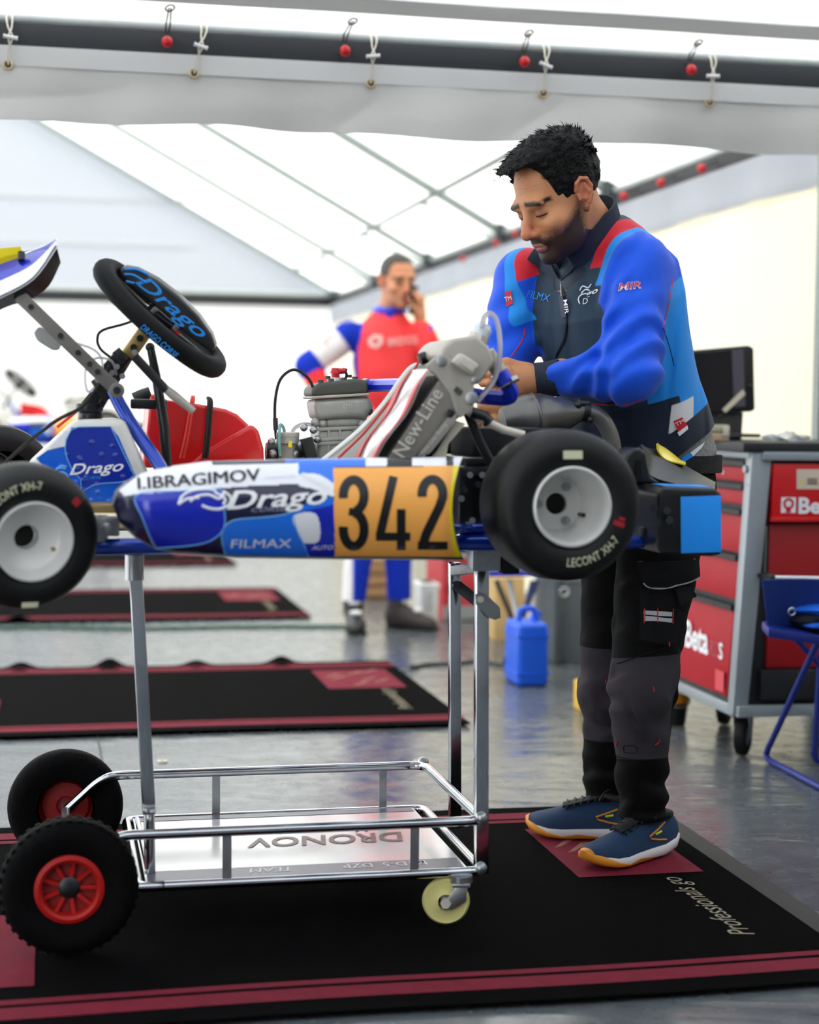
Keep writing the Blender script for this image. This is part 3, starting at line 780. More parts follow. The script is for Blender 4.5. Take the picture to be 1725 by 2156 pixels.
cable([(150, 720), (195, 735), (215, 760), (210, 800), (185, 825), (180, 780), (200, 755), (235, 760), (245, 790)], .03, .0026, m_clear, 'breather_hose')
cable([(240, 760), (215, 800), (180, 850), (160, 900)], -.02, .003, m_clear, 'breather_hose')
cable([(120, 900), (165, 862), (230, 800)], -.05, .003, m_redl)
cable([(1035, 1005), (1000, 1018), (975, 1022)], .3, .003, mat('orange_cable', '#f0531c', .4))
cable([(1040, 1076), (1005, 1080), (972, 1082)], .3, .003, MATS['orange_cable'])

# ---- near side pod
TOPC = [(238, 1062), (246, 1034), (268, 1012), (300, 996), (350, 983), (440, 971), (640, 966), (800, 964), (981, 962)]
BOTC = [(238, 1066), (252, 1100), (285, 1132), (330, 1156), (380, 1167), (500, 1175), (720, 1178), (900, 1179), (976, 1180)]
def interp(tab, x):
    for (a, b), (c, d) in zip(tab, tab[1:]):
        if x <= c:
            t = (x - a) / max(1e-6, c - a); t = max(0, t); return b + (d - b) * t
    return tab[-1][1]
def sm(t): t = max(0., min(1., t)); return t * t * (3 - 2 * t)
def pody(px, py):
    t, b = interp(TOPC, px), interp(BOTC, px); c = (py - t) / max(1, b - t); c = max(0., min(1., c))
    return .50 + .055 * (math.sin(PI * c) ** .6 if 0 < c < 1 else 0) * math.sqrt(sm((px - 236) / 90)) - .015 * sm((px - 930) / 45) * 1.0
def PS(px, py, off=0.0): return KL(px, py, pody(px, py) + off)
def redge(py):                                           # concave rear edge of the pod
    t = (py - 962) / 218.; return 977 - 22 * math.sin(PI * min(1, max(0, t))) ** .8
def inpoly(x, y, P):
    r = False; j = len(P) - 1
    for i in range(len(P)):
        if (P[i][1] > y) != (P[j][1] > y) and x < (P[j][0] - P[i][0]) * (y - P[i][1]) / (P[j][1] - P[i][1]) + P[i][0]: r = not r
        j = i
    return r
def smoothpoly(P, n=6): return [(q.x, q.y) for q in crv([(a, b, 0) for a, b in P], n, True)]
G_deep = smoothpoly([(288, 1042), (380, 1034), (464, 1031), (473, 1075), (469, 1117), (428, 1144), (342, 1153), (326, 1149), (300, 1090)])
G_mid = [(468, 1120), (478, 1104), (500, 1094), (560, 1089), (600, 1083), (618, 1078), (640, 1062), (700, 1045), (706, 1080), (706, 1172), (474, 1168), (468, 1150)]
G_deep2 = [(622, 1085), (640, 1075), (706, 1062), (706, 1176), (650, 1176), (638, 1130)]
G_blob = smoothpoly([(618, 1086), (662, 1080), (674, 1110), (670, 1140), (640, 1143), (626, 1118)])
G_white1 = [(250, 1032), (300, 994), (446, 966), (446, 979), (629, 976), (629, 1019), (545, 1022), (283, 1041), (262, 1045)]
G_top = [(600, 960), (706, 960), (706, 1046), (629, 1020), (629, 974), (600, 974)]
G_whiteswoop = smoothpoly([(629, 1000), (668, 998), (706, 1022), (706, 1046), (660, 1030), (630, 1022)])
G_plate = [(702, 985), (955, 981), (948, 1030), (946, 1090), (950, 1130), (958, 1173), (706, 1176)]
def podcol(x, y):
    t, b = interp(TOPC, x), interp(BOTC, x)
    if y > b - 7 or x > redge(y) - 3: return 0
    if x < 330 and (x - 236) < 9 + (y - 1060) * .12 * (y > 1060): return 0
    if inpoly(x, y, G_plate): return 5
    if x > 940: return 6 if y > 980 else (1 if (x > 955) else 0)
    if y < t + 17 and x > 690:
        return 2 if x < 770 else (1 if x < 815 else (0 if x < 868 else 1))
    if inpoly(x, y, G_blob): return 1
    if inpoly(x, y, G_white1): return 1
    if inpoly(x, y, G_whiteswoop): return 1
    if inpoly(x, y, G_top): return 2
    if inpoly(x, y, G_deep2): return 3
    if inpoly(x, y, G_mid): return 2
    if inpoly(x, y, G_deep): return 3
    return 4
NU, NV = 330, 96
pod_v = []; pod_f = []; pod_m = []
for i in range(NU + 1):
    x0 = 238 + (981 - 238) * i / NU
    for j in range(NV + 1):
        t, b = interp(TOPC, x0), interp(BOTC, x0); y0 = t + (b - t) * j / NV
        x1 = 238 + (redge(y0) - 238) * i / NU
        pod_v.append((x1, y0))
pv = [PS(x, y) for x, y in pod_v]
for i in range(NU):
    for j in range(NV):
        q = (i * (NV + 1) + j, (i + 1) * (NV + 1) + j, (i + 1) * (NV + 1) + j + 1, i * (NV + 1) + j + 1)
        cx = sum(pod_v[k][0] for k in q) / 4; cy = sum(pod_v[k][1] for k in q) / 4
        pod_f.append(q); pod_m.append(podcol(cx, cy))
# back half: inner shell so the pod is a closed hollow body
nb = len(pv)
ring_i = [j for j in range(NV + 1)] + [i * (NV + 1) + NV for i in range(1, NU + 1)] + [NU * (NV + 1) + j for j in range(NV - 1, -1, -1)] + [i * (NV + 1) for i in range(NU - 1, 0, -1)]
for k in ring_i:
    p = pv[k].copy(); p.y -= .10; p.z += (KL(600, 1070, .5).z - p.z) * .12; pv.append(p)
m = len(ring_i)
for k in range(m):
    a, b = ring_i[k], ring_i[(k + 1) % m]; pod_f.append((a, b, nb + (k + 1) % m, nb + k)); pod_m.append(0)
pod_f.append(tuple(nb + k for k in range(m))); pod_m.append(0)
me = bpy.data.meshes.new('side_pod'); me.from_pydata([tuple(p) for p in pv], [], pod_f)
for x in (m_pblack, m_pwhite, m_pblue, m_pdeep, m_pnavy, m_porange, m_pyellow): me.materials.append(x)
me.polygons.foreach_set('material_index', pod_m); me.polygons.foreach_set('use_smooth', [True] * len(pod_f))
bm = bmesh.new(); bm.from_mesh(me); bmesh.ops.recalc_face_normals(bm, faces=bm.faces); bm.to_mesh(me); bm.free()
me.set_sharp_from_angle(angle=math.radians(45))
pod = link(bpy.data.objects.new('side_pod', me), kart); pod['label'] = 'blue and white near side pod with orange number plate'
podF = poly_slab([(238, 1062), (300, 1000), (600, 968), (960, 965), (960, 1178), (400, 1168), (270, 1120)], -.48, -.58).build('side_pod', m_pdeep, kart, bevel=.02); podF['label'] = 'far side pod'
def print_px(txt, x0, y0, x1, y1, h, mt, shear=0, bold=0, name='lettering', off=.0018):
    """print on the pod, baseline between two picture points, cap height h in the same units"""
    L = math.hypot(x1 - x0, y1 - y0); ux, uy = (x1 - x0) / L, (y1 - y0) / L
    return lettering(txt, (0, 0, 0), (1, 0, 0), (0, 1, 0), h, pod, mt, shear=shear, bold=bold, width=L, name=name,
                     fn=lambda u, v: PS(x0 + ux * u + uy * v, y0 + uy * u - ux * v, off))
print_px('I.IBRAGIMOV', 290, 1030, 547, 1011, 25, m_text_k)
print_px('I.IBRAGIMOV', 292, 1029.5, 549, 1010.5, 25, m_text_k, off=.0021)
print_px('MECHANIC TEAM', 560, 1008, 622, 1005, 6, mat('faint_print', '#d8d9e4', .4))
print_px('Drago', 478, 1072, 690, 1060, 38, m_text_w, shear=.32, bold=.016)
print_px('CORSE', 530, 1078, 604, 1075, 9, mat('grey_print', '#8f90a8', .4), shear=.3, bold=.01)
print_px('FILMAX', 486, 1154, 614, 1153, 18, m_text_w, shear=.1)
print_px('AUTO', 656, 1158, 702, 1157, 9, m_text_w, shear=.3)
print_px('ORGANIC', 632, 1003, 690, 1030, 11, m_text_w, bold=.01)
for pts in ([(376, 1062), (384, 1045), (405, 1033), (440, 1030), (455, 1034)], [(400, 1056), (415, 1045), (440, 1042), (462, 1050), (472, 1036)], [(376, 1062), (395, 1050), (420, 1048)], [(470, 1034), (485, 1046), (483, 1062), (462, 1072), (440, 1070), (425, 1064)], [(452, 1036), (474, 1050), (470, 1062)]):
    MB().tube(crv([PS(a, b, .001) for a, b in pts], 5), .0026, 6).build('dragon_stroke', m_text_w, pod)
MB().tube([PS(x, y, .0) for x, y in G_deep + G_deep[:1]], .0014, 5).build('outline', m_outline, pod)
MB().tube(crv([PS(x, y, .0) for x, y in [(474, 1166), (468, 1140), (468, 1120), (478, 1104), (500, 1094), (560, 1089), (600, 1083), (622, 1074)]], 4), .0014, 5).build('outline', m_outline, pod)
MB().tube(crv([PS(x, y, .0) for x, y in [(618, 1086), (626, 1118), (640, 1146), (650, 1172)]], 4), .0012, 5).build('outline', m_outline, pod)
# number: strokes built as flat shapes on the plate
def digit(strokes, name):
    b = MB()
    for (pts, wd) in strokes:
        P0_ = [V3((x, y, 0)) for x, y in pts]; P = [P0_[0]]
        for q0, q1 in zip(P0_, P0_[1:]):
            kk = max(1, int((q1 - q0).length / 5)); P += [q0.lerp(q1, (i + 1) / kk) for i in range(kk)]
        n = len(P); rows = [[], [], [], []]
        for i in range(n):
            t = (P[min(i + 1, n - 1)] - P[max(i - 1, 0)]).normalized(); nrm = V3((-t.y, t.x, 0)) * wd / 2
            for r_, s_ in zip(rows, (1, .33, -.33, -1)): r_.append(P[i] + nrm * s_)
        vs = [PS(p.x, p.y, .0016) for r_ in rows for p in r_]
        b.add(vs, [(k * n + i, k * n + i + 1, (k + 1) * n + i + 1, (k + 1) * n + i) for k in range(3) for i in range(n - 1)])
    return b.build(name, m_text_k, pod, smooth=0)
def arc(cx, cy, rx, ry, a0, a1, n=16): return [(cx + rx * math.cos(math.radians(a0 + (a1 - a0) * k / n)), cy + ry * math.sin(math.radians(a0 + (a1 - a0) * k / n))) for k in range(n + 1)]
digit([(arc(745, 1043, 22, 33, -190, 82, 24), 19), (arc(745, 1115, 22, 35, -88, 190, 26), 19), ([(735, 1077), (750, 1079)], 16)], 'race_number_digit')
digit([([(829, 1003), (800, 1128)], 18), ([(792, 1130), (864, 1130)], 17), ([(845, 1072), (845, 1158)], 18)], 'race_number_digit')
digit([(arc(911, 1040, 22, 31, -190, 15, 18) + [(926, 1066), (898, 1124), (890, 1150)], 19), ([(880, 1149), (943, 1149)], 17)], 'race_number_digit')
for (x, y) in ((746, 1153), (845, 1152), (910, 1152)):
    print_px('OK', x - 6, y + 3, x + 7, y + 3, 5, mat('faint_grey', '#777777', .5), off=.0024)

# ---- airbox (far side, behind the steering wheel)
AB = -.30
ab = poly_slab([(300, 985), (316, 832), (332, 828), (352, 842), (420, 851), (475, 861), (500, 872), (535, 905), (553, 940), (558, 985)], AB + .08, AB - .1).build('airbox', m_airbox, kart, bevel=.025, bseg=3)
poly_slab([(390, 985), (430, 950), (470, 925), (530, 893), (545, 905), (556, 945), (558, 985)], AB + .105, AB - .02).build('airbox_ridge', m_airbox, ab, bevel=.012, bseg=3)
cable([(438, 838, AB + .06), (440, 850, AB + .09), (434, 920, AB + .115), (429, 965, AB + .12)], 0, .004, m_cordk, 'strap', ab)
cable([(441, 838, AB + .05), (446, 850, AB + .09), (441, 920, AB + .115), (436, 965, AB + .12)], 0, .003, m_cordk, 'strap', ab)
cable([(405, 835, AB + .06), (402, 850, AB + .09), (390, 920, AB + .115), (380, 965, AB + .12)], 0, .003, m_redl, 'strap', ab)
cable([(408, 835, AB + .06), (407, 850, AB + .09), (396, 920, AB + .115), (386, 965, AB + .12)], 0, .003, m_redl, 'strap', ab)
MB().tube(KP(AB + .05, (285, 845), (300, 838), (318, 832)), .02, 10).build('intake_tube', m_blackpl, ab)

# ---- carburettor
EY = -.30
cb = bpy.data.objects.new('carburettor', None); link(cb, kart); cb['label'] = 'small metal carburettor with hoses'
MB().lathe([(0, .075), (.024, .075), (.026, .06), (.027, .055), (.021, .05), (.02, 0), (.0, 0)], KL(606, 985, EY + .06), (0, 0, 1), 24).build('slide_body', m_eng, cb)
MB().cyl(KL(606, 922, EY + .06), KL(606, 910, EY + .06), .026, seg=24).build('top_cap', m_rad, cb, bevel=.003)
MB().box(KL(650, 945, EY + .08), (.026, .03, .05), Matrix.Rotation(.25, 3, 'Y')).build('pump_cover', m_blackpl, cb, bevel=.003)
MB().tube(KP(EY, (560, 950), (600, 952), (680, 950)), .02, 14).build('bell_mouth', m_dsteel, cb)
for (px, py) in ((572, 930), (632, 935), (622, 955), (668, 925), (575, 955), (640, 900), (660, 905)): MB().ball(KL(px, py, EY + .07), .009, 8, 6).build('fitting', m_steel, cb)
MB().box(KL(608 + 3, 935, EY + .09), (.008, .006, .014)).build('yellow_tag', m_pyellow, cb)
cable([(613, 935, EY), (618, 905, EY), (640, 893, EY), (662, 900, EY), (668, 930, EY), (655, 960, EY)], 0, .0042, m_clear, 'fuel_hose', cb)
cable([(590, 960, EY + .1), (588, 925, EY + .1), (590, 895, EY + .08), (598, 903, EY + .07), (598, 920, EY + .06)], 0, .0035, mat('teal_hose', '#6fb3b0', .25, alpha=.8), 'fuel_hose', cb)
cable([(582, 925), (579, 890), (580, 840), (590, 800), (612, 780), (632, 782), (652, 800), (662, 825)], EY + .05, .0032, m_cordk, 'throttle_cable')
cable([(581, 905), (580, 880)], EY + .05, .0055, m_blackpl, 'cable_boot')

# ---- engine
en = bpy.data.objects.new('engine', None); link(en, kart); en['label'] = 'water-cooled aluminium kart engine with red spark plug cap'
def eslab(pts, y0, y1, name, mt, bev, seg=3): return poly_slab(pts, y0, y1).build(name, mt, en, bevel=bev, bseg=seg)
eslab([(656, 835), (657, 818), (672, 806), (748, 797), (775, 800), (778, 828)], EY + .065, EY - .065, 'cylinder_head', m_engd, .012)
eslab([(657, 840), (656, 834), (778, 827), (780, 833)], EY + .068, EY - .068, 'head_gasket', m_rad, .002, 1)
eslab([(659, 841), (780, 833), (790, 860), (772, 885), (740, 880), (700, 882), (668, 886)], EY + .062, EY - .062, 'barrel', m_eng, .016)
eslab([(668, 905), (690, 878), (775, 876), (778, 902)], EY + .05, EY - .06, 'barrel_base', m_eng, .012)
eslab([(664, 990), (672, 905), (790, 898), (830, 990)], EY + .06, EY - .07, 'crankcase', m_eng, .01)
for (a, c) in ((904, 899), (926, 920), (934, 928)):
    MB().bar(KL(668, a, EY + .062), KL(800, c, EY + .062), .008, .006, (0, 1, 0)).build('rib', m_eng, en, bevel=.002)
for px in (692, 716, 745): MB().bar(KL(px, 905, EY + .061), KL(px, 985, EY + .061), .005, .006, (0, 1, 0)).build('rib', m_eng, en)
for (px, py) in ((675, 804), (697, 801), (723, 799), (748, 797), (690, 796), (735, 793)): MB().cyl(KL(px, py + 2, EY + (.05 if py > 797 else -.03)), KL(px, py - 4, EY + (.05 if py > 797 else -.03)), .007, seg=8).build('head_bolt', m_engd, en)
MB().cyl(KL(707, 806, EY), KL(707, 795, EY), .011, seg=12).build('spark_plug', m_white, en)
sp = MB().cyl(KL(707, 797, EY), KL(706, 786, EY), .0095, .0095, seg=14); sp.cyl(KL(706, 786, EY), KL(706, 775, EY), .012, .008, seg=14); sp.cyl(KL(700, 782, EY), KL(727, 781, EY), .008, .006, seg=12)
sp.build('spark_plug_cap', m_red, en)
cable([(727, 781), (730, 790), (726, 803)], EY, .003, m_cordk, 'plug_lead', en)
cable([(722, 777), (731, 779)], EY, .003, m_cordk, 'plug_clip', en)
lettering('tm', KL(722, 860, EY + .0625), KL(745, 858, EY + .0625) - KL(722, 860, EY + .0625), (0, 0, 1), .014, en, m_rad, shear=.2, bold=.02, th=.001)
for (px, py) in ((664, 890), (776, 865), (680, 893), (762, 893)): MB().ball(KL(px, py, EY + .05), .011, 10, 8).build('boss', m_engd if px > 770 else m_eng, en)
cable([(760, 812, EY), (800, 811, EY + .05), (860, 810, EY + .2)], 0, .0145, m_hose, 'water_hose')
MB().tube([KL(768, 812, EY + .01), KL(775, 812, EY + .02)], .0165, 16).build('hose_clamp', m_radl, kart)

# ---- seat
SE = crv(KP(.17, (640, 1000), (700, 955), (760, 905), (810, 850), (845, 800), (868, 774), (890, 768)), 5)
SC_ = crv(KP(.0, (650, 1060), (740, 1085), (830, 1075), (880, 1010), (905, 920), (925, 840), (935, 790)), 5)
SF = [V3((p.x - .075, -.17, p.z)) for p in SE]
n = len(SE)
def seatfn(a, c):
    i = int(round(a * (n - 1))); t = c
    A, Bc2, C = SE[i], SC_[i], SF[i]
    if t <= .5: q = t / .5; return A.lerp(Bc2, math.sin(q * PI / 2)) * 1 + V3((0, 0, 0)) if False else V3((A.x + (Bc2.x - A.x) * (1 - math.cos(q * PI / 2)), A.y + (Bc2.y - A.y) * q, A.z + (Bc2.z - A.z) * math.sin(q * PI / 2)))
    q = (1 - t) / .5; return V3((C.x + (Bc2.x - C.x) * (1 - math.cos(q * PI / 2)), C.y + (Bc2.y - C.y) * q, C.z + (Bc2.z - C.z) * math.sin(q * PI / 2)))
seat = MB().grid(seatfn, n - 1, 20, .006).build('seat', m_seat, kart)
MB().tube(SE, .006, 8).build('seat_rim', m_seat, seat)
MB().grid(lambda a, c: SE[int(round(a * (n - 1)))] + V3((0, .004, 0)) + (KL(900, 965, .2) - KL(860, 930, .2)).normalized() * (c * .11) * (1 - .3 * a), n - 1, 4, .003).build('seat_wing', m_seat, seat)
cable([(712, 965), (770, 908), (828, 836), (868, 785), (885, 758), (902, 746)], .215, .0026, m_redl, 'red_cord', seat)


# ---- radiator with its curtain
RY0, RY1 = .43, .25
rd = bpy.data.objects.new('radiator', None); link(rd, kart); rd['label'] = 'tilted aluminium radiator with red and silver curtain'
fA, fB, fC, fD = (818, 972), (862, 972), (985, 868), (940, 782)
core = MB().prism(KP(RY0 - .004, (800, 985), (868, 985), (975, 860), (925, 790)), (0, RY1 - RY0, 0)).build('core', mat('radiator_core', '#2b2a29', .6, .3, bump=.4, bscale=200), rd)
MB().prism(KP(RY0, (812, 972), (866, 972), (976, 872), (972, 840), (930, 790)), (0, -.012, 0)).build('side_tank', mat('grey_side_tank', '#857f78', .45, .2, var=.05), rd, bevel=.006)
d = KL(940, 800, RY0) - KL(835, 972, RY0)
lettering('New-Line', KL(850, 966, RY0 + .002), d, V3((0, 1, 0)).cross(d) * -1 if (V3((0, 1, 0)).cross(d) * -1).z > 0 else V3((0, 1, 0)).cross(d), .026, rd, m_radl, bold=.012, width=d.length * .80, th=.0015, smooth=0)
MB().prism(KP(RY0 + .004, (878, 962), (948, 872), (962, 872), (958, 890), (905, 955)), (0, .003, 0)).build('name_plate', mat('plate_grey', '#9a9590', .4, .2), rd, bevel=.001)
d2 = KL(952, 880, RY0) - KL(890, 960, RY0)
lettering('New Line Racing', KL(892, 957, RY0 + .008), d2, V3((-d2.z, 0, d2.x)) if V3((-d2.z, 0, d2.x)).z > 0 else V3((d2.z, 0, -d2.x)), .008, rd, m_radl, shear=.3, width=d2.length * .8)
MB().prism(KP(RY0 - .02, (905, 972), (960, 885), (982, 892), (945, 935), (938, 972)), (0, -.01, 0)).build('lower_shield', mat('cream_sheet', '#d6cfb9', .45), rd, bevel=.003)
MB().prism(KP(RY0 + .004, (896, 770), (925, 746), (945, 752), (1002, 800), (996, 832), (1000, 858), (972, 880), (962, 876), (948, 830), (918, 790)), (0, -.012, 0)).build('bracket_plate', m_rad, rd, bevel=.004)
MB().prism(KP(RY0 - .006, (928, 748), (934, 730), (952, 713), (1003, 705), (1030, 728), (1044, 762), (1018, 800), (1004, 812), (960, 780)), (0, -.22, 0)).build('top_tank', m_rad, rd, bevel=.010, bseg=3)
MB().prism(KP(RY0 + .02, (952, 763), (972, 742), (1012, 768), (996, 790)), (0, -.03, 0)).build('tank_boss', m_radl, rd, bevel=.006)
MB().prism(KP(RY0 + .0235, (966, 764), (976, 753), (1003, 770), (994, 781)), (0, .002, 0)).build('label_plate', m_radl, rd)
MB().box(KL(955, 733, RY0 - .05), (.03, .08, .006), Matrix.Rotation(-.1, 3, 'Y')).build('black_seal', m_blackpl, rd)
cn = KL(1013, 700, .36); up = (KL(1020, 688, .36) - KL(1005, 722, .36)).normalized()
MB().tube([cn - up * .022, cn - up * .006], .02, 8).build('filler_neck', m_radl, rd)
MB().tube([cn - up * .008, cn + up * .010, cn + up * .012, cn + up * .018], [.0185, .0185, .015, .013], 12).build('radiator_cap', mat('white_cap', '#dde3ea', .35), rd, bevel=.002)
cable([(1015, 690), (1020, 668), (1032, 660), (1046, 675), (1053, 720), (1050, 770), (1035, 810), (1005, 845)], .38, .0052, m_clear, 'overflow_hose', rd)
MB().tube(KP(.34, (1025, 742), (1068, 808)), .0155, 16).build('outlet_pipe', m_rad, rd)
MB().tube(KP(.34, (1050, 784), (1064, 806)), .0185, 16).build('blue_hose_end', m_hose, rd)
cable([(1062, 800, .33), (1076, 825, .32), (1066, 838, .30), (1020, 836, .28), (1000, 832, .25)], 0, .0155, m_hose, 'lower_hose', rd)
MB().tube(KP(.345, (1040, 800), (1072, 812)), .006, 8).build('hose_clamp', m_dsteel, rd)
MB().cyl(KL(1078, 802, .36), KL(1090, 796, .36), .007, seg=6).build('hose_screw', m_steel, rd)
for (px, py, r) in ((930, 760, .010), (994, 838, .012), (948, 870, .008), (1000, 800, .006)): MB().cyl(KL(px, py, RY0 + .003), KL(px, py, RY0 + .010), r, seg=14).build('radiator_bolt', m_steel if px != 948 else m_blackpl, rd, bevel=.002)
MB().prism(KP(RY0 + .006, (955, 822), (962, 813), (975, 824), (968, 833)), (0, .002, 0)).build('slot', m_engd, rd)
# curtain: silver film with red borders across the front of the core
def cur(a, c, off=.0):
    p = KL(806, 978, RY0).lerp(KL(925, 786, RY0), a); return p + V3((.012 + off + .004 * math.sin(a * 9 + c * 7), -(RY0 - RY1) * c, .008))
MB().grid(cur, 24, 10, .002).build('curtain', mat('silver_film', '#cfcbcc', .22, .55, bump=.5, bscale=22), rd)
for (c0, c1) in ((.0, .1), (.88, 1.0)):
    MB().grid(lambda a, c: cur(a, c0 + (c1 - c0) * c, .004), 24, 1, .002).build('curtain_border', mat('red_border', '#d3151c', .35), rd)
cable([(870, 985, .42), (905, 750, .3)], 0, .001, m_redl, 'curtain_cord', rd) if False else None
MB().tube(KP(.28, (898, 752), (925, 755)), .008, 10).build('curtain_roller', m_white, rd)
MB().tube(KP(.28, (884, 757), (898, 752)), .012, 12).build('roller_end', m_blackpl, rd)
# struts holding the radiator
MB().tube(KP(.36, (988, 866), (1005, 878), (1060, 905), (1103, 916)), .0085, 10).build('radiator_strut', m_radl, kart)
MB().tube(KP(.34, (985, 868), (1010, 930), (1042, 990)), .0095, 10).build('black_strut', m_blackpl, kart)
MB().tube(KP(.36, (992, 868), (1020, 878), (1030, 890)), .012, 10).build('strut_joint', m_blackpl, kart)

# ---- exhaust
XY = -.02
ex = bpy.data.objects.new('exhaust', None); link(ex, kart); ex['label'] = 'dark steel expansion chamber and silencer'
a, c = KL(1062, 893, XY), KL(1232, 866, XY); ax = (c - a)
LX = ax.length; ax.normalize()
MB().lathe([(0, -.004), (.034, -.004), (.042, .01), (.051, .032), (.056, .05), (.0555, .064), (.0575, .066), (.0575, .070), (.0555, .072), (.054, .088), (.038, .128), (.021, LX - .012), (.02, LX)], a, ax, 40).build('chamber', m_exh, ex)
MB().tube(crv(KP(XY, (1228, 866), (1250, 870), (1270, 886), (1285, 915), (1292, 950), (1294, 1000)), 6), .0185, 16).build('silencer', mat('silencer_steel', '#7c7a76', .35, .6, var=.2), ex)
MB().tube(KP(XY, (1226, 866), (1238, 868)), .0235, 16).build('joint_band', m_dsteel, ex)
MB().cyl(KL(1220, 850, XY + .01), KL(1240, 850, XY + .01), .009, seg=10).build('band_bolt', m_dsteel, ex)
for (px, py) in ((1243, 884), (1218, 853)): MB().ball(KL(px, py, XY + .02), .008, 8, 6).build('spring_clip', m_dsteel, ex)

# ---- rear bumper
rb = bpy.data.objects.new('rear_bumper', None); link(rb, kart); rb['label'] = 'black plastic rear bumper with blue ends and a yellow patch'
poly_slab([(1386, 1040), (1396, 1024), (1508, 1028), (1522, 1042), (1521, 1168), (1500, 1172), (1392, 1166), (1384, 1150)], .42, -.30).build('bumper_bar', m_blackpl, rb, bevel=.008, bseg=3)
MB().prism(KP(.4225, (1433, 1046), (1518, 1043), (1519, 1162), (1434, 1165)), (0, .002, 0)).build('blue_end', m_sky, rb, bevel=.0008)
tpz = KL(1400, 1026, .42)
MB().prism([KL(1400, 1026, .40) + V3((0, 0, .0022)), KL(1500, 1029, .40) + V3((0, 0, .0022)), KL(1500, 1029, .40) + V3((0, -.07, .0035)), KL(1400, 1026, .40) + V3((0, -.07, .0035))], (0, 0, .0012)).build('blue_top', m_sky, rb)
poly_slab([(1310, 985), (1320, 958), (1334, 943), (1350, 942), (1362, 955), (1366, 985), (1372, 1003), (1395, 1020), (1320, 1020)], .30, .22).build('bumper_lobe', m_blackpl, rb, bevel=.010, bseg=3)
MB().box(KL(1344, 985, .302), (.012, .004, .03)).build('lobe_badge', mat('badge_black', '#050505', .2), rb)
def sadd(a, c):
    P0 = crv(KP(.24, (1352, 942), (1362, 972), (1372, 1002), (1440, 1022), (1506, 1030)), 4); P1 = crv(KP(.05, (1352, 940), (1372, 944), (1396, 950), (1440, 978), (1508, 1016)), 4)
    i = int(round(a * (len(P0) - 1))); q = P0[i].lerp(P1[i], c); q.z += .006 * math.sin(PI * c); return q
MB().grid(sadd, 16, 8, -.012).build('bumper_saddle', mat('satin_black', '#17181b', .35), rb)
def sadp(a, c):
    return sadd(a, c) + V3((0, .0, .0))
ye = MB(); y1 = crv(KP(.052, (1385, 950), (1400, 956), (1425, 975), (1444, 990)), 4); y2 = crv(KP(.11, (1385, 950), (1388, 965), (1405, 982), (1444, 991)), 4)
ye.grid(lambda a, c: y1[int(round(a * 12))].lerp(y2[int(round(a * 12))], c) + V3((0, .0, .014 + .004 * math.sin(PI * c))), 12, 4, .003).build('yellow_patch', m_pyellow, rb)
MB().tube(KP(.33, (1330, 1141), (1362, 1140)), .013, 12).build('bumper_mount', m_blue, rb)
MB().tube(KP(.33, (1358, 1140), (1372, 1139)), .010, 12).build('mount_bush', m_white, rb)
for (px, py) in ((1378, 1070), (1385, 1100), (1405, 1075), (1410, 1095), (1375, 1110)): MB().cyl(KL(px, py, .42), KL(px, py, .43), .008, seg=8).build('mount_bolt', m_dsteel, rb)
MB().box(KL(1375, 1120, .34), (.05, .03, .02)).build('mount_block', m_dsteel, rb, bevel=.003)

# ---- brake and sprocket between pod and rear wheel
bk = bpy.data.objects.new('brake_caliper', None); link(bk, kart); bk['label'] = 'black brake caliper with small bolts'
MB().box(KL(1000, 1050, .28), (.075, .05, .13)).build('caliper_body', m_blackpl, bk, bevel=.008)
MB().lathe([(.03, -.003), (.09, -.003), (.09, .003), (.03, .003)], KL(1060, 1067, .22), (0, 1, 0), 40, True).build('brake_disc', m_dsteel, bk)
for k, (px, py) in enumerate(((975, 995), (990, 1000), (1003, 994), (1016, 1000), (978, 1032), (995, 1096), (1010, 1097), (985, 1105), (1008, 1020), (972, 1050), (1020, 1060))):
    MB().cyl(KL(px, py, .30), KL(px, py, .325), .0065, seg=8).build('caliper_bolt', m_steel if k % 2 else m_dsteel, bk)
MB().box(KL(1005, 970, .15), (.12, .3, .02)).build('brake_bracket', m_blackpl, kart, bevel=.004)
MB().box(KL(1050, 930, .1), (.16, .2, .06)).build('axle_guard', mat('guard_black', '#0b0b0c', .7), kart, bevel=.01)

# ================================================================== KART TROLLEY
TO = V3((KO.x, KO.y, 0))
TY0, TY1 = .175, -.38
tr = thing('kart_trolley', 'chrome two-level kart trolley with big black wheels and yellow castors', 'trolley', TO, KR)
def tb(pts, r, name, mt=m_chrome, seg=12, rr=.03): return MB().tube(fillet(pts, rr, 6), r, seg).build(name, mt, tr)
zl = KL(650, 1851, TY0).z; zu = KL(600, 1745, TY0).z
xr = KL(1016, 1838, TY0).x; xl = KL(292, 1862, TY0).x
def T(x, y, z): return V3((x, y, z))
xa = KL(145, 1890, TY0).x; za = .149
# lower hoop
tb([T(xl - .0, TY0, zl), T(xr, TY0, zl), T(xr, TY1, zl), T(xl, TY1, zl), T(xl, TY0, zl), T(xl - .05, TY0, zl)], .0102, 'lower_rail')
# upper hoop, its ends bent down to the axle
tb([T(xa, TY0 + .01, za), T(xl + .05, TY0, zu), T(xr, TY0, zu), T(xr, TY1, zu), T(xl + .05, TY1, zu), T(xa, TY1 - .01, za)], .0105, 'upper_rail', rr=.04)
for y, xs in ((TY0, (478, 873)), (TY1, (455, 806))):
    for px in xs:
        x = KL(px, 1790 if y > 0 else 1690, y).x
        MB().bar(T(x, y, zl + .006), T(x, y, zu - .006), .018, .004, (0, 1, 0)).build('rail_strut', m_steel, tr)
MB().cyl(T(xa, TY0 + .06, za), T(xa, TY1 - .06, za), .010, seg=14).build('axle', m_steel, tr)
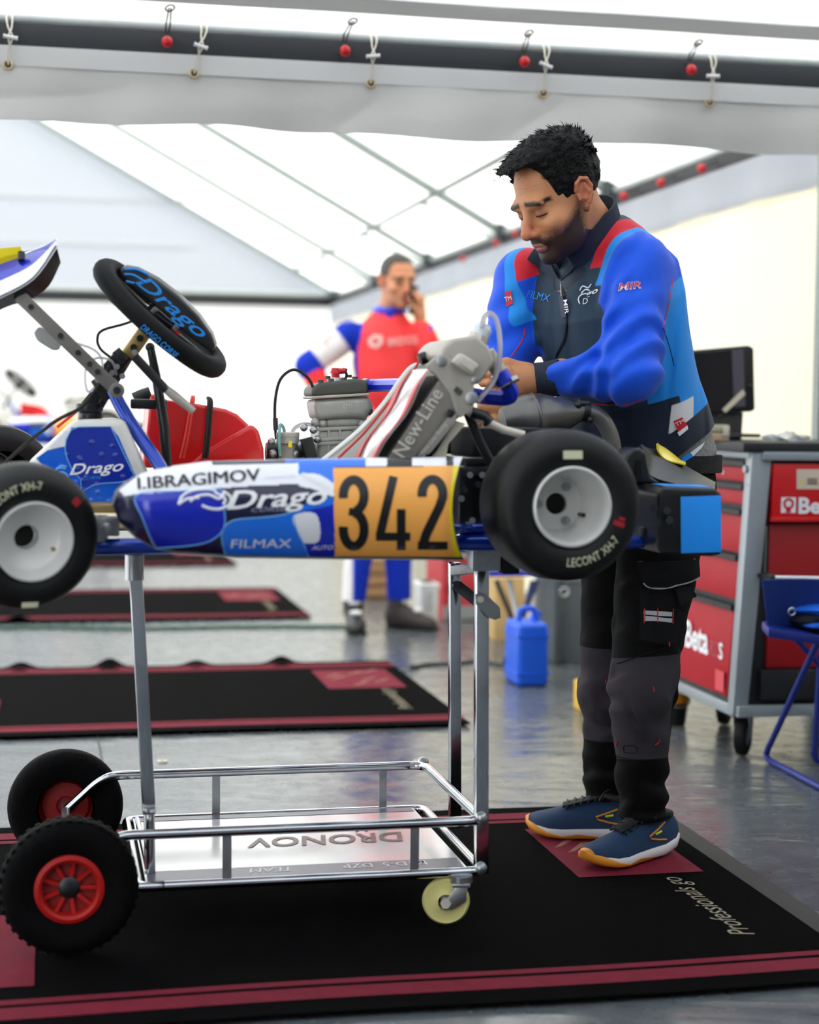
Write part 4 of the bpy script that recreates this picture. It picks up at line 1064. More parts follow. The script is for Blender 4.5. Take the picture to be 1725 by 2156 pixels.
# posts
def post(px0, py0, px1, py1, y, wd=.026):
    a, b = KL(px0, py0, y), KL(px1, py1, y)
    MB().bar(a, b, wd, wd, (0, 1, 0)).build('post', m_steel if False else m_chrome, tr, bevel=.003)
    return a, b
a, b = KL(314, 1712, .10), KL(283, 1168, .10)
MB().bar(a, b, .026, .026, (0, 1, 0)).build('post', m_chrome, tr, bevel=.003)
MB().tube([a, T(a.x - .002, .10, zl)], .0115, 14).build('post_foot', m_chrome, tr)
MB().tube([b - V3((0, 0, .05)), b], .019, 14).build('post_collar', m_steel, tr)
MB().tube([b - V3((0, 0, .005)), b + V3((0, 0, .03))], .014, 12).build('post_rest', m_blackpl, tr)
MB().cyl(T(a.x, .10, zl + .0), T(a.x, TY1, zl + .0), .009, seg=12).build('cross_bar', m_chrome, tr)
yn, yf = TY0 - .012, TY1 + .012
na, nb = KL(1013, 1838, yn), KL(1014, 1182, yn); fa, fb_ = KL(958, 1742, yf), KL(957, 1184, yf)
for (p, q) in ((na, nb), (fa, fb_)):
    MB().bar(p, q, .027, .027, (0, 1, 0)).build('post', m_chrome, tr, bevel=.003)
for p in (T(xr, TY0, zu), T(xr, TY0, zl), T(xr, TY1, zu)):
    MB().ball(p + V3((.004, 0, .006)), .014, 12, 8).build('weld', m_steel, tr)
# top brackets and catch
MB().box(nb + V3((-.005, 0, .012)), (.06, .05, .06)).build('top_bracket', m_steel, tr, bevel=.004)
MB().box(nb + V3((-.055, .01, -.006)), (.035, .04, .035)).build('rubber_pad', m_rubber, tr, bevel=.003)
MB().bar(nb + V3((-.03, .02, .06)), nb + V3((-.06, .02, .02)), .02, .012).build('black_clip', m_blackpl, tr, bevel=.003)
MB().bar(fb_ + V3((0, 0, -.02)), nb + V3((0, 0, -.012)), .022, .022).build('top_bar', m_steel, tr, bevel=.003)
MB().bar(KL(962, 1232, yf + .02), KL(1012, 1272, yf + .12), .026, .004, (0, 1, 0)).build('catch_link', m_dsteel, tr, bevel=.001)
MB().prism(KP(yn + .022, (1000, 1252), (1010, 1246), (1022, 1250), (1052, 1278), (1054, 1300), (1042, 1305), (1028, 1300), (1002, 1272)), (0, .004, 0)).build('catch_plate', m_steel, tr, bevel=.001)
MB().cyl(KL(1012, 1262, yn + .024), KL(1012, 1262, yn + .034), .007, seg=14).build('catch_bolt', m_radl, tr)
MB().cyl(KL(963, 1231, yf + .012), KL(963, 1231, yf + .03), .009, seg=14).build('catch_bolt', m_blackpl, tr)
# tray with print, upside down for us
zt = zl + .004
x1, x0 = xl - .015, xr + .03
m_tray = mat('tray_sheet', '#e6e5e4', .16, .35, var=.05)
sh_ = MB().box(((x0 + x1) / 2, (TY0 + TY1) / 2, zt), (abs(x1 - x0), TY0 - TY1 - .01, .004)).build('tray', m_tray, tr)
for (yc, wd) in ((TY0 - .05, .07), (TY1 + .03, .035)):
    MB().box(((x0 + x1) / 2, yc, zt + .0025), (abs(x1 - x0) - .01, wd, .001)).build('tray_band', mat('tray_band_grey', '#5c5b6c', .3), sh_)
p = KL(862, 1802, -.05); p.z = zt + .003; q = KL(522, 1806, -.05); q.z = zt + .003
wd = abs(q.x - p.x)
p = V3((p.x, -.14, zt + .003))
lettering('DRONOV', p, (1, 0, 0), (0, 1, 0), .075, sh_, mat('tray_print', '#5b2f31', .3), shear=.2, bold=.02, width=wd, th=.0005)
lettering('Motorsport', p + V3((.06, -.07, 0)), (1, 0, 0), (0, 1, 0), .05, sh_, mat('tray_print_dark', '#33333a', .3), shear=.4, width=wd * .6, th=.0006)
lettering('M1D-5  DZP', V3((p.x + .0, TY0 - .07, zt + .0032)), (1, 0, 0), (0, 1, 0), .03, sh_, mat('tray_print_pale', '#cfcfd6', .3), bold=.01, width=wd * .5, th=.0005)
lettering('TEAM', V3((p.x + wd * .8, TY0 - .07, zt + .0032)), (1, 0, 0), (0, 1, 0), .03, sh_, MATS['tray_print_pale'], shear=.2, width=wd * .25, th=.0005)
# big wheels
m_pneu = mat('pneumatic_rubber', '#050506', .85, bump=.3, bscale=60, spec=.12)
def bigwheel(y, sgn, lab):
    wr = bpy.data.objects.new('transport_wheel', None); link(wr, tr); wr.location = (xa, y, za); wr['label'] = lab
    ax = V3((0, sgn, 0)); x, yv, _ = frame_from(ax)
    prof = [(.066, .026), (.085, .036), (.105, .040), (.120, .034), (.129, .02), (.131, .0), (.129, -.02), (.120, -.034), (.105, -.04), (.085, -.036), (.066, -.026)]
    MB().lathe(prof, (0, 0, 0), ax, 64).build('tyre', m_pneu, wr)
    for k in range(40):
        an = 2 * PI * k / 40; c = x * math.cos(an) + yv * math.sin(an)
        for s in (-1, 1):
            MB().box(c * .1285 + ax * (.017 * s), (.009, .014, .006), cols(c.cross(ax), ax, c)).build('tread_block', m_pneu, wr) if sgn > 0 else None
    MB().lathe([(.050, .012), (.052, .030), (.058, .034), (.066, .031), (.067, .024), (.06, .0), (.06, -.02)], (0, 0, 0), ax, 48).build('rim', mat('red_rim', '#b01614', .45, spec=.3), wr)
    MB().lathe([(.0, .008), (.052, .008)], (0, 0, 0), ax, 32).build('rim_disc', mat('red_disc', '#8e1412', .5), wr)
    for k in range(9):
        an = 2 * PI * k / 9; c = x * math.cos(an) + yv * math.sin(an)
        MB().bar(c * .018 + ax * .012, c * .053 + ax * .016, .007, .010, ax).build('spoke', MATS['red_rim'], wr)
    MB().lathe([(0, .022), (.014, .022), (.021, .018), (.021, .0)], (0, 0, 0), ax, 20).build('hub', m_dsteel, wr)
bigwheel(TY0 + .055, 1, 'near black transport wheel with red rim')
bigwheel(TY1 - .055, -1, 'far black transport wheel with red rim')
# the far one shows us its inside: give it the same red rim there
# castors
m_nylon = mat('cream_nylon', '#d9cf86', .5)
def castor(p, lab):
    c = bpy.data.objects.new('castor', None); link(c, tr); c.location = p; c['label'] = lab
    rw = .064; R = p.z
    MB().lathe([(.016, .014), (.03, .009), (.044, .011), (.048, .006), (.049, 0), (.048, -.006), (.044, -.011), (.03, -.009), (.016, -.014)], (0, 0, rw - p.z), (0.25, 1, 0), 40).build('wheel', m_nylon, c)
    ax = V3((.25, 1, 0)).normalized(); sx = ax.cross(ZZ)
    for s in (-1, 1):
        MB().prism([ax * (.018 * s) + sx * a + ZZ * h for a, h in ((-.045, -.018), (-.02, -.02), (.012, rw - p.z - .012), (-.012, rw - p.z - .014), (-.04, -.05))], ax * (.003 * s)).build('fork', m_steel, c, bevel=.001)
    MB().prism([sx * a + ax * b + ZZ * -.012 for a, b in ((-.05, -.025), (-.012, -.025), (-.012, .025), (-.05, .025))], ZZ * -.008).build('swivel', m_steel, c, bevel=.003)
    MB().cyl(sx * -.03 + ZZ * -.014, sx * -.03 + ZZ * .0, .024, seg=20).build('swivel_plate', m_steel, c)
    MB().cyl(ax * -.026 + ZZ * (rw - p.z), ax * .026 + ZZ * (rw - p.z), .011, .011, seg=6).build('axle_nut', m_radl, c)
xc = KL(940, 1925, TY0).x
castor(V3((xc, TY0 - .005, zl - .006)), 'near cream castor under the trolley')
castor(V3((xc + .03, TY1 + .02, zl - .006)), 'far cream castor behind')

# ================================================================== PEOPLE: implicit surfaces meshed as one skin
from mathutils.bvhtree import BVHTree
f32 = np.float32
class Grid:
    def __init__(s, lo, hi, h):
        s.lo = np.array(lo, f32); s.h = h; s.n = [int(math.ceil((hi[i] - lo[i]) / h)) + 1 for i in range(3)]
        ax = [s.lo[i] + h * np.arange(s.n[i], dtype=f32) for i in range(3)]
        s.X, s.Y, s.Z = np.meshgrid(*ax, indexing='ij', copy=False)
def pts_of(g): return g if isinstance(g, tuple) else (g.X, g.Y, g.Z)
def s_cone(P, a, b, ra, rb):
    X, Y, Z = P; a = [float(x) for x in a]; d = [float(b[i]) - a[i] for i in range(3)]; L2 = sum(x * x for x in d) + 1e-12
    t = ((X - a[0]) * d[0] + (Y - a[1]) * d[1] + (Z - a[2]) * d[2]) / L2
    t = np.clip(t, 0, 1)
    return np.sqrt((X - a[0] - t * d[0]) ** 2 + (Y - a[1] - t * d[1]) ** 2 + (Z - a[2] - t * d[2]) ** 2) - (ra + (rb - ra) * t)
def s_ell(P, c, r, R=None):
    X, Y, Z = P; x, y, z = X - float(c[0]), Y - float(c[1]), Z - float(c[2])
    if R is not None:
        x, y, z = (R[0][0] * x + R[0][1] * y + R[0][2] * z, R[1][0] * x + R[1][1] * y + R[1][2] * z, R[2][0] * x + R[2][1] * y + R[2][2] * z)
    k0 = np.sqrt((x / r[0]) ** 2 + (y / r[1]) ** 2 + (z / r[2]) ** 2); k1 = np.sqrt((x / r[0] ** 2) ** 2 + (y / r[1] ** 2) ** 2 + (z / r[2] ** 2) ** 2) + 1e-9
    return k0 * (k0 - 1) / k1
def smin(a, b, k):
    h = np.maximum(k - np.abs(a - b), 0) / k; return np.minimum(a, b) - h * h * k * .25
def smax(a, b, k): return -smin(-a, -b, k)
def sstep(x, a, b): t = np.clip((x - a) / (b - a), 0, 1); return t * t * (3 - 2 * t)
_rs = np.random.RandomState(3)
_W = [(_rs.normal(size=3), _rs.uniform(0, 6.28)) for _ in range(24)]
def wnoise(P, scale, n=7, o=0):
    X, Y, Z = P; r = 0
    for k in range(n):
        w, ph = _W[(k + o) % 24]; r = r + np.sin((w[0] * X + w[1] * Y + w[2] * Z) * scale + ph + .7 * r)
    return r / n
def nets(F, g):
    S = F < 0
    c = S[:-1, :-1, :-1].astype(np.int8)
    tot = sum(S[i:S.shape[0] - 1 + i, j:S.shape[1] - 1 + j, k:S.shape[2] - 1 + k].astype(np.int8) for i in (0, 1) for j in (0, 1) for k in (0, 1))
    act = (tot > 0) & (tot < 8); idx = np.argwhere(act); N = len(idx)
    ids = -np.ones(act.shape, np.int32); ids[act] = np.arange(N)
    acc = np.zeros((N, 3)); cnt = np.zeros(N)
    cor = [(i, j, k) for i in (0, 1) for j in (0, 1) for k in (0, 1)]
    V = {c_: F[idx[:, 0] + c_[0], idx[:, 1] + c_[1], idx[:, 2] + c_[2]] for c_ in cor}
    for a in cor:
        for ax in range(3):
            if a[ax]: continue
            b = list(a); b[ax] = 1; b = tuple(b); fa, fb2 = V[a], V[b]; m = (fa < 0) != (fb2 < 0)
            t = fa[m] / (fa[m] - fb2[m]); p = np.tile(np.array(a, float), (m.sum(), 1)); p[:, ax] += t
            acc[m] += p; cnt[m] += 1
    vs = (idx + acc / cnt[:, None]) * g.h + g.lo
    fs = []
    for ax in range(3):
        o1, o2 = [(1, 2), (2, 0), (0, 1)][ax]
        sl0 = [slice(None)] * 3; sl1 = [slice(None)] * 3; sl0[ax] = slice(0, -1); sl1[ax] = slice(1, None)
        A, B = S[tuple(sl0)], S[tuple(sl1)]
        ch = np.argwhere(A != B)
        ch = ch[(ch[:, o1] > 0) & (ch[:, o2] > 0) & (ch[:, o1] < F.shape[o1] - 1) & (ch[:, o2] < F.shape[o2] - 1)]
        e1 = np.zeros(3, int); e1[o1] = 1; e2 = np.zeros(3, int); e2[o2] = 1
        q = [ch - e1 - e2, ch - e2, ch, ch - e1]
        q = np.stack([ids[x[:, 0], x[:, 1], x[:, 2]] for x in q], 1)
        inside = A[ch[:, 0], ch[:, 1], ch[:, 2]]
        q[~inside] = q[~inside][:, ::-1]
        fs.append(q)
    return vs, np.concatenate(fs)
def skin_obj(name, parts, material, parent, attrs=None):
    """parts: [(verts, quads)] joined into one mesh; attrs(P) -> {name: values} evaluated at the vertices"""
    off = 0; Vs = []; Fs = []
    for v, f in parts: Vs.append(v); Fs.append(f + off); off += len(v)
    v = np.concatenate(Vs); f = np.concatenate(Fs)
    inv = inv_of(parent); Mi = np.array(inv); vl = v @ Mi[:3, :3].T + Mi[:3, 3]
    me = bpy.data.meshes.new(name); me.vertices.add(len(vl)); me.vertices.foreach_set('co', vl.astype(f32).ravel())
    me.loops.add(len(f) * 4); me.loops.foreach_set('vertex_index', f.astype(np.int32).ravel())
    me.polygons.add(len(f)); me.polygons.foreach_set('loop_start', np.arange(len(f), dtype=np.int32) * 4)
    me.update(calc_edges=True); me.validate()
    me.polygons.foreach_set('use_smooth', np.ones(len(me.polygons), bool))
    if attrs:
        P = (v[:, 0], v[:, 1], v[:, 2])
        for k, a in attrs(P).items():
            at_ = me.attributes.new(k, 'FLOAT', 'POINT'); at_.data.foreach_set('value', np.broadcast_to(a, (len(v),)).astype(f32).copy())
    me.materials.append(material)
    return link(bpy.data.objects.new(name, me), parent), v, f
def layered(name, base, layers, rough=.7, bump=0.0, bscale=200, sheen=0.0, sss=0.0, spec=.3, soft=.0012, bdist=.003):
    """cloth / skin: plain colours laid over each other where a stored field is positive; layers (attr, colour, softness, noise, nscale)"""
    m = bpy.data.materials.new(name); m.use_nodes = True; t = m.node_tree; b = t.nodes['Principled BSDF']; L = t.links
    b.inputs['Roughness'].default_value = rough; b.inputs['Specular IOR Level'].default_value = spec; b.inputs['Sheen Weight'].default_value = sheen
    if sss: b.inputs['Subsurface Weight'].default_value = sss; b.inputs['Subsurface Radius'].default_value = (.012, .005, .003); b.inputs['Subsurface Scale'].default_value = .5
    rgb = t.nodes.new('ShaderNodeRGB'); rgb.outputs[0].default_value = lin(base); cur = rgb.outputs[0]
    tc = t.nodes.new('ShaderNodeTexCoord')
    for ly in layers:
        at_, col = ly[0], ly[1]; sf = ly[2] if len(ly) > 2 else soft; nz = ly[3] if len(ly) > 3 else 0; ns = ly[4] if len(ly) > 4 else 300; op = ly[5] if len(ly) > 5 else 1.0
        a = t.nodes.new('ShaderNodeAttribute'); a.attribute_name = at_; val = a.outputs['Fac']
        if nz:
            n = t.nodes.new('ShaderNodeTexNoise'); n.inputs['Scale'].default_value = ns; n.inputs['Detail'].default_value = 2; L.new(tc.outputs['Object'], n.inputs['Vector'])
            s_ = t.nodes.new('ShaderNodeMath'); s_.operation = 'MULTIPLY_ADD'; s_.inputs[1].default_value = nz; L.new(n.outputs['Fac'], s_.inputs[0])
            s2 = t.nodes.new('ShaderNodeMath'); s2.operation = 'SUBTRACT'; s2.inputs[1].default_value = nz * .5; L.new(val, s2.inputs[0]); L.new(s2.outputs[0], s_.inputs[2]); val = s_.outputs[0]
        mr = t.nodes.new('ShaderNodeMapRange'); mr.inputs['From Min'].default_value = -sf; mr.inputs['From Max'].default_value = sf; mr.inputs['To Max'].default_value = op; L.new(val, mr.inputs['Value'])
        mx = t.nodes.new('ShaderNodeMix'); mx.data_type = 'RGBA'; mx.inputs['B'].default_value = lin(col)
        L.new(mr.outputs['Result'], mx.inputs['Factor']); L.new(cur, mx.inputs['A']); cur = mx.outputs['Result']
    L.new(cur, b.inputs['Base Color'])
    if bump:
        n = t.nodes.new('ShaderNodeTexNoise'); n.inputs['Scale'].default_value = bscale; n.inputs['Detail'].default_value = 3; L.new(tc.outputs['Object'], n.inputs['Vector'])
        bp = t.nodes.new('ShaderNodeBump'); bp.inputs['Strength'].default_value = bump; bp.inputs['Distance'].default_value = bdist
        L.new(n.outputs['Fac'], bp.inputs['Height']); L.new(bp.outputs['Normal'], b.inputs['Normal'])
    return m
def inv_of(o):
    m = Matrix.Identity(4)
    while o is not None: m = o.matrix_basis @ m; o = o.parent
    return m.inverted()
class Surf:
    """a meshed cloth to which patches, seams and prints are fitted"""
    def __init__(s, v, f): s.t = BVHTree.FromPolygons([tuple(x) for x in v], [tuple(int(i) for i in x) for x in f])
    def hit(s, px, py, off=.0015):
        d = ray(px, py).normalized(); r = s.t.ray_cast(CAM + d * 1.5, d)
        if r[0] is None:
            for k in range(1, 8):
                for dx, dy in ((k * 4, 0), (-k * 4, 0), (0, k * 4), (0, -k * 4)):
                    d = ray(px + dx, py + dy).normalized(); r = s.t.ray_cast(CAM + d * 1.5, d)
                    if r[0] is not None: break
                if r[0] is not None: break
        if r[0] is None: return at(px, py, 3.9)
        n = r[1]
        if n.dot(d) > 0: n = -n
        return r[0] + n * off
def patch(S, poly, name, mt, parent, off=.0015, step=6, th=.0):
    """cloth piece cut to a closed outline and laid on a surface"""
    bm = bmesh.new(); vs = [bm.verts.new((x, y, 0)) for x, y in poly]; bm.faces.new(vs)
    bmesh.ops.triangulate(bm, faces=bm.faces)
    for _ in range(5):
        es = [e for e in bm.edges if e.calc_length() > step]
        if not es: break
        bmesh.ops.subdivide_edges(bm, edges=es, cuts=1); bmesh.ops.triangulate(bm, faces=bm.faces)
    inv = inv_of(parent)
    for v in bm.verts: v.co = inv @ S.hit(v.co.x, v.co.y, off)
    bmesh.ops.recalc_face_normals(bm, faces=bm.faces)
    if th:
        g = bmesh.ops.solidify(bm, geom=bm.faces[:], thickness=th)
    me = bpy.data.meshes.new(name); bm.to_mesh(me); bm.free(); me.materials.append(mt)
    me.polygons.foreach_set('use_smooth', [True] * len(me.polygons)); me.set_sharp_from_angle(angle=math.radians(50))
    return link(bpy.data.objects.new(name, me), parent)
def seam(S, pts, name, mt, parent, r=.0015, off=.0, n=6):
    inv = inv_of(parent); P = crv([(x, y, 0) for x, y in pts], n)
    return MB().tube([inv @ S.hit(p.x, p.y, off) for p in P], r, 6).build(name, mt, parent)
def cloth_text(S, txt, x0, y0, x1, y1, h, mt, parent, shear=0, bold=0, off=.002, sq=1.0):
    L = math.hypot(x1 - x0, y1 - y0); ux, uy = (x1 - x0) / L, (y1 - y0) / L; inv = inv_of(parent)
    return lettering(txt, (0, 0, 0), (1, 0, 0), (0, 1, 0), h, parent, mt, shear=shear, bold=bold, width=L, fn=lambda u, v: inv @ S.hit(x0 + ux * u + uy * v * sq, y0 + uy * u - ux * v, off))

# ================================================================== THE MECHANIC
HD = V3((-.75, -.66, 0)).normalized(); LD = V3((-HD.y, HD.x, 0))                 # where he faces, his left
mech = thing('person', 'dark-haired bearded mechanic in blue and navy jacket bending over the kart', 'person', floor_at(1300, 1815))
# ---- head frame
HY = V3((-.84, -.54, 0)).normalized(); hp = math.radians(28)
HF = (HY * math.cos(hp) - ZZ * math.sin(hp)); HL = V3((-HY.y, HY.x, 0)); HL = (HL + ZZ * .02).normalized(); HU = HF.cross(HL).normalized(); HL = HU.cross(HF)
HC = at(1173, 415, 3.80)
def hw(p): return HC + HF * p[0] + HL * p[1] + HU * p[2]
def hloc(P):
    X, Y, Z = P[0] - HC.x, P[1] - HC.y, P[2] - HC.z
    return tuple(X * a.x + Y * a.y + Z * a.z for a in (HF, HL, HU))
NECK = at(1255, 505, 3.93)
def head_field(P, lo=False):
    q = hloc(P)
    d = s_ell(q, (-.012, 0, .035), (.099, .0765, .088))
    d = smin(d, s_ell(q, (.024, 0, -.038), (.070, .0615, .080)), .03)
    d = smin(d, s_ell(q, (.030, 0, -.088), (.056, .049, .034)), .025)
    d = smin(d, s_ell(q, (.075, 0, -.108), (.021, .026, .018)), .02)
    for s in (-1, 1):
        d = smin(d, s_ell(q, (.058, .047 * s, -.034), (.026, .018, .018)), .022)
        d = smax(d, -s_ell(q, (.104, .033 * s, -.004), (.022, .021, .0125)), .014)
        d = smin(d, s_ell(q, (.0765, .0325 * s, -.0055), (.0125, .0150, .0115)), .006)
        d = smin(d, s_ell(q, (.0835, .034 * s, .0165), (.010, .024, .0075)), .014)
    d = smin(d, s_ell(q, (.078, 0, .022), (.014, .042, .012)), .018)
    d = smin(d, s_cone(q, (.088, 0, .004), (.1125, 0, -.036), .0085, .0115), .012)
    d = smin(d, s_ell(q, (.112, 0, -.042), (.0125, .0135, .0105)), .010)
    for s in (-1, 1):
        d = smin(d, s_ell(q, (.0985, .0135 * s, -.046), (.012, .0078, .0085)), .007)
        d = smax(d, -s_ell(q, (.104, .0065 * s, -.0545), (.007, .0036, .004)), .004)
    d = smin(d, s_ell(q, (.086, 0, -.066), (.014, .026, .014)), .014)                # upper lip mound
    d = smin(d, s_ell(q, (.0930, 0, -.0725), (.0060, .0190, .0042)), .006)
    d = smin(d, s_ell(q, (.0905, 0, -.0820), (.0070, .0170, .0048)), .006)
    d = smax(d, -s_ell(q, (.106, 0, -.0775), (.010, .021, .0016)), .003)
    for s in (-1, 1):                                                                  # ears
        e = s_ell(q, (-.012, .0795 * s, -.004), (.0185, .0055, .030), ((.94, -.34 * s, -.16), (.32 * s, .94, 0), (.16, 0, .98)))
        arc_ = [(.006, .079, .008), (.002, .085, .022), (-.010, .089, .029), (-.024, .0905, .022), (-.029, .090, .004), (-.024, .0875, -.014), (-.013, .084, -.027), (-.004, .080, -.036)]
        for a_, b_ in zip(arc_, arc_[1:]): e = smin(e, s_cone(q, (a_[0], a_[1] * s, a_[2]), (b_[0], b_[1] * s, b_[2]), .0042, .0042), .003)
        e = smin(e, s_ell(q, (-.003, .080 * s, -.037), (.0085, .0050, .0095)), .005)
        for a_, b_ in (((-.016, .0865, .014), (-.019, .0875, -.004)), ((-.019, .0875, -.004), (-.010, .084, -.018)), ((.004, .0805, -.004), (.005, .0815, -.014))): e = smin(e, s_cone(q, (a_[0], a_[1] * s, a_[2]), (b_[0], b_[1] * s, b_[2]), .0035, .0035), .004)
        e = smax(e, -s_ell(q, (-.006, .0875 * s, -.006), (.0085, .0075, .0105)), .004)
        d = smin(d, e, .005)
    nb_ = hloc(tuple(np.float32(x) for x in NECK)); d = smin(d, s_cone(q, (-.035, 0, -.045), [float(x) for x in nb_], .058, .062), .025)
    d = smin(d, s_cone(q, (-.035, .03, -.05), [float(nb_[0]) + .03, float(nb_[1]) + .02, float(nb_[2]) + .02], .02, .02), .02)
    return d
c = HC
g = Grid((c.x - .17, c.y - .16, c.z - .27), (c.x + .20, c.y + .24, c.z + .16), .0024)
head = nets(head_field((g.X, g.Y, g.Z)), g)
# ---- hands
def hand_field(P, W, K, back, curl, thumb_up, R=1.0):
    """W wrist, K middle knuckle (world), back = outward normal of the hand's back, thumb_up = side of the thumb"""
    W, K = V3(W), V3(K); d = (K - W).normalized(); u = (V3(thumb_up) - d * V3(thumb_up).dot(d)).normalized(); n = d.cross(u); n = n if n.dot(V3(back)) > 0 else -n
    L = (K - W).length
    f = s_cone(P, W - d * .07, W + d * .01, .031, .027)
    f = smin(f, s_cone(P, W + u * .012 + d * .02, K + u * .016, .020, .0165), .02)
    f = smin(f, s_cone(P, W - u * .012 + d * .02, K - u * .020, .019, .0145), .02)
    f = smin(f, s_cone(P, W + d * .01, K, .021, .0175), .02)
    for k, (off, ln, r) in enumerate(((.030, .074, .0092), (.0105, .082, .0095), (-.0095, .077, .0090), (-.028, .060, .0080))):
        a = K + u * off - d * (.004 + .004 * abs(k - 1)); c1 = math.radians(curl[0] + 4 * k); c2 = math.radians(curl[1] + 5 * k); c3 = math.radians(curl[2] + 5 * k)
        d1 = d * math.cos(c1) - n * math.sin(c1); b = a + d1 * ln * .46
        d2 = d * math.cos(c2) - n * math.sin(c2); e = b + d2 * ln * .30
        d3 = d * math.cos(c3) - n * math.sin(c3); h = e + d3 * ln * .24
        fg = smin(s_cone(P, a, b, r * 1.08, r), s_cone(P, b, e, r * 1.02, r * .92), .004); fg = smin(fg, s_cone(P, e, h, r * .95, r * .78), .004)
        f = smin(f, fg, .0035)
        f = smin(f, s_ell(P, a + n * .004, (.010, .010, .009)), .008)
    t0 = W + u * .024 + d * .022 - n * .006; t1 = W + u * .046 + d * .055 - n * .018; t2 = t1 + (d * .8 - n * .45 + u * .1).normalized() * .032; t3 = t2 + (d * .85 - n * .5 - u * .15).normalized() * .026
    f = smin(f, s_cone(P, t0, t1, .0165, .0118), .014); f = smin(f, s_cone(P, t1, t2, .0115, .0100), .004); f = smin(f, s_cone(P, t2, t3, .0100, .0080), .004)
    return f
LW, LK = at(1128, 797, 3.80), at(1066, 812, 3.765)
RW_, RK = at(1064, 824, 3.88), at(1036, 858, 3.80)
def mesh_hand(W, K, *a):
    lo = [min(W[i], K[i]) - .13 for i in range(3)]; hi = [max(W[i], K[i]) + .13 for i in range(3)]; g = Grid(lo, hi, .0024); return nets(hand_field((g.X, g.Y, g.Z), W, K, *a), g)
handL = mesh_hand(LW, LK, V3((0, -1, .25)), (35, 75, 100), V3((.1, 0, 1)))
handR = mesh_hand(RW_, RK, V3((-.4, -.6, .7)), (30, 60, 80), V3((.9, -.3, 0)))
# ---- bones of the body under the clothes, coarse
PEL = at(1372, 985, 4.02); CH = at(1262, 600, 3.93)
hipL, hipR = at(1400, 1045, 3.95), at(1312, 1045, 4.10)
knL, knR = at(1352, 1455, 3.89), at(1283, 1450, 4.12)
anL, anR = at(1352, 1722, 4.0), at(1272, 1692, 4.2)
shL, shR = at(1342, 560, 3.80), at(1108, 590, 4.03)
elL, elR = at(1326, 786, 3.70), at(1068, 752, 3.98)
def body_field(P):
    d = s_cone(P, PEL, CH, .10, .11)
    for a, b, r0, r1 in ((CH, NECK, .06, .05), (hipL, knL, .065, .05), (knL, anL, .045, .035), (hipR, knR, .065, .05), (knR, anR, .045, .035), (shL, elL, .045, .036), (elL, LW, .036, .027), (shR, elR, .045, .036), (elR, RW_, .036, .027), (CH, shL, .05, .04), (CH, shR, .05, .04), (PEL, hipL, .09, .07), (PEL, hipR, .09, .07)):
        d = smin(d, s_cone(P, a, b, r0, r1), .02)
    return d
g = Grid((.1, 3.55, .06), (.8, 4.35, 1.6), .014); bodyc = nets(body_field((g.X, g.Y, g.Z)), g)
TUP = (NECK - CH).normalized()
def skin_attrs(P):
    q = hloc(P); x, y, z = q; ay = np.abs(y); far = (np.sqrt(x * x + y * y + z * z) > .2)
    jaw = np.minimum(np.minimum(-.046 - .35 * np.maximum(x - .05, 0) * 0 - z + .55 * np.maximum(.055 - x, 0), .15 - 0 * x), x + .012)
    # beard: below a line from the sideburn to the corner of the mouth, under the nose, along the jaw
    line = -.055 + .55 * np.clip(.062 - x, 0, .06) + .012 * sstep(ay, .02, .035) * 0
    beard = np.minimum(line - z, x + .004)
    beard = np.minimum(beard, z + .138 + .4 * (.08 - x) * 0)
    mus = .022 - np.abs(z + .0625 + .3 * np.maximum(ay - .008, 0)) * 2.0; mus = np.minimum(mus, .034 - ay); mus = np.minimum(mus, x - .06)
    lip = .0088 - np.sqrt(((z + .0780)) ** 2 + (np.maximum(ay - .011, 0)) ** 2); lip = np.minimum(lip, x - .075)
    chin = .026 - np.sqrt((x - .085) ** 2 + y ** 2 * .7 + (z + .104) ** 2); beard = np.maximum(np.maximum(beard, mus), chin) - np.where(lip > -.001, .03, 0)
    beard = np.where(far, -1, beard)
    br = .0052 - np.abs(z - .0205 + .25 * np.maximum(ay - .036, 0) - .12 * np.maximum(.03 - ay, 0)); br = np.minimum(br, np.minimum(ay - .010, .056 - ay)); br = np.minimum(br, x - .03); br = np.where(far, -1, br)
    nose = .022 - np.sqrt((x - .112) ** 2 + y ** 2 + (z + .042) ** 2); ear = np.where((ay > .074) & (x < .012) & (x > -.04), .01, -.02); red = np.where(far, -.05, np.maximum(nose, ear))
    lash = .0017 - np.abs(z + .0105 + .02 * np.abs(ay - .033)); lash = np.minimum(lash, np.minimum(ay - .0195, .0485 - ay)); lash = np.minimum(lash, x - .06); lash = np.where(far, -1, lash)
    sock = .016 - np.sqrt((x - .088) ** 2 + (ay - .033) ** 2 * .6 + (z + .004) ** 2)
    crease = .0006 - np.abs(z - .044 - .003 * np.sin(y * 60)); crease = np.maximum(crease, .0006 - np.abs(z - .056 + .003 * np.sin(y * 50))); crease = np.where((x > .05) & (ay < .045), crease, -1)
    nd = np.sqrt((P[0] - NECK.x) ** 2 + (P[1] - NECK.y) ** 2 + (P[2] - NECK.z) ** 2)
    tee = np.where(nd < .16, .012 - ((P[0] - NECK.x) * TUP.x + (P[1] - NECK.y) * TUP.y + (P[2] - NECK.z) * TUP.z), -1)
    return {'tee': tee, 'beard': beard, 'lip': np.where(far, -1, lip), 'brow': br, 'red': red, 'lash': lash, 'sock': np.where(far, -1, sock), 'crease': crease}
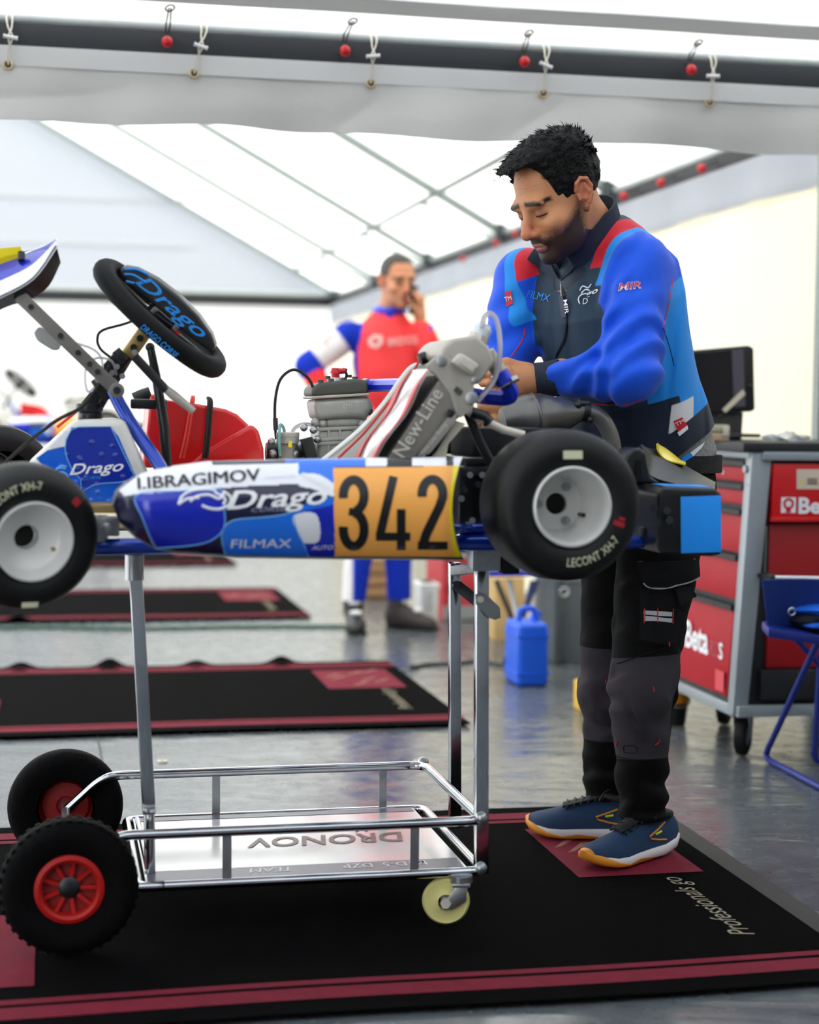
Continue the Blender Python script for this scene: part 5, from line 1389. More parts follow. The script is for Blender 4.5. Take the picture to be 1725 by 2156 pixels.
m_skin = layered('skin_tan', '#cf8e62', [('red', '#cc6a54', .02, 0, 1, .7), ('sock', '#8a5a40', .008, 0, 1, .55), ('crease', '#8e5c3f', .0008, 0, 1, .5), ('beard', '#1f1410', .012, .026, 380, .96), ('lip', '#a5685c', .003), ('brow', '#17110e', .0025, .004, 500), ('lash', '#0f0b0a', .0008), ('tee', '#16283a')], rough=.5, bump=.12, bscale=260, sss=.12, spec=.4, bdist=.002)
skin_obj('body', [head, handL, handR, bodyc], m_skin, mech, skin_attrs)
# ---- hair
def hair_field(P):
    q = hloc(P); x, y, z = q; ay = np.abs(y)
    d = s_ell(q, (-.020, 0, .046), (.107, .0865, .092))
    d = smin(d, s_ell(q, (.054, .0, .102), (.062, .060, .028), ((.97, 0, -.22), (0, 1, 0), (.22, 0, .97))), .03)
    d = smin(d, s_ell(q, (-.04, 0, .090), (.070, .066, .045)), .03)
    d = d + .0042 * wnoise(q, 150, 7) + .003 * wnoise((q[0] * .3, q[1] * 1.6, q[2]), 330, 7, 9)
    low = -.022 + .12 * sstep(x, .034, .062) + .02 * sstep(ay, .08, .06) * 0 - .045 * sstep(-x, .045, .08)
    low = low - .032 * np.exp(-((x - .022) / .013) ** 2)                      # sideburn
    low = low + .030 * np.exp(-((x + .010) / .020) ** 2) * (ay > .05)        # round the ear
    d = smax(d, low + .003 * wnoise(q, 300, 5) - z, .008)
    d = smax(d, x - (.105 + .03 * sstep(z, .075, .10)), .006)
    return d
g = Grid((HC.x - .22, HC.y - .17, HC.z - .14), (HC.x + .16, HC.y + .17, HC.z + .19), .0028)
hr, hv, hf = skin_obj('hair', [nets(hair_field((g.X, g.Y, g.Z)), g)], mat('black_hair', '#050404', .5, bump=.5, bscale=260, spec=.22, stretch=(.5, 1, 1)), mech)
hs = MB(); bv = BVHTree.FromPolygons([tuple(x) for x in hv], [tuple(int(i) for i in x) for x in hf]); rnd = random.Random(5)
for k in range(900):
    dq = V3((rnd.gauss(0, 1), rnd.gauss(0, 1), abs(rnd.gauss(.3, .8)))).normalized()
    o = V3((-.015, 0, .05)); r = bv.ray_cast(hw(o + dq * .3), -(HF * dq.x + HL * dq.y + HU * dq.z))
    if r[0] is None: continue
    p = r[0]; n = r[1]; fl = (HF * 1.0 + HU * .25 + HL * dq.y * .3); fl = (fl - n * fl.dot(n)).normalized()
    up = .25 + .75 * max(0, -dq.x) * (dq.z > .3)
    ln = rnd.uniform(.012, .026); tip = p + fl * ln * (1 - .5 * up) + n * ln * (.18 + .45 * up * rnd.random()); sd = n.cross(fl) * rnd.uniform(.0012, .0022)
    b0 = p - n * .003
    hs.add([b0 - sd, b0 + sd, (b0 + tip) * .5 + n * .002 + sd * .7, (b0 + tip) * .5 + n * .002 - sd * .7, tip, b0 + n * .003], [(0, 1, 2, 3), (3, 2, 4), (0, 3, 5), (1, 5, 2), (3, 4, 5), (2, 5, 4)])
for k in range(26):                                      # loose strands of the fringe
    yy = rnd.uniform(-.05, .05); p = hw((rnd.uniform(.09, .115), yy, rnd.uniform(.085, .115))); tip = p + HF * rnd.uniform(.006, .016) - HU * rnd.uniform(.002, .014); sd = HL * .0009
    mid = (p + tip) * .5 + HF * .006
    hs.add([p - sd, p + sd, mid + sd, mid - sd, tip], [(0, 1, 2, 3), (3, 2, 4)])
inv = inv_of(mech); hs.v = [inv @ v for v in hs.v]
o = hs.build('hair_strands', MATS['black_hair'], hr, smooth=60); o['kind'] = 'stuff'

# ---- jacket
TA, TB = at(1368, 965, 4.02), at(1245, 478, 3.91)
TX = (TB - TA).normalized(); TS = (LD - TX * LD.dot(TX)).normalized(); TF = TS.cross(TX); TF = TF if TF.dot(HD) > 0 else -TF; TLEN = (TB - TA).length
def tcoord(P):
    x, y, z = P[0] - TA.x, P[1] - TA.y, P[2] - TA.z
    return [(x * a.x + y * a.y + z * a.z) for a in (TX, TS, TF)]
def arms(P):
    aL = smin(s_cone(P, shL, elL, .073, .066), s_cone(P, elL, at(1165, 796, 3.79), .060, .038), .03)
    aR = smin(s_cone(P, shR, elR, .076, .062), s_cone(P, elR, RW_, .058, .038), .03)
    return aL, aR
cL0 = at(1165, 796, 3.79)
def along(P, a, b):
    d = [float(b[i] - a[i]) for i in range(3)]; L2 = sum(x * x for x in d); return ((P[0] - a[0]) * d[0] + (P[1] - a[1]) * d[1] + (P[2] - a[2]) * d[2]) / math.sqrt(L2)
def torso(P):
    a, s, f = tcoord(P); t = np.clip(a / TLEN, -.1, 1.05)
    kt = [-.1, 0, .12, .3, .5, .68, .8, .9, .97, 1.05]
    rs = np.interp(t, kt, [.178, .180, .184, .186, .196, .206, .196, .150, .105, .07]); rf = np.interp(t, kt, [.150, .150, .150, .142, .140, .138, .122, .10, .085, .06])
    fc = np.interp(t, kt, [.0, .0, .012, .02, .022, .015, .0, -.01, -.005, .0])
    k = np.sqrt((s / rs) ** 2 + ((f - fc) / rf) ** 2); d = (k - 1) * np.minimum(rs, rf)
    return smax(d, a - TLEN * 1.03, .03), a, s, f
h0, h1 = at(1340, 1012, 3.95), at(1492, 892, 4.05)
hn = (h1 - h0).cross(V3((0, 1, 0))).normalized(); hn = hn if hn.z > 0 else -hn
def hem_d(P): return (P[0] - h0.x) * hn.x + (P[1] - h0.y) * hn.y + (P[2] - h0.z) * hn.z
def folds(P, aL):
    l1 = along(P, shL, elL); l2 = along(P, elL, cL0)
    w1 = np.exp(-((l1 - .21) / .09) ** 2); w2 = np.exp(-((l2 - .04) / .06) ** 2)
    n = wnoise(P, 22, 5)
    return w1 * .0075 * np.sin(l1 * 105 + P[0] * 50 + 3 * n) + w2 * .0065 * np.sin(l2 * 95 + P[2] * 55 + 3 * n) + .0035 * np.sin(l1 * 60 + P[2] * 20 + 4 * n) * np.exp(-((l1 - .08) / .07) ** 2)
def jacket_field(P):
    tq, a, s, f = torso(P); aL, aR = arms(P)
    tq = tq + .0045 * wnoise((P[0], P[1], P[2] * .35), 38, 6) * sstep(np.float32(1), 0, .5) + .004 * np.sin(s * 42 + a * 9) * np.exp(-((f - .12) / .05) ** 2)
    aL = aL + folds(P, aL)
    l1r = along(P, shR, elR); aR = aR + .005 * np.sin(l1r * 80 + P[0] * 60) * np.exp(-((l1r - .15) / .1) ** 2)
    d = smin(tq, aL, .022); d = smin(d, aR, .022)
    d = smax(d, -hem_d(P), .004)
    nk = s_cone(P, NECK + TX * .03, NECK + (HC - NECK) * .8, .060, .068); d = smax(d, -nk, .01)
    d = smax(d, -(s_cone(P, LW, LW + (LK - LW), .05, .06)), .004)
    return d
g = Grid((.14, 3.56, .86), (.74, 4.26, 1.56), .0042)
PJ = (g.X, g.Y, g.Z)
jk = nets(jacket_field(PJ), g)
ZP0, ZP1 = at(1188, 590, 3.8), at(1166, 765, 3.8)
def jacket_attrs(P):
    tq, a, s, f = torso(P); aL, aR = arms(P); t = a / TLEN
    th = np.degrees(np.arctan2(s, f))                                     # 0 front, + his left
    sl = np.where(np.minimum(aL, aR) < tq - .004, 1, -1) * np.minimum(np.abs(np.minimum(aL, aR) - tq + .004), .02)
    # armhole coordinate, measured outwards from the collar along the shoulder
    oL = (TS * .93 - TX * .36).normalized(); eL = (P[0] - shL.x) * oL.x + (P[1] - shL.y) * oL.y + (P[2] - shL.z) * oL.z
    oR = (-TS * .93 - TX * .36).normalized(); eR = (P[0] - shR.x) * oR.x + (P[1] - shR.y) * oR.y + (P[2] - shR.z) * oR.z
    e = np.where(s > 0, eL - .020, eR - .034); up = t - .70
    side = np.minimum(th - 52, 118 - th) * .0035; side = np.maximum(side, np.minimum(-th - 58, 118 + th) * .0035)
    back = (np.abs(th) - 112) * .0035
    slv = np.where(up > np.where(s > 0, .04, -.16), e + .053, np.where(s > 0, tq - aL - .004, tq - aR - .004)); slv = np.maximum(slv, np.where(s > 0, tq - aL - .012, tq - aR - .012))
    slv = np.where((aL < tq - .02) | (aR < tq - .02), .02, slv)
    lb = np.minimum(np.minimum(e + .078, -.052 - e), (t - np.where(s > 0, .80, .70)) * .4)
    rd_ = np.minimum(np.minimum(e + .108, -.077 - e), (t - .865) * .4)
    hem = .055 - hem_d(P)
    yoke = np.minimum((t - .72) * .4, (np.abs(th) - 100) * .003); yoke = np.minimum(yoke, -.104 - e); yoke = np.maximum(yoke, np.minimum((t - .86) * .4, np.minimum((np.abs(th) - 70) * .003, -.106 - e)))
    flank = np.minimum(np.minimum(th - 66, 118 - th) * .0035, (.40 - t) * .5)
    wedge = .042 - np.abs(th - 78 - 60 * (t - .28)) * .003; wedge = np.minimum(wedge, np.minimum((t - .13) * .4, (.30 - t) * .4)); wedge = np.where(s > 0, wedge, -1)
    bott = np.minimum((.30 - t) * .5, (74 - np.abs(th)) * .0035)
    return {'side': side, 'back': back, 'bott': bott, 'wedge': wedge - .012, 'hem': hem, 'lb': lb, 'red_': rd_, 'yoke': yoke, 'slv': np.minimum(slv, np.where(rd_ > 0, -.01, 1))}
m_jack = layered('jacket_softshell', '#20384a', [('side', '#1b93ee'), ('bott', '#18263a'), ('back', '#141b2c'), ('wedge', '#e6e3e2'), ('slv', '#0756e2'), ('lb', '#1b93ee'), ('yoke', '#1a2236'), ('red_', '#dc1f33'), ('hem', '#1b2436')], rough=.62, bump=.25, bscale=700, sheen=.15, spec=.3)
jo, jv, jf = skin_obj('jacket', [jk], m_jack, mech, jacket_attrs)
SJ = Surf(jv, jf)
m_zip = mat('zip_black', '#0b0d12', .5); m_pip = mat('red_piping', '#cf1f30', .5)
seam(SJ, [(1186, 590), (1190, 640), (1194, 680), (1189, 715), (1176, 742), (1172, 752)], 'zip', m_zip, jo, .004)
seam(SJ, [(1183, 592), (1186, 640)], 'zip_teeth', m_steel, jo, .002, .003)
patch(SJ, [(1181, 625), (1190, 623), (1197, 668), (1188, 670)], 'zip_pull', mat('pull_navy', '#1a2140', .5), jo, .004, 5, .003)
cloth_text(SJ, 'MIR', 1192, 632, 1196, 662, 8, m_text_w, jo, bold=.01, off=.008)
cloth_text(SJ, 'FILMX', 1108, 626, 1158, 636, 16, m_text_b, jo, shear=.15)
cloth_text(SJ, 'go', 1234, 626, 1262, 614, 10, m_text_w, jo, shear=.3, bold=.02)
cloth_text(SJ, 'D', 1228, 641, 1240, 639, 12, m_text_w, jo, shear=.3, bold=.0)
for p_ in ([(1222, 612), (1228, 603), (1240, 606), (1246, 598)], [(1225, 618), (1234, 610), (1243, 612)], [(1222, 640), (1219, 630), (1224, 622), (1236, 618)]):
    seam(SJ, p_, 'dragon_stroke', m_text_w, jo, .0016, .0015)
cloth_text(SJ, 'MIR', 1302, 613, 1351, 607, 16, m_text_w, jo, shear=.25, bold=.022, off=.0015)
cloth_text(SJ, 'MIR', 1303, 612, 1350, 606, 15, mat('red_print_bright', '#d8203a', .5), jo, shear=.25, bold=.0, off=.0025)
patch(SJ, [(1064, 615), (1077, 612), (1081, 640), (1068, 647)], 'sleeve_badge', mat('badge_red', '#d2202f', .5), jo, .003, 4)
cloth_text(SJ, 'TM', 1066, 636, 1079, 632, 10, m_text_w, jo, off=.0045)
patch(SJ, [(1418, 886), (1436, 878), (1446, 895), (1428, 910)], 'hem_badge', mat('badge_red', '#d2202f', .5), jo, .003, 4)
cloth_text(SJ, 'TM', 1424, 897, 1440, 888, 8, m_text_w, jo, off=.0045)
patch(SJ, [(1426, 910), (1446, 895), (1448, 903), (1430, 918)], 'hem_badge', m_text_w, jo, .003, 4)
seam(SJ, [(1076, 752), (1092, 730), (1102, 712), (1106, 690)], 'piping', m_pip, jo, .0016)
seam(SJ, [(1240, 850), (1290, 853), (1330, 850), (1350, 840)], 'piping', m_pip, jo, .0016)
seam(SJ, [(1396, 690), (1404, 660), (1412, 620), (1417, 590)], 'piping', m_pip, jo, .0014)
seam(SJ, [(1397, 690), (1410, 730), (1420, 770)], 'stitch', mat('stitch_dark', '#0d3f78', .6), jo, .0012)
# cuff
def tube_w(pts, rad, seg, name, mt, parent, caps=True):
    inv = inv_of(parent); return MB().tube([inv @ V3(p) for p in pts], rad, seg, caps=caps).build(name, mt, parent)
m_navy = mat('navy_rib', '#182437', .75, bump=.3, bscale=500)
dcf = (LW - cL0).normalized()
tube_w([cL0 - dcf * .012, cL0 + dcf * .003, cL0 + dcf * .02, cL0 + dcf * .046, cL0 + dcf * .050, cL0 + dcf * .048], [.041, .0405, .0365, .0345, .0325, .027], 24, 'cuff', m_navy, jo)
dcr = (RW_ - elR).normalized(); tube_w([RW_ - dcr * .04, RW_ - dcr * .03, RW_, RW_ + dcr * .005], [.042, .041, .037, .03], 20, 'cuff', m_navy, jo)
# stand-up collar, open in front
NX = (HC - HU * .06 - NECK).normalized(); NX = (TX * .75 + NX * .25).normalized(); NF = (HD - NX * HD.dot(NX)).normalized(); NL = NX.cross(NF)
NB = at(1238, 498, 3.905)
def colr(a, c):
    th = math.radians(-164 + 328 * a) + PI                     # starts at the front gap, runs round the back
    fr = math.cos(th)
    rx = .084 + .014 * c * (1 if fr > 0 else .3); ry = .078 + .006 * c
    hgt = .072 * c * (1 - .12 * max(0, fr)); dz = -.030 * max(0, fr) ** 1.5 - .0
    return NB + NF * (rx * fr + .006) + NL * (ry * math.sin(th)) + NX * (hgt + dz - .012)
inv = inv_of(mech)
MB().grid(lambda a, c: inv @ colr(a, c), 48, 8, .006).build('collar', m_navy, jo)
# lapels of the open collar in front
lp = MB(); 
patch(SJ, [(1110, 552), (1125, 530), (1150, 545), (1172, 560), (1186, 590), (1160, 578), (1130, 566)], 'collar_flap', m_navy, jo, .010, 6, .004)
patch(SJ, [(1186, 592), (1200, 560), (1222, 535), (1236, 525), (1226, 548), (1206, 575)], 'collar_flap', m_navy, jo, .008, 6, .004)
# T-shirt seen under the hem and at the neck
def shirt_field(P):
    tq, a, s, f = torso(P); d = smin(tq + .010, s_ell(P, PEL, (.14, .14, .12)), .02); d = smax(d, hem_d(P) - .02, .004); return smax(d, -(hem_d(P) + .060), .01)
g = Grid((.2, 3.75, .84), (.78, 4.3, 1.12), .006)
m_grey_t = mat('grey_marl', '#8a8886', .9, bump=.3, bscale=300, var=.25, vscale=120)
so_, sv, sf = skin_obj('shirt', [nets(shirt_field((g.X, g.Y, g.Z)), g)], m_grey_t, mech)
SS = Surf(sv, sf)
patch(SS, [(1436, 962), (1452, 952), (1458, 960), (1440, 972), (1428, 976)], 'shirt_tail', m_sky, so_, .004, 5)
patch(SS, [(1452, 952), (1482, 930), (1476, 942), (1458, 960)], 'shirt_tail', m_text_w, so_, .004, 5)
# ---- trousers
bz = at(1400, 975, 4.0).z
def leg_folds(P, kn, an, sd):
    z = P[2]; n = wnoise(P, 16, 5, int(sd))
    k = np.exp(-((z - kn.z + .02) / .09) ** 2); h = np.exp(-((z - .17) / .085) ** 2)
    n2 = wnoise((P[0], P[1], P[2] * 1.8), 30, 6, int(sd) + 7); dg = (P[0] - kn.x) * 40 * (1 if sd else -1)
    return k * .010 * np.sin(z * 60 + dg + 5 * n) * (.4 + .6 * n2) + h * .009 * np.sin(z * 85 + P[0] * 35 + 6 * n) * (.6 + .5 * n2) + .004 * n + .005 * n2
def trou_field(P):
    dL = smin(s_cone(P, hipL, knL, .104, .074), s_cone(P, knL, anL + ZZ * .02, .070, .058), .03); dL = dL + leg_folds(P, knL, anL, 1)
    dR = smin(s_cone(P, hipR, knR, .100, .070), s_cone(P, knR, anR + ZZ * .02, .066, .050), .03); dR = dR + leg_folds(P, knR, anR, 0)
    d = smin(dL, dR, .012)
    d = smin(d, s_ell(P, PEL - ZZ * .03, (.150, .140, .14)), .05)
    d = smax(d, P[2] - bz, .01); return smax(d, .105 - P[2], .006)
g = Grid((.22, 3.70, .09), (.76, 4.33, 1.04), .0052)
def trou_attrs(P):
    z = P[2]
    near = s_cone(P, hipL, knL, .1, .07) < s_cone(P, hipR, knR, .1, .07); near = np.where(z < knL.z, s_cone(P, knL, anL, .07, .06) < s_cone(P, knR, anR, .07, .06), near)
    ux = (P[0] - np.where(near, np.interp(z, [anL.z, knL.z, hipL.z], [anL.x, knL.x, hipL.x]), np.interp(z, [anR.z, knR.z, hipR.z], [anR.x, knR.x, hipR.x])))
    uy = (P[1] - np.where(near, np.interp(z, [anL.z, knL.z, hipL.z], [anL.y, knL.y, hipL.y]), np.interp(z, [anR.z, knR.z, hipR.z], [anR.y, knR.y, hipR.y])))
    f = ux * HD.x + uy * HD.y; s = ux * LD.x + uy * LD.y
    zt = np.where(near, at(1350, 1382, 3.88).z + .25 * (f * 0 + s) * .5, at(1245, 1362, 4.08).z)
    zb = np.where(near, at(1350, 1596, 3.9).z, at(1270, 1562, 4.1).z)
    gr = np.minimum(zt - z, z - zb); gr = np.minimum(gr, f + np.where(near, .036, .07))
    return {'grey': gr}
m_trou = layered('work_trousers', '#070708', [('grey', '#3c383d')], rough=.85, bump=.35, bscale=500, spec=.2)
to, tv, tf = skin_obj('trousers', [nets(trou_field((g.X, g.Y, g.Z)), g)], m_trou, mech, trou_attrs)
ST = Surf(tv, tf)
m_tk = mat('trouser_black', '#0b0b0d', .8, bump=.3, bscale=400, spec=.25); m_tg = mat('trouser_grey', '#4a464b', .85, bump=.3, bscale=400)
m_refl = mat('reflective_tape', '#b9bbbd', .5); m_rs = mat('red_stitch', '#c01c22', .6)
pk = patch(ST, [(1352, 1232), (1440, 1216), (1432, 1300), (1420, 1355), (1404, 1358), (1348, 1344)], 'cargo_pocket', m_tk, to, .010, 8, .008)
patch(ST, [(1348, 1182), (1455, 1178), (1456, 1212), (1400, 1236), (1370, 1236), (1358, 1220)], 'pocket_flap', m_tk, to, .018, 8, .006)
seam(ST, [(1359, 1224), (1372, 1237), (1400, 1237), (1428, 1226), (1455, 1215)], 'flap_piping', m_refl, to, .0022, .021)
patch(ST, [(1412, 1244), (1446, 1232), (1452, 1250), (1424, 1274)], 'small_flap', m_tk, to, .022, 8, .004)
for y in (1288, 1301): patch(ST, [(1358, y - 3), (1411, y), (1410, y + 9), (1358, y + 7)], 'reflective_tape', m_refl, to, .0125, 8)
for x in (1360, 1384, 1412): seam(ST, [(x, 1280), (x - 1, 1312)], 'red_stitch', m_rs, to, .0012, .014)
seam(ST, [(1300, 1397), (1340, 1384), (1408, 1360)], 'seam', m_tk, to, .0015, .001)
for p_ in ([(1376, 1446), (1378, 1456)], [(1380, 1568), (1388, 1562), (1389, 1555)], [(1300, 1560), (1299, 1570)], [(1276, 1432), (1277, 1438)], [(1349, 1182), (1358, 1182)], [(1452, 1180), (1455, 1176)], [(1404, 1352), (1405, 1360)]): seam(ST, p_, 'red_stitch', m_rs, to, .0016, .012 if p_[0][1] < 1360 else .001)
seam(ST, [(1314, 1570), (1338, 1570), (1340, 1583), (1316, 1584), (1314, 1570)], 'stitched_tab', m_tk, to, .001, .001, 3)
seam(ST, [(1300, 1597), (1350, 1600), (1405, 1597)], 'seam', m_tk, to, .0018, .001)
# belt
bl = []
for k in range(40):
    an = 2 * PI * k / 40; q = PEL + ZZ * (at(1440, 975, 4.0).z - PEL.z) + LD * (math.cos(an) * .162) + HD * (math.sin(an) * .152); bl.append(q)
inv = inv_of(mech)
bb = MB()
for k in range(40):
    pass
vs = []
for q in bl:
    n = (q - PEL); n.z = 0; n.normalize()
    for dz, dr in ((-.02, 0), (.02, 0), (.02, .006), (-.02, .006)): vs.append(inv @ (q + ZZ * dz + n * dr))
bb.add(vs, [(k * 4 + i, k * 4 + (i + 1) % 4, ((k + 1) % 40) * 4 + (i + 1) % 4, ((k + 1) % 40) * 4 + i) for k in range(40) for i in range(4)])
be_ = bb.build('belt', mat('belt_webbing', '#0d0c0c', .8, bump=.4, bscale=300), mech)
q = at(1486, 980, 3.99)
MB().box(inv @ at(1486, 980, 3.96), (.02, .02, .044)).build('belt_loop', m_tk, be_, bevel=.003)
MB().box(inv @ at(1496, 981, 3.955), (.005, .012, .036)).build('belt_tip', m_radl, be_, bevel=.001)
lettering('CO', inv @ at(1444, 986, 3.868), (1, 0.1, 0), (0, 0, 1), .02, be_, m_dsteel, sx=.8)

# ---- shoes
m_sh = mat('shoe_blue_mesh', '#0e3357', .75, bump=.4, bscale=600); m_shk = mat('shoe_black', '#0d0f14', .7)
m_sole = mat('shoe_white_foam', '#d9d4d4', .55, bump=.1, bscale=60); m_or = mat('shoe_orange', '#d98a1c', .5)
def shoe(toe, heading, lab, lean=0):
    F = V3((heading[0], heading[1], 0)).normalized(); Lf = V3((-F.y, F.x, 0)); Ls = .292
    R = cols(F, Lf, ZZ); base = V3((toe[0], toe[1], .0160)) - F * Ls
    r = bpy.data.objects.new('shoe', None); link(r, mech); r.matrix_local = inv_of(mech) @ Matrix.Translation(base) @ R.to_4x4(); r['label'] = lab
    # x from heel 0 to toe Ls
    K = [0, .02, .06, .11, .16, .20, .235, .265, .283, .292]
    W0 = [.020, .031, .035, .034, .038, .045, .046, .038, .024, .008]
    yo = [0, 0, 0, .002, .004, .005, .004, .0, -.004, -.006]
    zs = [.030, .014, .002, .001, .001, .001, .004, .011, .020, .029]      # underside
    zt = [.050, .044, .036, .033, .032, .031, .032, .036, .040, .043]      # top edge of the sole
    H = [.085, .098, .104, .098, .090, .076, .064, .056, .050, .045]       # top of the upper
    def ring_sole(i, grow=0.004):
        w_ = W0[i] + grow; out = []
        for k in range(20):
            an = 2 * PI * k / 20; c, s = math.cos(an), math.sin(an); sg = lambda v, p: math.copysign(abs(v) ** p, v)
            zc, zh = (zs[i] + zt[i]) / 2, (zt[i] - zs[i]) / 2
            out.append(V3((K[i], yo[i] + w_ * sg(c, .6), zc + zh * sg(s, .5))))
        return out
    sole = MB().loft([ring_sole(i) for i in range(10)]).build('sole', m_sole, r, smooth=50)
    # orange wrap round the toe and along the bottom
    MB().loft([[V3((p.x + (.0015 if i > 6 else 0), yo[i] + (p.y - yo[i]) * 1.02, p.z - .001 if p.z < (zs[i] + zt[i]) / 2 else min(p.z, zs[i] + (zt[i] - zs[i]) * (.25 if i < 6 else (.5 if i == 6 else 1.0)) + .001))) for p in ring_sole(i, .005)] for i in range(3, 10)]).build('outsole', m_or, sole, smooth=50)
    def ring_up(i, x=None):
        w_ = W0[i]; out = []; z0 = zt[i] - .006; h = H[i] - z0
        for k in range(20):
            an = PI * k / 19; c, s = math.cos(an), math.sin(an)
            tp = .55 if i < 6 else .8
            out.append(V3((K[i], yo[i] + w_ * math.copysign(abs(c) ** (.7), c) * (1 - (1 - tp) * s ** 2), z0 + h * s ** .75)))
        return out
    up = MB().loft([ring_up(i) for i in range(10)], caps=False, closed=False)
    up.add([p for p in ring_up(0)], [tuple(range(20))])
    u_ = up.build('upper', m_sh, r, smooth=60)
    # orange toe bumper
    MB().loft([[V3((p.x + .002, yo[i] + (p.y - yo[i]) * 1.03, p.z * .98 + .0)) for p in ring_up(i) if True][0:20] for i in (8, 9)], caps=False, closed=False).build('toe_cap', m_or, u_, smooth=60)
    # collar, tongue, laces
    col = [V3((.062 + .042 * math.cos(2 * PI * k / 24), .028 * math.sin(2 * PI * k / 24), .100 + .012 * (math.cos(2 * PI * k / 24) * .6 + .2))) for k in range(24)]
    MB().tube(col, .009, 8, closed=True).build('ankle_collar', m_shk, u_)
    MB().grid(lambda a, c: (.085 + .115 * a, (c - .5) * .036 + .004, .108 - .034 * a + .006 * math.sin(PI * c)), 8, 4, .005).build('tongue', m_shk, u_)
    for k in range(6):
        x = .095 + .018 * k; z = .113 - .0056 * k
        MB().tube([V3((x, -.024, z - .012)), V3((x + .006, -.008, z + .002)), V3((x, .010, z + .003)), V3((x + .007, .030, z - .012))], .0028, 6).build('lace', m_shk, u_)
    MB().tube(crv([V3((.09, 0, .115)), V3((.085, .02, .125)), V3((.1, .035, .118)), V3((.11, .045, .10))], 4), .0024, 6).build('lace_end', m_shk, u_)
    # orange flash on the outer side
    for s in (1, -1):
        def side(x, z):
            i = max(j for j in range(10) if K[j] <= x); i = min(i, 8); t = (x - K[i]) / (K[i + 1] - K[i]); w_ = W0[i] + (W0[i + 1] - W0[i]) * t; y0 = yo[i] + (yo[i + 1] - yo[i]) * t
            hh = H[i] + (H[i + 1] - H[i]) * t; z0 = .028; sn = min(.98, max(0, (z - z0) / (hh - z0)) ** 1.33)
            c = math.sqrt(max(0, 1 - sn * sn)); return V3((x, y0 + s * (w_ * c ** .7 * (1 - .45 * sn ** 2) + .0015), z))
        MB().tube([side(.055, .082), side(.085, .070), side(.118, .058), side(.112, .052), side(.085, .046), side(.06, .043)], .0022, 6).build('orange_flash', m_or, u_)
        MB().tube([side(.075, .064), side(.095, .060)], .0028, 6).build('lime_logo', mat('lime', '#b9d42a', .5), u_)
    return r
shoe(floor_at(1234, 1846), (-.76, -.62), 'near blue running shoe pointing towards us')
shoe(floor_at(1108, 1768), (-.985, .16), 'far blue running shoe pointing left')

# ================================================================== THE MAN ON THE PHONE (background)
MD = 8.2
man = thing('person', 'grey-haired man in red, white and blue overalls talking on a phone', 'person', floor_at(800, 1318))
def m_(px, py, dy=0.0): return at(px, py, MD + dy)
HC = m_(838, 592, -.02); HY = V3((.42, -.9, 0)).normalized(); hp = math.radians(6)
HF = HY * math.cos(hp) - ZZ * math.sin(hp); HL = V3((-HY.y, HY.x, 0)); HU = HF.cross(HL).normalized()
NECK = m_(822, 668, .03)
g = Grid((HC.x - .15, HC.y - .16, HC.z - .24), (HC.x + .15, HC.y + .18, HC.z + .15), .0045)
mh = nets(head_field((g.X, g.Y, g.Z)), g)
pw, pk_ = m_(884, 668, -.06), m_(884, 628, -.08)
hg = Grid([min(pw[i], pk_[i]) - .13 for i in range(3)], [max(pw[i], pk_[i]) + .13 for i in range(3)], .005)
mhand = nets(hand_field((hg.X, hg.Y, hg.Z), pw, pk_, V3((.8, -.5, 0)), (25, 70, 95), V3((-.3, -1, 0))), hg)
lw_, lk_ = m_(688, 842, -.05), m_(715, 862, -.05)
hg = Grid([min(lw_[i], lk_[i]) - .12 for i in range(3)], [max(lw_[i], lk_[i]) + .12 for i in range(3)], .006)
mhand2 = nets(hand_field((hg.X, hg.Y, hg.Z), lw_, lk_, V3((0, -1, .3)), (20, 40, 60), V3((0, 0, 1))), hg)
def man_attr(P):
    d = skin_attrs(P); d['beard'] = d['beard'] - .012; return d
m_skin2 = layered('skin_ruddy', '#c98a68', [('red', '#c2604c', .02, 0, 1, .6), ('sock', '#7d4c38', .008, 0, 1, .7), ('beard', '#7a5a4a', .03, 0, 1, .3), ('lip', '#a85a52', .003), ('brow', '#2a211c', .003), ('lash', '#1a1210', .001)], rough=.5, sss=.1)
def hair2(P):
    q = hloc(P); x, y, z = q; ay = np.abs(y)
    d = s_ell(q, (-.018, 0, .044), (.100, .081, .088)) + .003 * wnoise(q, 120, 6)
    low = -.03 + .112 * sstep(x, .028, .05) - .03 * sstep(-x, .05, .08); d = smax(d, low - z, .008); return smax(d, x - .078, .01)
g = Grid((HC.x - .14, HC.y - .14, HC.z - .1), (HC.x + .14, HC.y + .17, HC.z + .16), .006)
skin_obj('hair', [nets(hair2((g.X, g.Y, g.Z)), g)], mat('grey_brown_hair', '#3a352f', .6, var=.3, vscale=60), man)
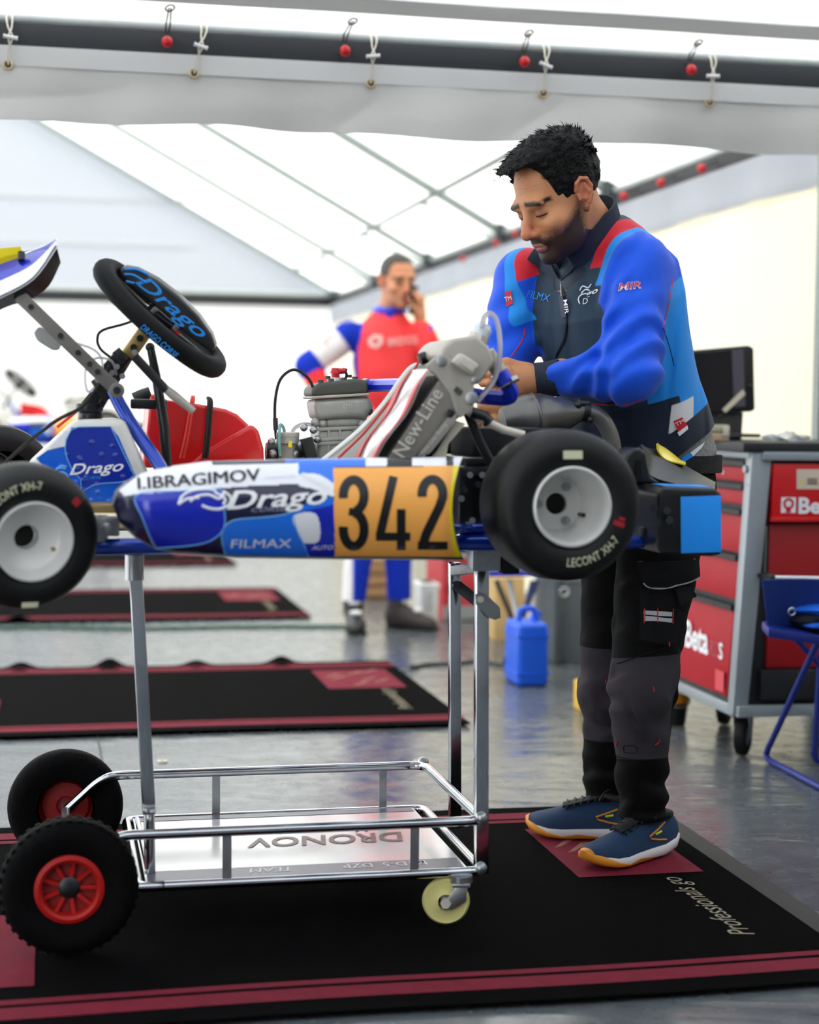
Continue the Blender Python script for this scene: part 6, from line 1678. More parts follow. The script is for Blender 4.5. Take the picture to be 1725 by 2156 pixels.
# overalls
mSL, mSR = m_(735, 705, .02), m_(888, 705, .0); mEL, mER = m_(650, 770, .0), m_(912, 745, -.06); mWL, mWR = m_(690, 842, -.04), m_(884, 690, -.06)
mP = m_(810, 935, .05); mC = m_(815, 760, .03); mKL, mKR = m_(762, 1120, -.03), m_(838, 1115, .03); mAL, mAR = m_(745, 1262, 0), m_(840, 1258, .08)
mHL, mHR = m_(775, 960, .03), m_(845, 960, .03)
def ov_field(P):
    d = s_ell(P, mC, (.165, .125, .24)); d = smin(d, s_ell(P, mP, (.155, .125, .16)), .06)
    d = smin(d, s_cone(P, mC + ZZ * .12, NECK + ZZ * .02, .13, .062), .05)
    for a, b, r0, r1, k in ((mSL, mEL, .068, .062, .03), (mEL, mWL, .06, .045, .02), (mSR, mER, .068, .058, .03), (mER, mWR, .055, .040, .02), (mHL, mKL, .095, .075, .03), (mKL, mAL, .072, .058, .02), (mHR, mKR, .095, .075, .03), (mKR, mAR, .072, .058, .02)):
        d = smin(d, s_cone(P, a, b, r0, r1), k)
    return d + .005 * wnoise(P, 26, 6)
def ov_attr(P):
    def sc(a, b): return s_cone(P, a, b, .06, .06)
    uL, fL, uR, fR = sc(mSL, mEL), sc(mEL, mWL), sc(mSR, mER), sc(mER, mWR)
    X = P[0]; Z = P[2]
    tor = s_ell(P, mC, (.165, .125, .30)); lx = m_(745, 760).x; rx_ = m_(890, 760).x
    red = np.minimum(np.minimum(X - lx - .02, rx_ + .03 - X), Z - m_(800, 935).z); red = np.minimum(red, m_(800, 672).z - Z + .9 * np.abs(X - NECK.x)); red = np.minimum(red, np.minimum(uL, fL) - .03)
    arm = np.minimum(np.minimum(uL, fL), .0 * X + 1)
    white = np.minimum(.035 - uL, along(P, mSL, mEL) - .04); white = np.minimum(white, .19 - along(P, mSL, mEL)); white = np.where(X < lx + .03, white, -1)
    rfor = np.where(fL < uL - .005, .05 - fL, -.02); rfor = np.minimum(rfor, along(P, mEL, mWL) - .05)
    rforR = np.where((fR < uR + .02) & (X > rx_ - .02), .06 - fR, -.02); rforR = np.minimum(rforR, .10 - along(P, mER, mWR)) 
    waist = np.minimum(m_(800, 900).z - Z, lx + .06 - X)
    legw = np.minimum(m_(735, 1200).x + .02 - X, m_(800, 1100).z - Z)
    collar = .02 - np.abs(Z - m_(800, 664).z) + 0 * X
    return {'red': np.maximum(red, 0 * red - 1), 'white': np.maximum(white, legw), 'rfor': np.maximum(rfor, rforR), 'waist': np.minimum(waist, Z - m_(800, 1000).z)}
m_ov = layered('racing_overalls', '#1032b4', [('white', '#e6e2e4'), ('waist', '#c9c3cb'), ('rfor', '#f03a3c'), ('red', '#f7474a')], rough=.8, spec=.2, soft=.006)
g = Grid((-.62, 7.85, .14), (.28, 8.6, 1.62), .0095)
g2 = Grid((-.62, 7.85, .14), (.28, 8.6, 1.62), .02)
skin_obj('body', [mh, mhand, mhand2, nets(ov_field((g2.X, g2.Y, g2.Z)) + .025, g2)], m_skin2, man, man_attr)
oo, ov_, of_ = skin_obj('overalls', [nets(ov_field((g.X, g.Y, g.Z)), g)], m_ov, man, ov_attr)
SO = Surf(ov_, of_)
cloth_text(SO, 'BRIDGES', 818, 728, 882, 722, 16, mat('pink_print', '#f9b9b6', .6), oo, bold=.02, off=.004)
patch(SO, [(775, 716), (788, 704), (806, 706), (808, 722), (795, 734), (780, 730)], 'chest_emblem', MATS['pink_print'], oo, .004, 6)
patch(SO, [(784, 716), (792, 712), (798, 718), (790, 724)], 'chest_emblem', mat('emblem_red', '#c82c30', .6), oo, .006, 6)
patch(SO, [(716, 664), (730, 655), (745, 668), (750, 682), (712, 682)], 'shoulder_patch', m_pdeep, oo, .004, 6)
for y in (700, 708, 716): seam(SO, [(688 - (y - 700) * .8, y), (703 - (y - 700) * .8, y + 9)], 'sleeve_print', m_pip, oo, .004)
MB().tube([inv_of(man) @ (NECK + ZZ * .035 + V3((math.cos(a) * .068, math.sin(a) * .070, .010 * math.sin(a)))) for a in [2 * PI * k / 24 for k in range(24)]], .018, 10, closed=True).build('collar', m_hose, oo)
def boot(ank, heading, lab, mt):
    F = V3((heading[0], heading[1], 0)).normalized(); R = cols(F, V3((-F.y, F.x, 0)), ZZ); r = bpy.data.objects.new('boot', None); link(r, man); r['label'] = lab
    r.matrix_local = inv_of(man) @ Matrix.Translation(V3((ank.x, ank.y, 0)) - F * .06) @ R.to_4x4()
    K = [0, .05, .11, .18, .24, .27]; W_ = [.03, .042, .042, .046, .040, .015]; H_ = [.11, .12, .11, .075, .06, .04]
    MB().loft([[V3((K[i], W_[i] * math.cos(2 * PI * k / 16), .006 + max(0, H_[i] * (.5 + .5 * math.sin(2 * PI * k / 16))))) for k in range(16)] for i in range(6)]).build('foot', mt, r, smooth=60)
    MB().tube([V3((.055, 0, .07)), V3((.05, 0, .16)), V3((.05, 0, .22))], [.05, .05, .055], 16).build('shaft', mt, r)
    MB().box((.14, 0, .008), (.26, .085, .014)).build('sole', m_rubber, r, bevel=.006)
    for (x, z) in ((.1, .135), (.085, .185), (.17, .095)): MB().ball((x, 0, z), (.02, .03, .014), 10, 6).build('strap', m_white, r)
boot(mAL, (.15, -1), 'black boot with white straps pointing at us', m_blackpl)
boot(mAR, (.85, -.5), 'dark boot pointing right', mat('boot_brown', '#3b3433', .7))
ph = thing('phone', 'dark mobile phone held to the ear of the man in red overalls', 'phone', m_(871, 632, -.09), cols(V3((.5, .85, 0)).normalized(), V3((-.85, .5, .1)).normalized(), ZZ))
MB().box((0, 0, 0), (.07, .010, .14)).build('case', m_blackpl, ph, bevel=.004)
MB().box((0, .006, .01), (.06, .002, .11)).build('screen', mat('phone_glass', '#20242c', .1), ph)

# ================================================================== TOOL CART AND THINGS ON IT
m_cred = mat('cart_red', '#a8101f', .5, var=.04, spec=.25); m_cbright = mat('cart_red_bright', '#cf1016', .35, coat=.2)
m_cgrey = mat('cart_grey', '#9ba2a6', .45, .3); m_cblack = mat('cart_black', '#1a1d20', .55); m_cdark = mat('cart_dark', '#17191c', .5)
CR = cols(UU, VV, ZZ)
CO = floor_at(1548, 1487, .166); CO.z = 0
cart = thing('tool_cart', 'red and grey tool cabinet on castors behind the mechanic', 'tool cart', CO, CR)
def CZ(py): return at(1560, py, CO.y).z
ZB, ZTp = CZ(1490), CZ(950)
SLN = .055                                              # outward lean of the uprights
def sl(z): return SLN * (z - ZB) / (ZTp - ZB)
WU, WV = .78, .62
# carcass and frame
MB().add([(sl(z) * 1 + .012 if i in (0, 3) else WU - .01, .01 if i in (0, 1) else WV, z) for z in (ZB, ZTp) for i in range(4)], [(0, 1, 2, 3), (7, 6, 5, 4), (0, 4, 5, 1), (1, 5, 6, 2), (2, 6, 7, 3), (3, 7, 4, 0)]).build('carcass', m_cdark, cart, smooth=0)
def upright(u0, v0, w0, w1, d):
    MB().add([(u0 + sl(ZB), v0, ZB - .02), (u0 + sl(ZB) + w0, v0, ZB - .02), (u0 + sl(ZB) + w0, v0 + d, ZB - .02), (u0 + sl(ZB), v0 + d, ZB - .02), (u0 + sl(ZTp) - .01, v0, ZTp), (u0 + sl(ZTp) + w1, v0, ZTp), (u0 + sl(ZTp) + w1, v0 + d, ZTp), (u0 + sl(ZTp) - .01, v0 + d, ZTp)], [(3, 2, 1, 0), (4, 5, 6, 7), (0, 1, 5, 4), (1, 2, 6, 5), (2, 3, 7, 6), (3, 0, 4, 7)]).build('upright', m_cgrey, cart, bevel=.008)
upright(-.012, -.012, .05, .058, .05); upright(-.012, WV - .04, .05, .058, .05); upright(WU - .06, -.012, .05, .05, .05)
MB().box((WU / 2 + .02, WV / 2, ZTp + .012), (WU + .04, WV + .04, .03)).build('worktop', m_cblack, cart, bevel=.006)
MB().box((WU / 2 + .04, -.012, ZTp - .014), (WU - .05, .03, .026)).build('top_rail', m_cgrey, cart, bevel=.004)
MB().box((sl(ZTp) - .012, WV / 2, ZTp - .012), (.03, WV, .022)).build('top_rail', m_cgrey, cart, bevel=.004)
MB().box((WU / 2, -.012, ZB - .01), (WU, .03, .035)).build('base_rail', m_cgrey, cart, bevel=.004)
MB().box((.005, WV / 2, ZB - .01), (.03, WV, .035)).build('base_rail', m_cgrey, cart, bevel=.004)
# drawers on the left face
for k, (ya, yb) in enumerate(((985, 1016), (1034, 1065), (1088, 1167), (1185, 1266), (1291, 1472))):
    za_, zb_ = CZ(ya), CZ(yb)
    vs = [(sl(z) + dx, v, z) for z in (zb_, za_) for dx in (-.012, .015) for v in (.045, WV - .05)]
    dr = MB().add(vs, [(0, 1, 3, 2), (4, 6, 7, 5), (0, 4, 5, 1), (2, 3, 7, 6), (0, 2, 6, 4), (1, 5, 7, 3)]).build('drawer', m_cred, cart, bevel=.003)
    MB().bar((sl(za_) - .012, .045, za_ + .010), (sl(za_) - .012, WV - .05, za_ + .010), .02, .016).build('handle_strip', m_cblack, dr)
    if k == 0: MB().cyl((sl(za_) - .016, .22, (za_ + zb_) / 2), (sl(za_) - .008, .22, (za_ + zb_) / 2), .008, seg=12).build('lock', m_steel, dr)
    if k == 4:
        zc = (za_ + zb_) / 2; nx = -.0135
        lettering('Beta', (sl(zc) + nx, .42, zc - .025), (0, -1, 0), (0, 0, 1), .085, dr, m_text_w, bold=.03, width=.20, th=.001)
        lettering('RSC', (sl(zc) + nx, .20, zc - .025), (0, -1, 0), (0, 0, 1), .05, dr, mat('pale_print', '#c2565f', .5), width=.07, th=.001)
        lettering('S', (sl(zc) + nx, .13, zc - .025), (0, -1, 0), (0, 0, 1), .05, dr, m_text_w, bold=.02, th=.001)
        MB().add([(sl(zc) + nx - .001, y, z) for y, z in ((.50, zc - .02), (.44, zc - .02), (.44, zc + .07), (.50, zc + .07))], [(0, 1, 2, 3)]).build('logo_square', m_text_w, dr, smooth=0)
        MB().add([(sl(zb_) + nx - .002, y, z) for y, z in ((.13, zb_ + .01), (.06, zb_ + .01), (.06, zb_ + .075), (.13, zb_ + .075))], [(0, 1, 2, 3)]).build('corner_sticker', mat('sticker_red', '#d84a52', .5), dr, smooth=0)
MB().cyl((sl(CZ(985)) - .03, .02, CZ(988)), (sl(CZ(985)) - .012, .02, CZ(988)), .012, seg=14).build('frame_bolt', m_steel, cart)
# side face towards us: red flap, recess, black plinth
zf0, zf1, zm, zp = CZ(976), CZ(1096), CZ(1104), CZ(1408)
fl_ = MB().box((WU / 2 + .03, -.005, (zf0 + zf1) / 2), (WU - .14, .03, zf0 - zf1)).build('side_flap', m_cbright, cart, bevel=.004)
MB().box((WU / 2 + .03, -.02, zf1 + .004), (WU - .13, .03, .014)).build('flap_lip', m_cbright, fl_, bevel=.004)
MB().box((WU / 2 + .03, .008, (zm + zp) / 2), (WU - .14, .02, zm - zp)).build('side_panel', m_cred if False else mat('recess_red', '#a30d14', .4), cart, bevel=.002)
pl_ = MB().box((WU / 2 + .02, -.01, (zp + ZB) / 2 + .01), (WU - .12, .03, zp - ZB - .03)).build('plinth', m_cblack, cart, bevel=.004)
def csp(px, py): q = on_plane(px, py, CO - VV * .022, VV) - CO; return V3((q.dot(UU), -.022, q.z))
def logo(px, py, s, parent, mt, off=0.0):
    a = csp(px, py) + V3((0, off, 0)); b = MB(); w_ = s
    b.add([a, a + V3((w_, 0, 0)), a + V3((w_, 0, w_)), a + V3((0, 0, w_))], [(0, 1, 2, 3)]); return b.build('logo_square', mt, parent, smooth=0)
for (px, py, par, mt, mt2) in ((1645, 1080, fl_, m_text_w, m_cbright), (1648, 1465, pl_, mat('grey_logo', '#6f7478', .5), m_cblack)):
    logo(px, py, .048, par, mt)
    q = csp(px, py) + V3((.024, -.001, .028)); MB().lathe([(.010, 0), (.018, 0)], q, (0, -1, 0), 20).build('logo_ring', mt2, par)
    MB().box(q + V3((0, 0, -.018)), (.016, .0006, .018)).build('logo_stem', mt2, par)
    lettering('Beta', csp(px + 36, py) + V3((0, -.001, 0)), (1, 0, 0), (0, 0, 1), .047, par, mt, bold=.035, width=.13, th=.001)
st_ = MB().add([csp(x, y) for x, y in ((1678, 1030), (1745, 1030), (1745, 988), (1678, 988))], [(0, 1, 2, 3)]).build('warning_sticker', mat('cream_label', '#dcc9b4', .6), fl_, smooth=0)
for k in range(3): MB().add([csp(x, y) + V3((0, -.001, 0)) for x, y in ((1700, 1020 - k * 5), (1722, 1020 - k * 5), (1722, 1017 - k * 5), (1700, 1017 - k * 5))], [(0, 1, 2, 3)]).build('sticker_line', mat('label_ink', '#6c5b50', .6), fl_, smooth=0)
MB().add([csp(x, y) + V3((0, -.001, 0)) for x, y in ((1686, 1020), (1692, 1020), (1689, 1006))], [(0, 1, 2)]).build('sticker_mark', m_pyellow, fl_, smooth=0)
MB().tube([csp(1611, 1108) + V3((0, -.02, 0)), csp(1608, 1205) + V3((0, -.02, 0))], .006, 8).build('gas_strut', m_blackpl, cart)
MB().tube([csp(1604, 1213) + V3((0, -.06, 0)), csp(1800, 1216) + V3((0, -.06, 0))], .010, 12).build('towel_bar', m_chrome, cart)
MB().tube([csp(1600, 1212) + V3((0, -.06, 0)), csp(1612, 1213) + V3((0, -.06, 0))], .014, 12).build('bar_end', m_blackpl, cart)
MB().bar(csp(1603, 1212) + V3((0, .02, 0)), csp(1603, 1212) + V3((0, -.06, 0)), .014, .014).build('bar_arm', m_blackpl, cart)
MB().tube([csp(1575, 1020) + V3((0, 0, 0)), csp(1575, 1022) + V3((0, 0, 0))], .004, 6).build('screw', m_steel, cart)
# castors
for (u, v, lab) in ((.05, .05, 'near castor of the tool cart'), (.20, WV - .06, 'far castor of the tool cart'), (WU - .08, .05, 'right castor of the tool cart')):
    c = bpy.data.objects.new('castor', None); link(c, cart); c.location = (u, v, 0); c['label'] = lab
    ax = V3((.8, -.6, 0)).normalized()
    MB().lathe([(.03, .017), (.052, .018), (.062, .014), (.064, 0), (.062, -.014), (.052, -.018), (.03, -.017)], (0, 0, .065), ax, 36).build('tyre', m_rubber, c)
    MB().lathe([(.0, .012), (.02, .016), (.034, .012), (.046, .016), (.050, .018)], (0, 0, .065), ax, 28).build('hub_disc', mat('castor_grey', '#8b9195', .5), c)
    for s in (-1, 1):
        MB().prism([ax * (.022 * s) + ax.cross(ZZ) * a + ZZ * h for a, h in ((-.035, .145), (.035, .145), (.014, .055), (-.014, .055))], ax * (.004 * s)).build('fork', m_cgrey, c, bevel=.002)
    MB().box((0, 0, .148), (.08, .08, .012)).build('plate', m_cgrey, c, bevel=.002)

# monitor standing on the cart
def cu(px, py, v): q = on_plane(px, py, CO + VV * v, VV) - CO; return V3((q.dot(UU), v, q.z))
mv = .40
mo = thing('monitor', 'black flat monitor tilted on the tool cart, blank screen', 'monitor', CO + VV * mv + UU * cu(1520, 945, mv).x + ZZ * (ZTp + .034), CR)
mb = V3((cu(1520, 945, mv).x, mv, ZTp + .034))
def mp(px, py, dv=0.0): return cu(px, py, mv + dv) - mb
sc_ = MB().prism([mp(1453, 738), mp(1578, 727), mp(1588, 733), mp(1591, 862), mp(1583, 867), mp(1452, 872)], V3((0, .035, 0))).build('housing', mat('monitor_black', '#18191b', .4), mo, bevel=.006)
MB().prism([mp(1457, 745, -.001), mp(1568, 735, -.001), mp(1571, 856, -.001), mp(1457, 866, -.001)], V3((0, -.002, 0))).build('screen', mat('dark_screen', '#17131a', .08), mo)
MB().prism([mp(1541, 737, -.004), mp(1566, 735, -.004), mp(1570, 855, -.004), mp(1546, 857, -.004)], V3((0, -.001, 0))).build('screen_reflection', mat('painted_reflection', '#57525c', .2), mo)  # lighter strip painted on the blank screen as its reflection
MB().prism([mp(1521, 862, -.008), mp(1528, 869, -.008), mp(1570, 830, -.008), mp(1564, 820, -.008)], V3((0, -.002, 0))).build('paper_strip', mat('cream_paper', '#d8cdb4', .7), mo, smooth=0)
MB().prism([mp(1478, 868, .02), mp(1566, 868, .02), mp(1562, 931, .02), mp(1478, 931, .02)], V3((0, .03, 0))).build('stand', mat('stand_grey', '#33332f', .6), mo, bevel=.004)
for (px, py) in ((1518, 877), (1581, 813)): MB().ball(mp(px, py, -.006), .008, 10, 6).build('knob', m_dsteel, mo)
MB().box((.02, .03, .008), (.20, .14, .012)).build('foot', MATS['stand_grey'], mo, bevel=.003)
bx = thing('parts_box', 'small beige plastic box with a clip on the tool cart', 'box', CO + UU * cu(1508, 945, .22).x + VV * .22 + ZZ * (ZTp + .027), CR)
MB().box((0, 0, .013), (.07, .05, .026)).build('base', mat('beige_plastic', '#c2a684', .5), bx, bevel=.005)
MB().box((0, 0, .040), (.072, .052, .022)).build('lid', mat('beige_lid', '#b9b494', .5), bx, bevel=.006)
MB().box((.022, -.028, .03), (.02, .006, .03)).build('clip', m_radl, bx, bevel=.002)
bg_ = thing('plastic_bag', 'crumpled clear plastic bag lying on the tool cart', 'bag', CO + UU * cu(1655, 950, .15).x + VV * .15 + ZZ * (ZTp + .028), CR)
def bagf(a, c):
    th = a * 2 * PI; r = .075 * math.sin(PI * min(.98, max(.02, c)))
    return (.16 * (c - .5) * 1.0, .5 * r * math.cos(th) + .006 * math.sin(9 * th + 5 * c), max(0, .013 + .17 * r * math.sin(th) * (1 + .5 * math.sin(c * 14)) + .004 * math.sin(7 * th + c * 20)))
MB().grid(bagf, 30, 24).build('film', mat('clear_film', '#dfe6e8', .15, trans=.6, alpha=.6, bump=.6, bscale=80), bg_)

# ================================================================== FOLDING CHAIR on the right, with a jacket
ch = thing('folding_chair', 'blue folding chair at the right edge in front of the tool cart', 'chair', floor_at(1700, 1668), CR)
co_ = ch.matrix_basis.translation.copy()
def cl(px, py, v): q = on_plane(px, py, co_ + VV * v, VV) - co_; return V3((q.dot(UU), v, q.z))
m_chb = mat('chair_blue', '#1c2d86', .4, .2)
fA, fB, fC = floor_at(1609, 1602) - co_, floor_at(1760, 1682) - co_, None
def tl(w): return V3((w.dot(UU), w.dot(VV), w.z))
fa_, fb2 = tl(fA)  + V3((0, 0, .010)), tl(fB) + V3((0, 0, .010))
tp1 = cl(1722, 1352, .02); tp2 = tp1 + V3((.16, -.25, 0))
MB().tube(fillet([tp1, fa_, fb2, tp2 + V3((.1, 0, 0))], .05, 6), .0095, 12).build('front_legs', m_chb, ch)
sf = cl(1625, 1330, .18)
MB().tube(fillet([sf + V3((.1, -.35, .02)), sf + V3((.1, -.30, -sf.z + .01)), sf + V3((.5, -.30, -sf.z + .01)), sf + V3((.5, -.35, .02))], .03, 4), .0095, 10).build('rear_legs', m_chb, ch) if False else None
s0 = cl(1618, 1322, .0); s1 = cl(1760, 1342, .0)
seatp = MB().prism([s0, s1, s1 + V3((.05, .16, .0)), s0 + V3((.05, .16, .0))], V3((0, 0, -.028))).build('seat', m_chb, ch, bevel=.008)
MB().tube(fillet([s0 + V3((.30, .28, -.01)), V3((s0.x + .30, .32, .01)), V3((s0.x + .6, .32, .01)), s1 + V3((-.02, .28, -.01))], .04, 5), .0095, 10).build('rear_legs', m_chb, ch)
def sling(a, c):
    p = cl(1606 + 150 * a, 1222, .02); return V3((p.x + .045 * c * (1 - a), .02 + .10 * math.sin(PI * a) * .3 + .05 * c, p.z - .15 * c + .01 * math.sin(a * 9) * c))
MB().grid(sling, 20, 8, .004).build('backrest', mat('sling_blue', '#0d2f7c', .8, bump=.2, bscale=300), ch)
jk2 = thing('team_jacket', 'bright blue and black jacket heaped on the folding chair', 'jacket', co_, CR)
def heap(cx, cy, rx, ry, rz, v, mt, nm, seed):
    p = cl(cx, cy, v); rr = random.Random(seed); b = MB(); n1, n2 = 20, 12; ph_ = [rr.uniform(0, 6) for _ in range(5)]
    vs = []
    for i in range(n2 + 1):
        for k in range(n1):
            t = PI * i / n2; a = 2 * PI * k / n1; q = 1 + .16 * math.sin(3 * a + ph_[0]) * math.sin(t) + .12 * math.sin(5 * t + 2 * a + ph_[1])
            vs.append(p + V3((rx * math.sin(t) * math.cos(a) * q, ry * math.sin(t) * math.sin(a) * q, rz * math.cos(t) * q)))
    fs = [(i * n1 + k, (i + 1) * n1 + k, (i + 1) * n1 + (k + 1) % n1, i * n1 + (k + 1) % n1) for i in range(n2) for k in range(n1)]
    b.add(vs, fs).build(nm, mt, jk2, smooth=60)
heap(1700, 1300, .09, .12, .045, .14, mat('jacket_dark', '#10131f', .8), 'lining', 1)
heap(1708, 1282, .075, .10, .022, .10, mat('jacket_blue', '#0f63dc', .7), 'sleeve', 2)
heap(1722, 1308, .07, .08, .022, .08, MATS['jacket_blue'], 'body_cloth', 3)
MB().lathe([(.010, -.003), (.013, 0), (.010, .003), (.007, 0)], cl(1668, 1288, .03), (0, -1, 0), 16, True).build('eyelet', m_steel, jk2)

# ================================================================== THINGS ALONG THE RIGHT WALL
def fpos(px, py): q = floor_at(px, py); q.z = 0; return q
# jerrycan
jc = thing('jerrycan', 'blue plastic jerrycan on the floor left of the mechanic\'s legs', 'jerrycan', fpos(1120, 1445), CR)
def jl(px, py): q = on_plane(px, py, jc.matrix_basis.translation, VV) - jc.matrix_basis.translation; return V3((q.dot(UU), 0, q.z))
wj = (jl(1152, 1440) - jl(1086, 1440)).x; hj = jl(1120, 1312).z
m_jc = mat('jerry_blue', '#0a58d8', .4, var=.05)
MB().box((0, .08, hj / 2), (wj, .20, hj)).build('body', m_jc, jc, bevel=.022, bseg=3)
for z in (.05, hj - .05): MB().box((0, .08, z), (wj + .006, .206, .012)).build('rib', m_jc, jc, bevel=.005)
MB().tube(fillet([(-.035, .08, hj - .01), (-.03, .08, hj + .045), (.03, .08, hj + .05), (.04, .08, hj - .01)], .02), .012, 10).build('handle', m_jc, jc)
MB().tube([(.05, .14, hj - .01), (.058, .14, hj + .03)], .022, 14).build('spout_cap', m_jc, jc)
# folding stool with blue seat
sto = thing('folding_stool', 'folding stool with a blue seat behind the trolley posts', 'stool', fpos(1085, 1400), CR)
so0 = sto.matrix_basis.translation.copy()
def sl_(px, py, v=0.0): q = on_plane(px, py, so0 + VV * v, VV) - so0; return V3((q.dot(UU), v, q.z))
za_ = sl_(1080, 1206).z
MB().box((sl_(1085, 1206).x, .1, za_), (.24, .24, .03)).build('seat', mat('stool_blue', '#3a3fb4', .5), sto, bevel=.008)
MB().tube(fillet([sl_(1132, 1222, -.02), sl_(1062, 1395, -.02), sl_(1058, 1425, .0), sl_(1095, 1430, .05)], .03), .011, 10).build('leg', mat('stool_leg_blue', '#25305f', .5, .3), sto)
MB().tube([sl_(1072, 1222, .05), V3((sl_(1112, 1350, .05).x, .05, .012))], .011, 10).build('leg', mat('stool_leg_white', '#d7d9da', .5), sto)
MB().tube([sl_(1122, 1222, .2), V3((sl_(1080, 1380, .2).x, .2, .012))], .011, 10).build('leg', MATS['stool_leg_blue'], sto)
MB().tube([sl_(1045, 1222, .2), V3((sl_(1110, 1380, .2).x, .2, .012))], .011, 10).build('leg', mat('stool_leg_dark', '#3a3d40', .5), sto)
# carton behind the stool
def crate(name, lab, cat, px0, px1, pyt, pyb, depth, mt, lid=None, bev=.004):
    o = thing(name, lab, cat, fpos((px0 + px1) / 2, pyb), CR); c0 = o.matrix_basis.translation.copy()
    def l_(px, py): q = on_plane(px, py, c0, VV) - c0; return V3((q.dot(UU), 0, q.z))
    a, b = l_(px0, pyb), l_(px1, pyt); w_, h_ = b.x - a.x, b.z
    MB().box((0, depth / 2, h_ / 2), (w_, depth, h_)).build('body', mt, o, bevel=bev)
    if lid: MB().box((0, depth / 2, h_ - .012), (w_ + .012, depth + .012, .024)).build('lid', lid, o, bevel=bev)
    return o, w_, h_
m_card = mat('cardboard', '#c9a870', .8, var=.08)
o, w_, h_ = crate('carton', 'tall cardboard carton behind the folding stool', 'carton', 1040, 1105, 1216, 1348, .2, m_card)
MB().box((0, -.002, h_ * .5), (w_ * .12, .004, h_)).build('tape', mat('tape_tan', '#b8925c', .4), o)
o, w_, h_ = crate('carton', 'small yellow carton on the floor seen between the mechanic\'s knees', 'carton', 1221, 1262, 1436, 1497, .08, mat('yellow_card', '#d9ae3e', .7))
MB().box((0, .04, h_ + .001), (w_, .012, .002)).build('flap', m_card, o)
o, w_, h_ = crate('grey_trunk', 'dark grey storage trunk standing behind the mechanic', 'trunk', 1164, 1300, 1215, 1398, .30, mat('trunk_grey', '#565d60', .5, var=.08), mat('trunk_lid', '#6d7577', .5), .01)
for x in (-.4, .4): MB().box((w_ * x, -.006, h_ * .5), (.025, .014, h_ * .96)).build('corner_post', mat('trunk_post', '#43494b', .5), o, bevel=.003)
MB().lathe([(.018, -.004), (.024, 0), (.018, .004), (.012, 0)], V3((-w_ * .36, -.012, h_ - .06)), (0, -1, 0), 16, True).build('ring_handle', m_steel, o)
# bucket with orange rim
bu = thing('bucket', 'black bucket with an orange rim by the tool cart', 'bucket', fpos(1430, 1532), CR)
MB().lathe([(0, .004), (.040, .004), (.045, .05), (.048, .085)], (0, 0.05, 0), (0, 0, 1), 24).build('body', m_blackpl, bu)
MB().lathe([(.048, .08), (.051, .083), (.051, .118), (.046, .120), (.04, .112), (0, .112)], (0, .05, 0), (0, 0, 1), 24).build('rim', mat('orange_plastic', '#e58a10', .5), bu)
MB().tube(crv([V3((-.051, .05, .10)), V3((-.04, .01, .08)), V3((0, -.008, .07)), V3((.04, .01, .08)), V3((.051, .05, .10))], 4), .003, 6).build('bail', m_steel, bu)
# red cabinet, white bin and boxes behind the phoning man
o, w_, h_ = crate('red_cabinet', 'red and grey cabinet behind the trolley posts', 'cabinet', 932, 1012, 1165, 1306, .4, mat('cab_red', '#b5202c', .5), m_cgrey)
for z in (.3, .6): MB().box((0, -.004, h_ * z), (w_ * .9, .008, h_ * .22)).build('drawer', mat('cab_front', '#c13340', .5), o, bevel=.003)
MB().box((0, -.01, h_ * .12), (w_, .02, h_ * .2)).build('plinth', m_cgrey, o)
for x in (-.4, .4): MB().cyl((w_ * x, .03, .03), (w_ * x + .03, .03, .03), .03, seg=14).build('castor', m_rubber, o)
o, w_, h_ = crate('white_bin', 'white upright bin right of the man in red overalls', 'bin', 886, 924, 1228, 1318, .16, mat('bin_white', '#d5d8d8', .4), mat('bin_lid', '#eef0f0', .4), .012)
MB().box((0, -.004, h_ * .6), (w_ * .3, .006, h_ * .4)).build('slot', mat('bin_slot', '#b7bcbc', .5), o)
o, w_, h_ = crate('wooden_crate', 'brown wooden crate on the floor behind the phoning man\'s legs', 'crate', 770, 826, 1180, 1262, .3, mat('crate_brown', '#8a6a4a', .8, var=.2))
for z in (.2, .5, .8): MB().box((0, -.006, h_ * z), (w_, .012, h_ * .2)).build('slat', mat('crate_slat', '#a17f58', .8, var=.15), o)
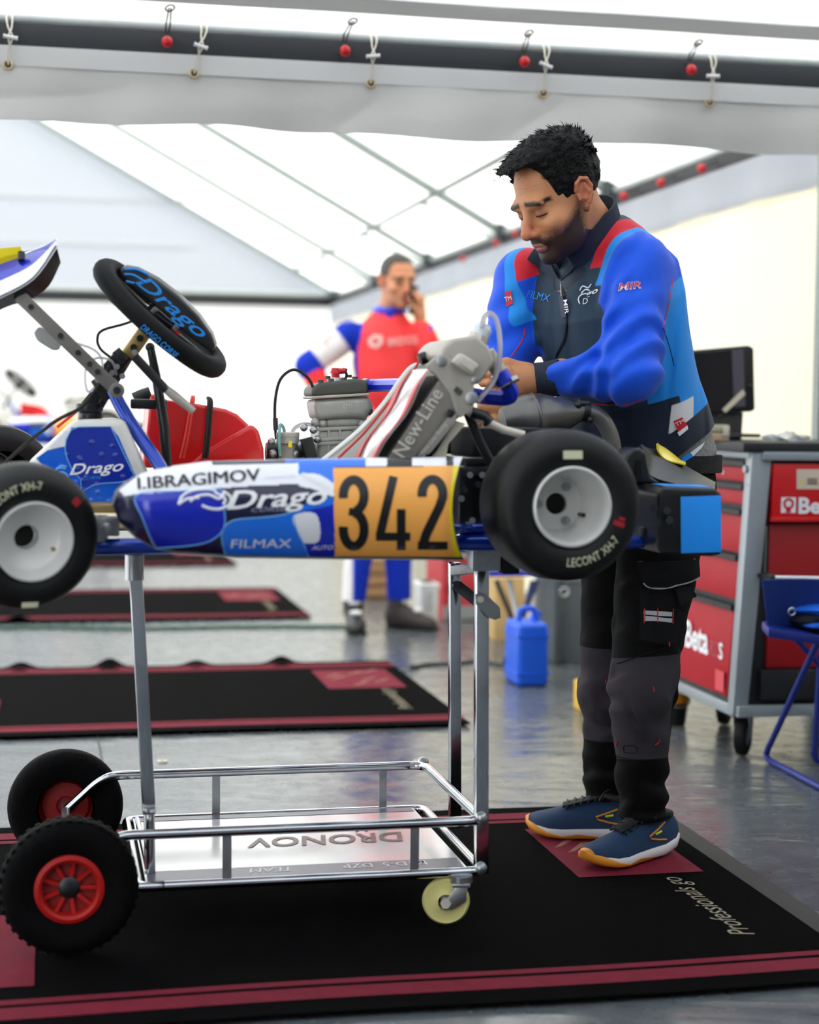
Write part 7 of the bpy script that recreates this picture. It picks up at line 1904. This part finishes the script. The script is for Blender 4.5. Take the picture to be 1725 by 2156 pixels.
# cables on the floor
def floor_cable(pts, r, mt, lab, nm='floor_cable'):
    P = [fpos(*p) + ZZ * r for p in pts]; o = thing(nm, lab, 'cable', P[0]); MB().tube(crv([p - P[0] for p in P], 6), r, 8).build('sheath', mt, o)
    for e_ in (P[0], P[-1]): MB().tube([e_ - P[0] - UU * .02, e_ - P[0] + UU * .02], r * 1.5, 8).build('end_sleeve', m_blackpl, o)
floor_cable([(-60, 1326), (120, 1324), (300, 1326), (520, 1322), (745, 1322)], .008, mat('green_cable', '#2f5a4a', .5), 'long green cable lying across the floor behind the second mat')
floor_cable([(872, 1408), (900, 1402), (960, 1400), (1010, 1396), (1080, 1405), (1130, 1392)], .007, mat('dark_cable', '#2c2f2c', .6), 'dark cable lying behind the trolley posts')
for k, (px, py) in enumerate(((342, 1604), (882, 1604))):
    ws = thing('washer', ['tiny pale washer on the floor right of the left trolley post', 'tiny pale washer on the floor left of the two trolley posts'][k], 'washer', fpos(px, py) + ZZ * .0005, group='washers dropped on the floor')
    MB().lathe([(.007, 0), (.007, .003), (.016, .003), (.016, 0)], (0, 0, 0), (0, 0, 1), 20, True).build('ring', mat('cream_metal', '#cdc4ae', .5), ws)

# ================================================================== A SECOND KART far behind, at the left
def far_copy(src, keep, lab, cat, loc, R):
    r = thing(src.name.split('.')[0], lab, cat, loc, R)
    for c_ in list(src.children):
        if c_.name.split('.')[0] in keep:
            n_ = c_.copy(); COL.objects.link(n_); n_.parent = r
            for g_ in list(c_.children):
                if g_.name.split('.')[0] in keep: k_ = g_.copy(); COL.objects.link(k_); k_.parent = n_
    return r
swl = KR @ SWC + KO
tgt = at(44, 822, 14.4); dlt = V3((tgt.x - swl.x, tgt.y - swl.y, 0))
far_copy(kart, ('rear_wheel', 'front_wheel', 'tyre', 'rim', 'tube_frame', 'fuel_tank', 'tank_cap', 'front_panel', 'white_band', 'blue_band', 'white_edge', 'black_back', 'panel_bracket', 'steering_column', 'steering_wheel', 'rim_grip', 'spoke_plate', 'airbox', 'airbox_ridge', 'seat', 'side_pod', 'floor_tray', 'rear_axle', 'rear_bumper', 'bumper_bar', 'engine', 'cylinder_head', 'barrel', 'crankcase'), 'second kart far behind at the left edge, blurred', 'kart', KO + dlt, KR)
far_copy(tr, ('lower_rail', 'upper_rail', 'post', 'axle', 'tray', 'transport_wheel', 'tyre', 'rim', 'rim_disc', 'castor', 'wheel'), 'trolley under the far kart at the left', 'trolley', TO + dlt, KR)
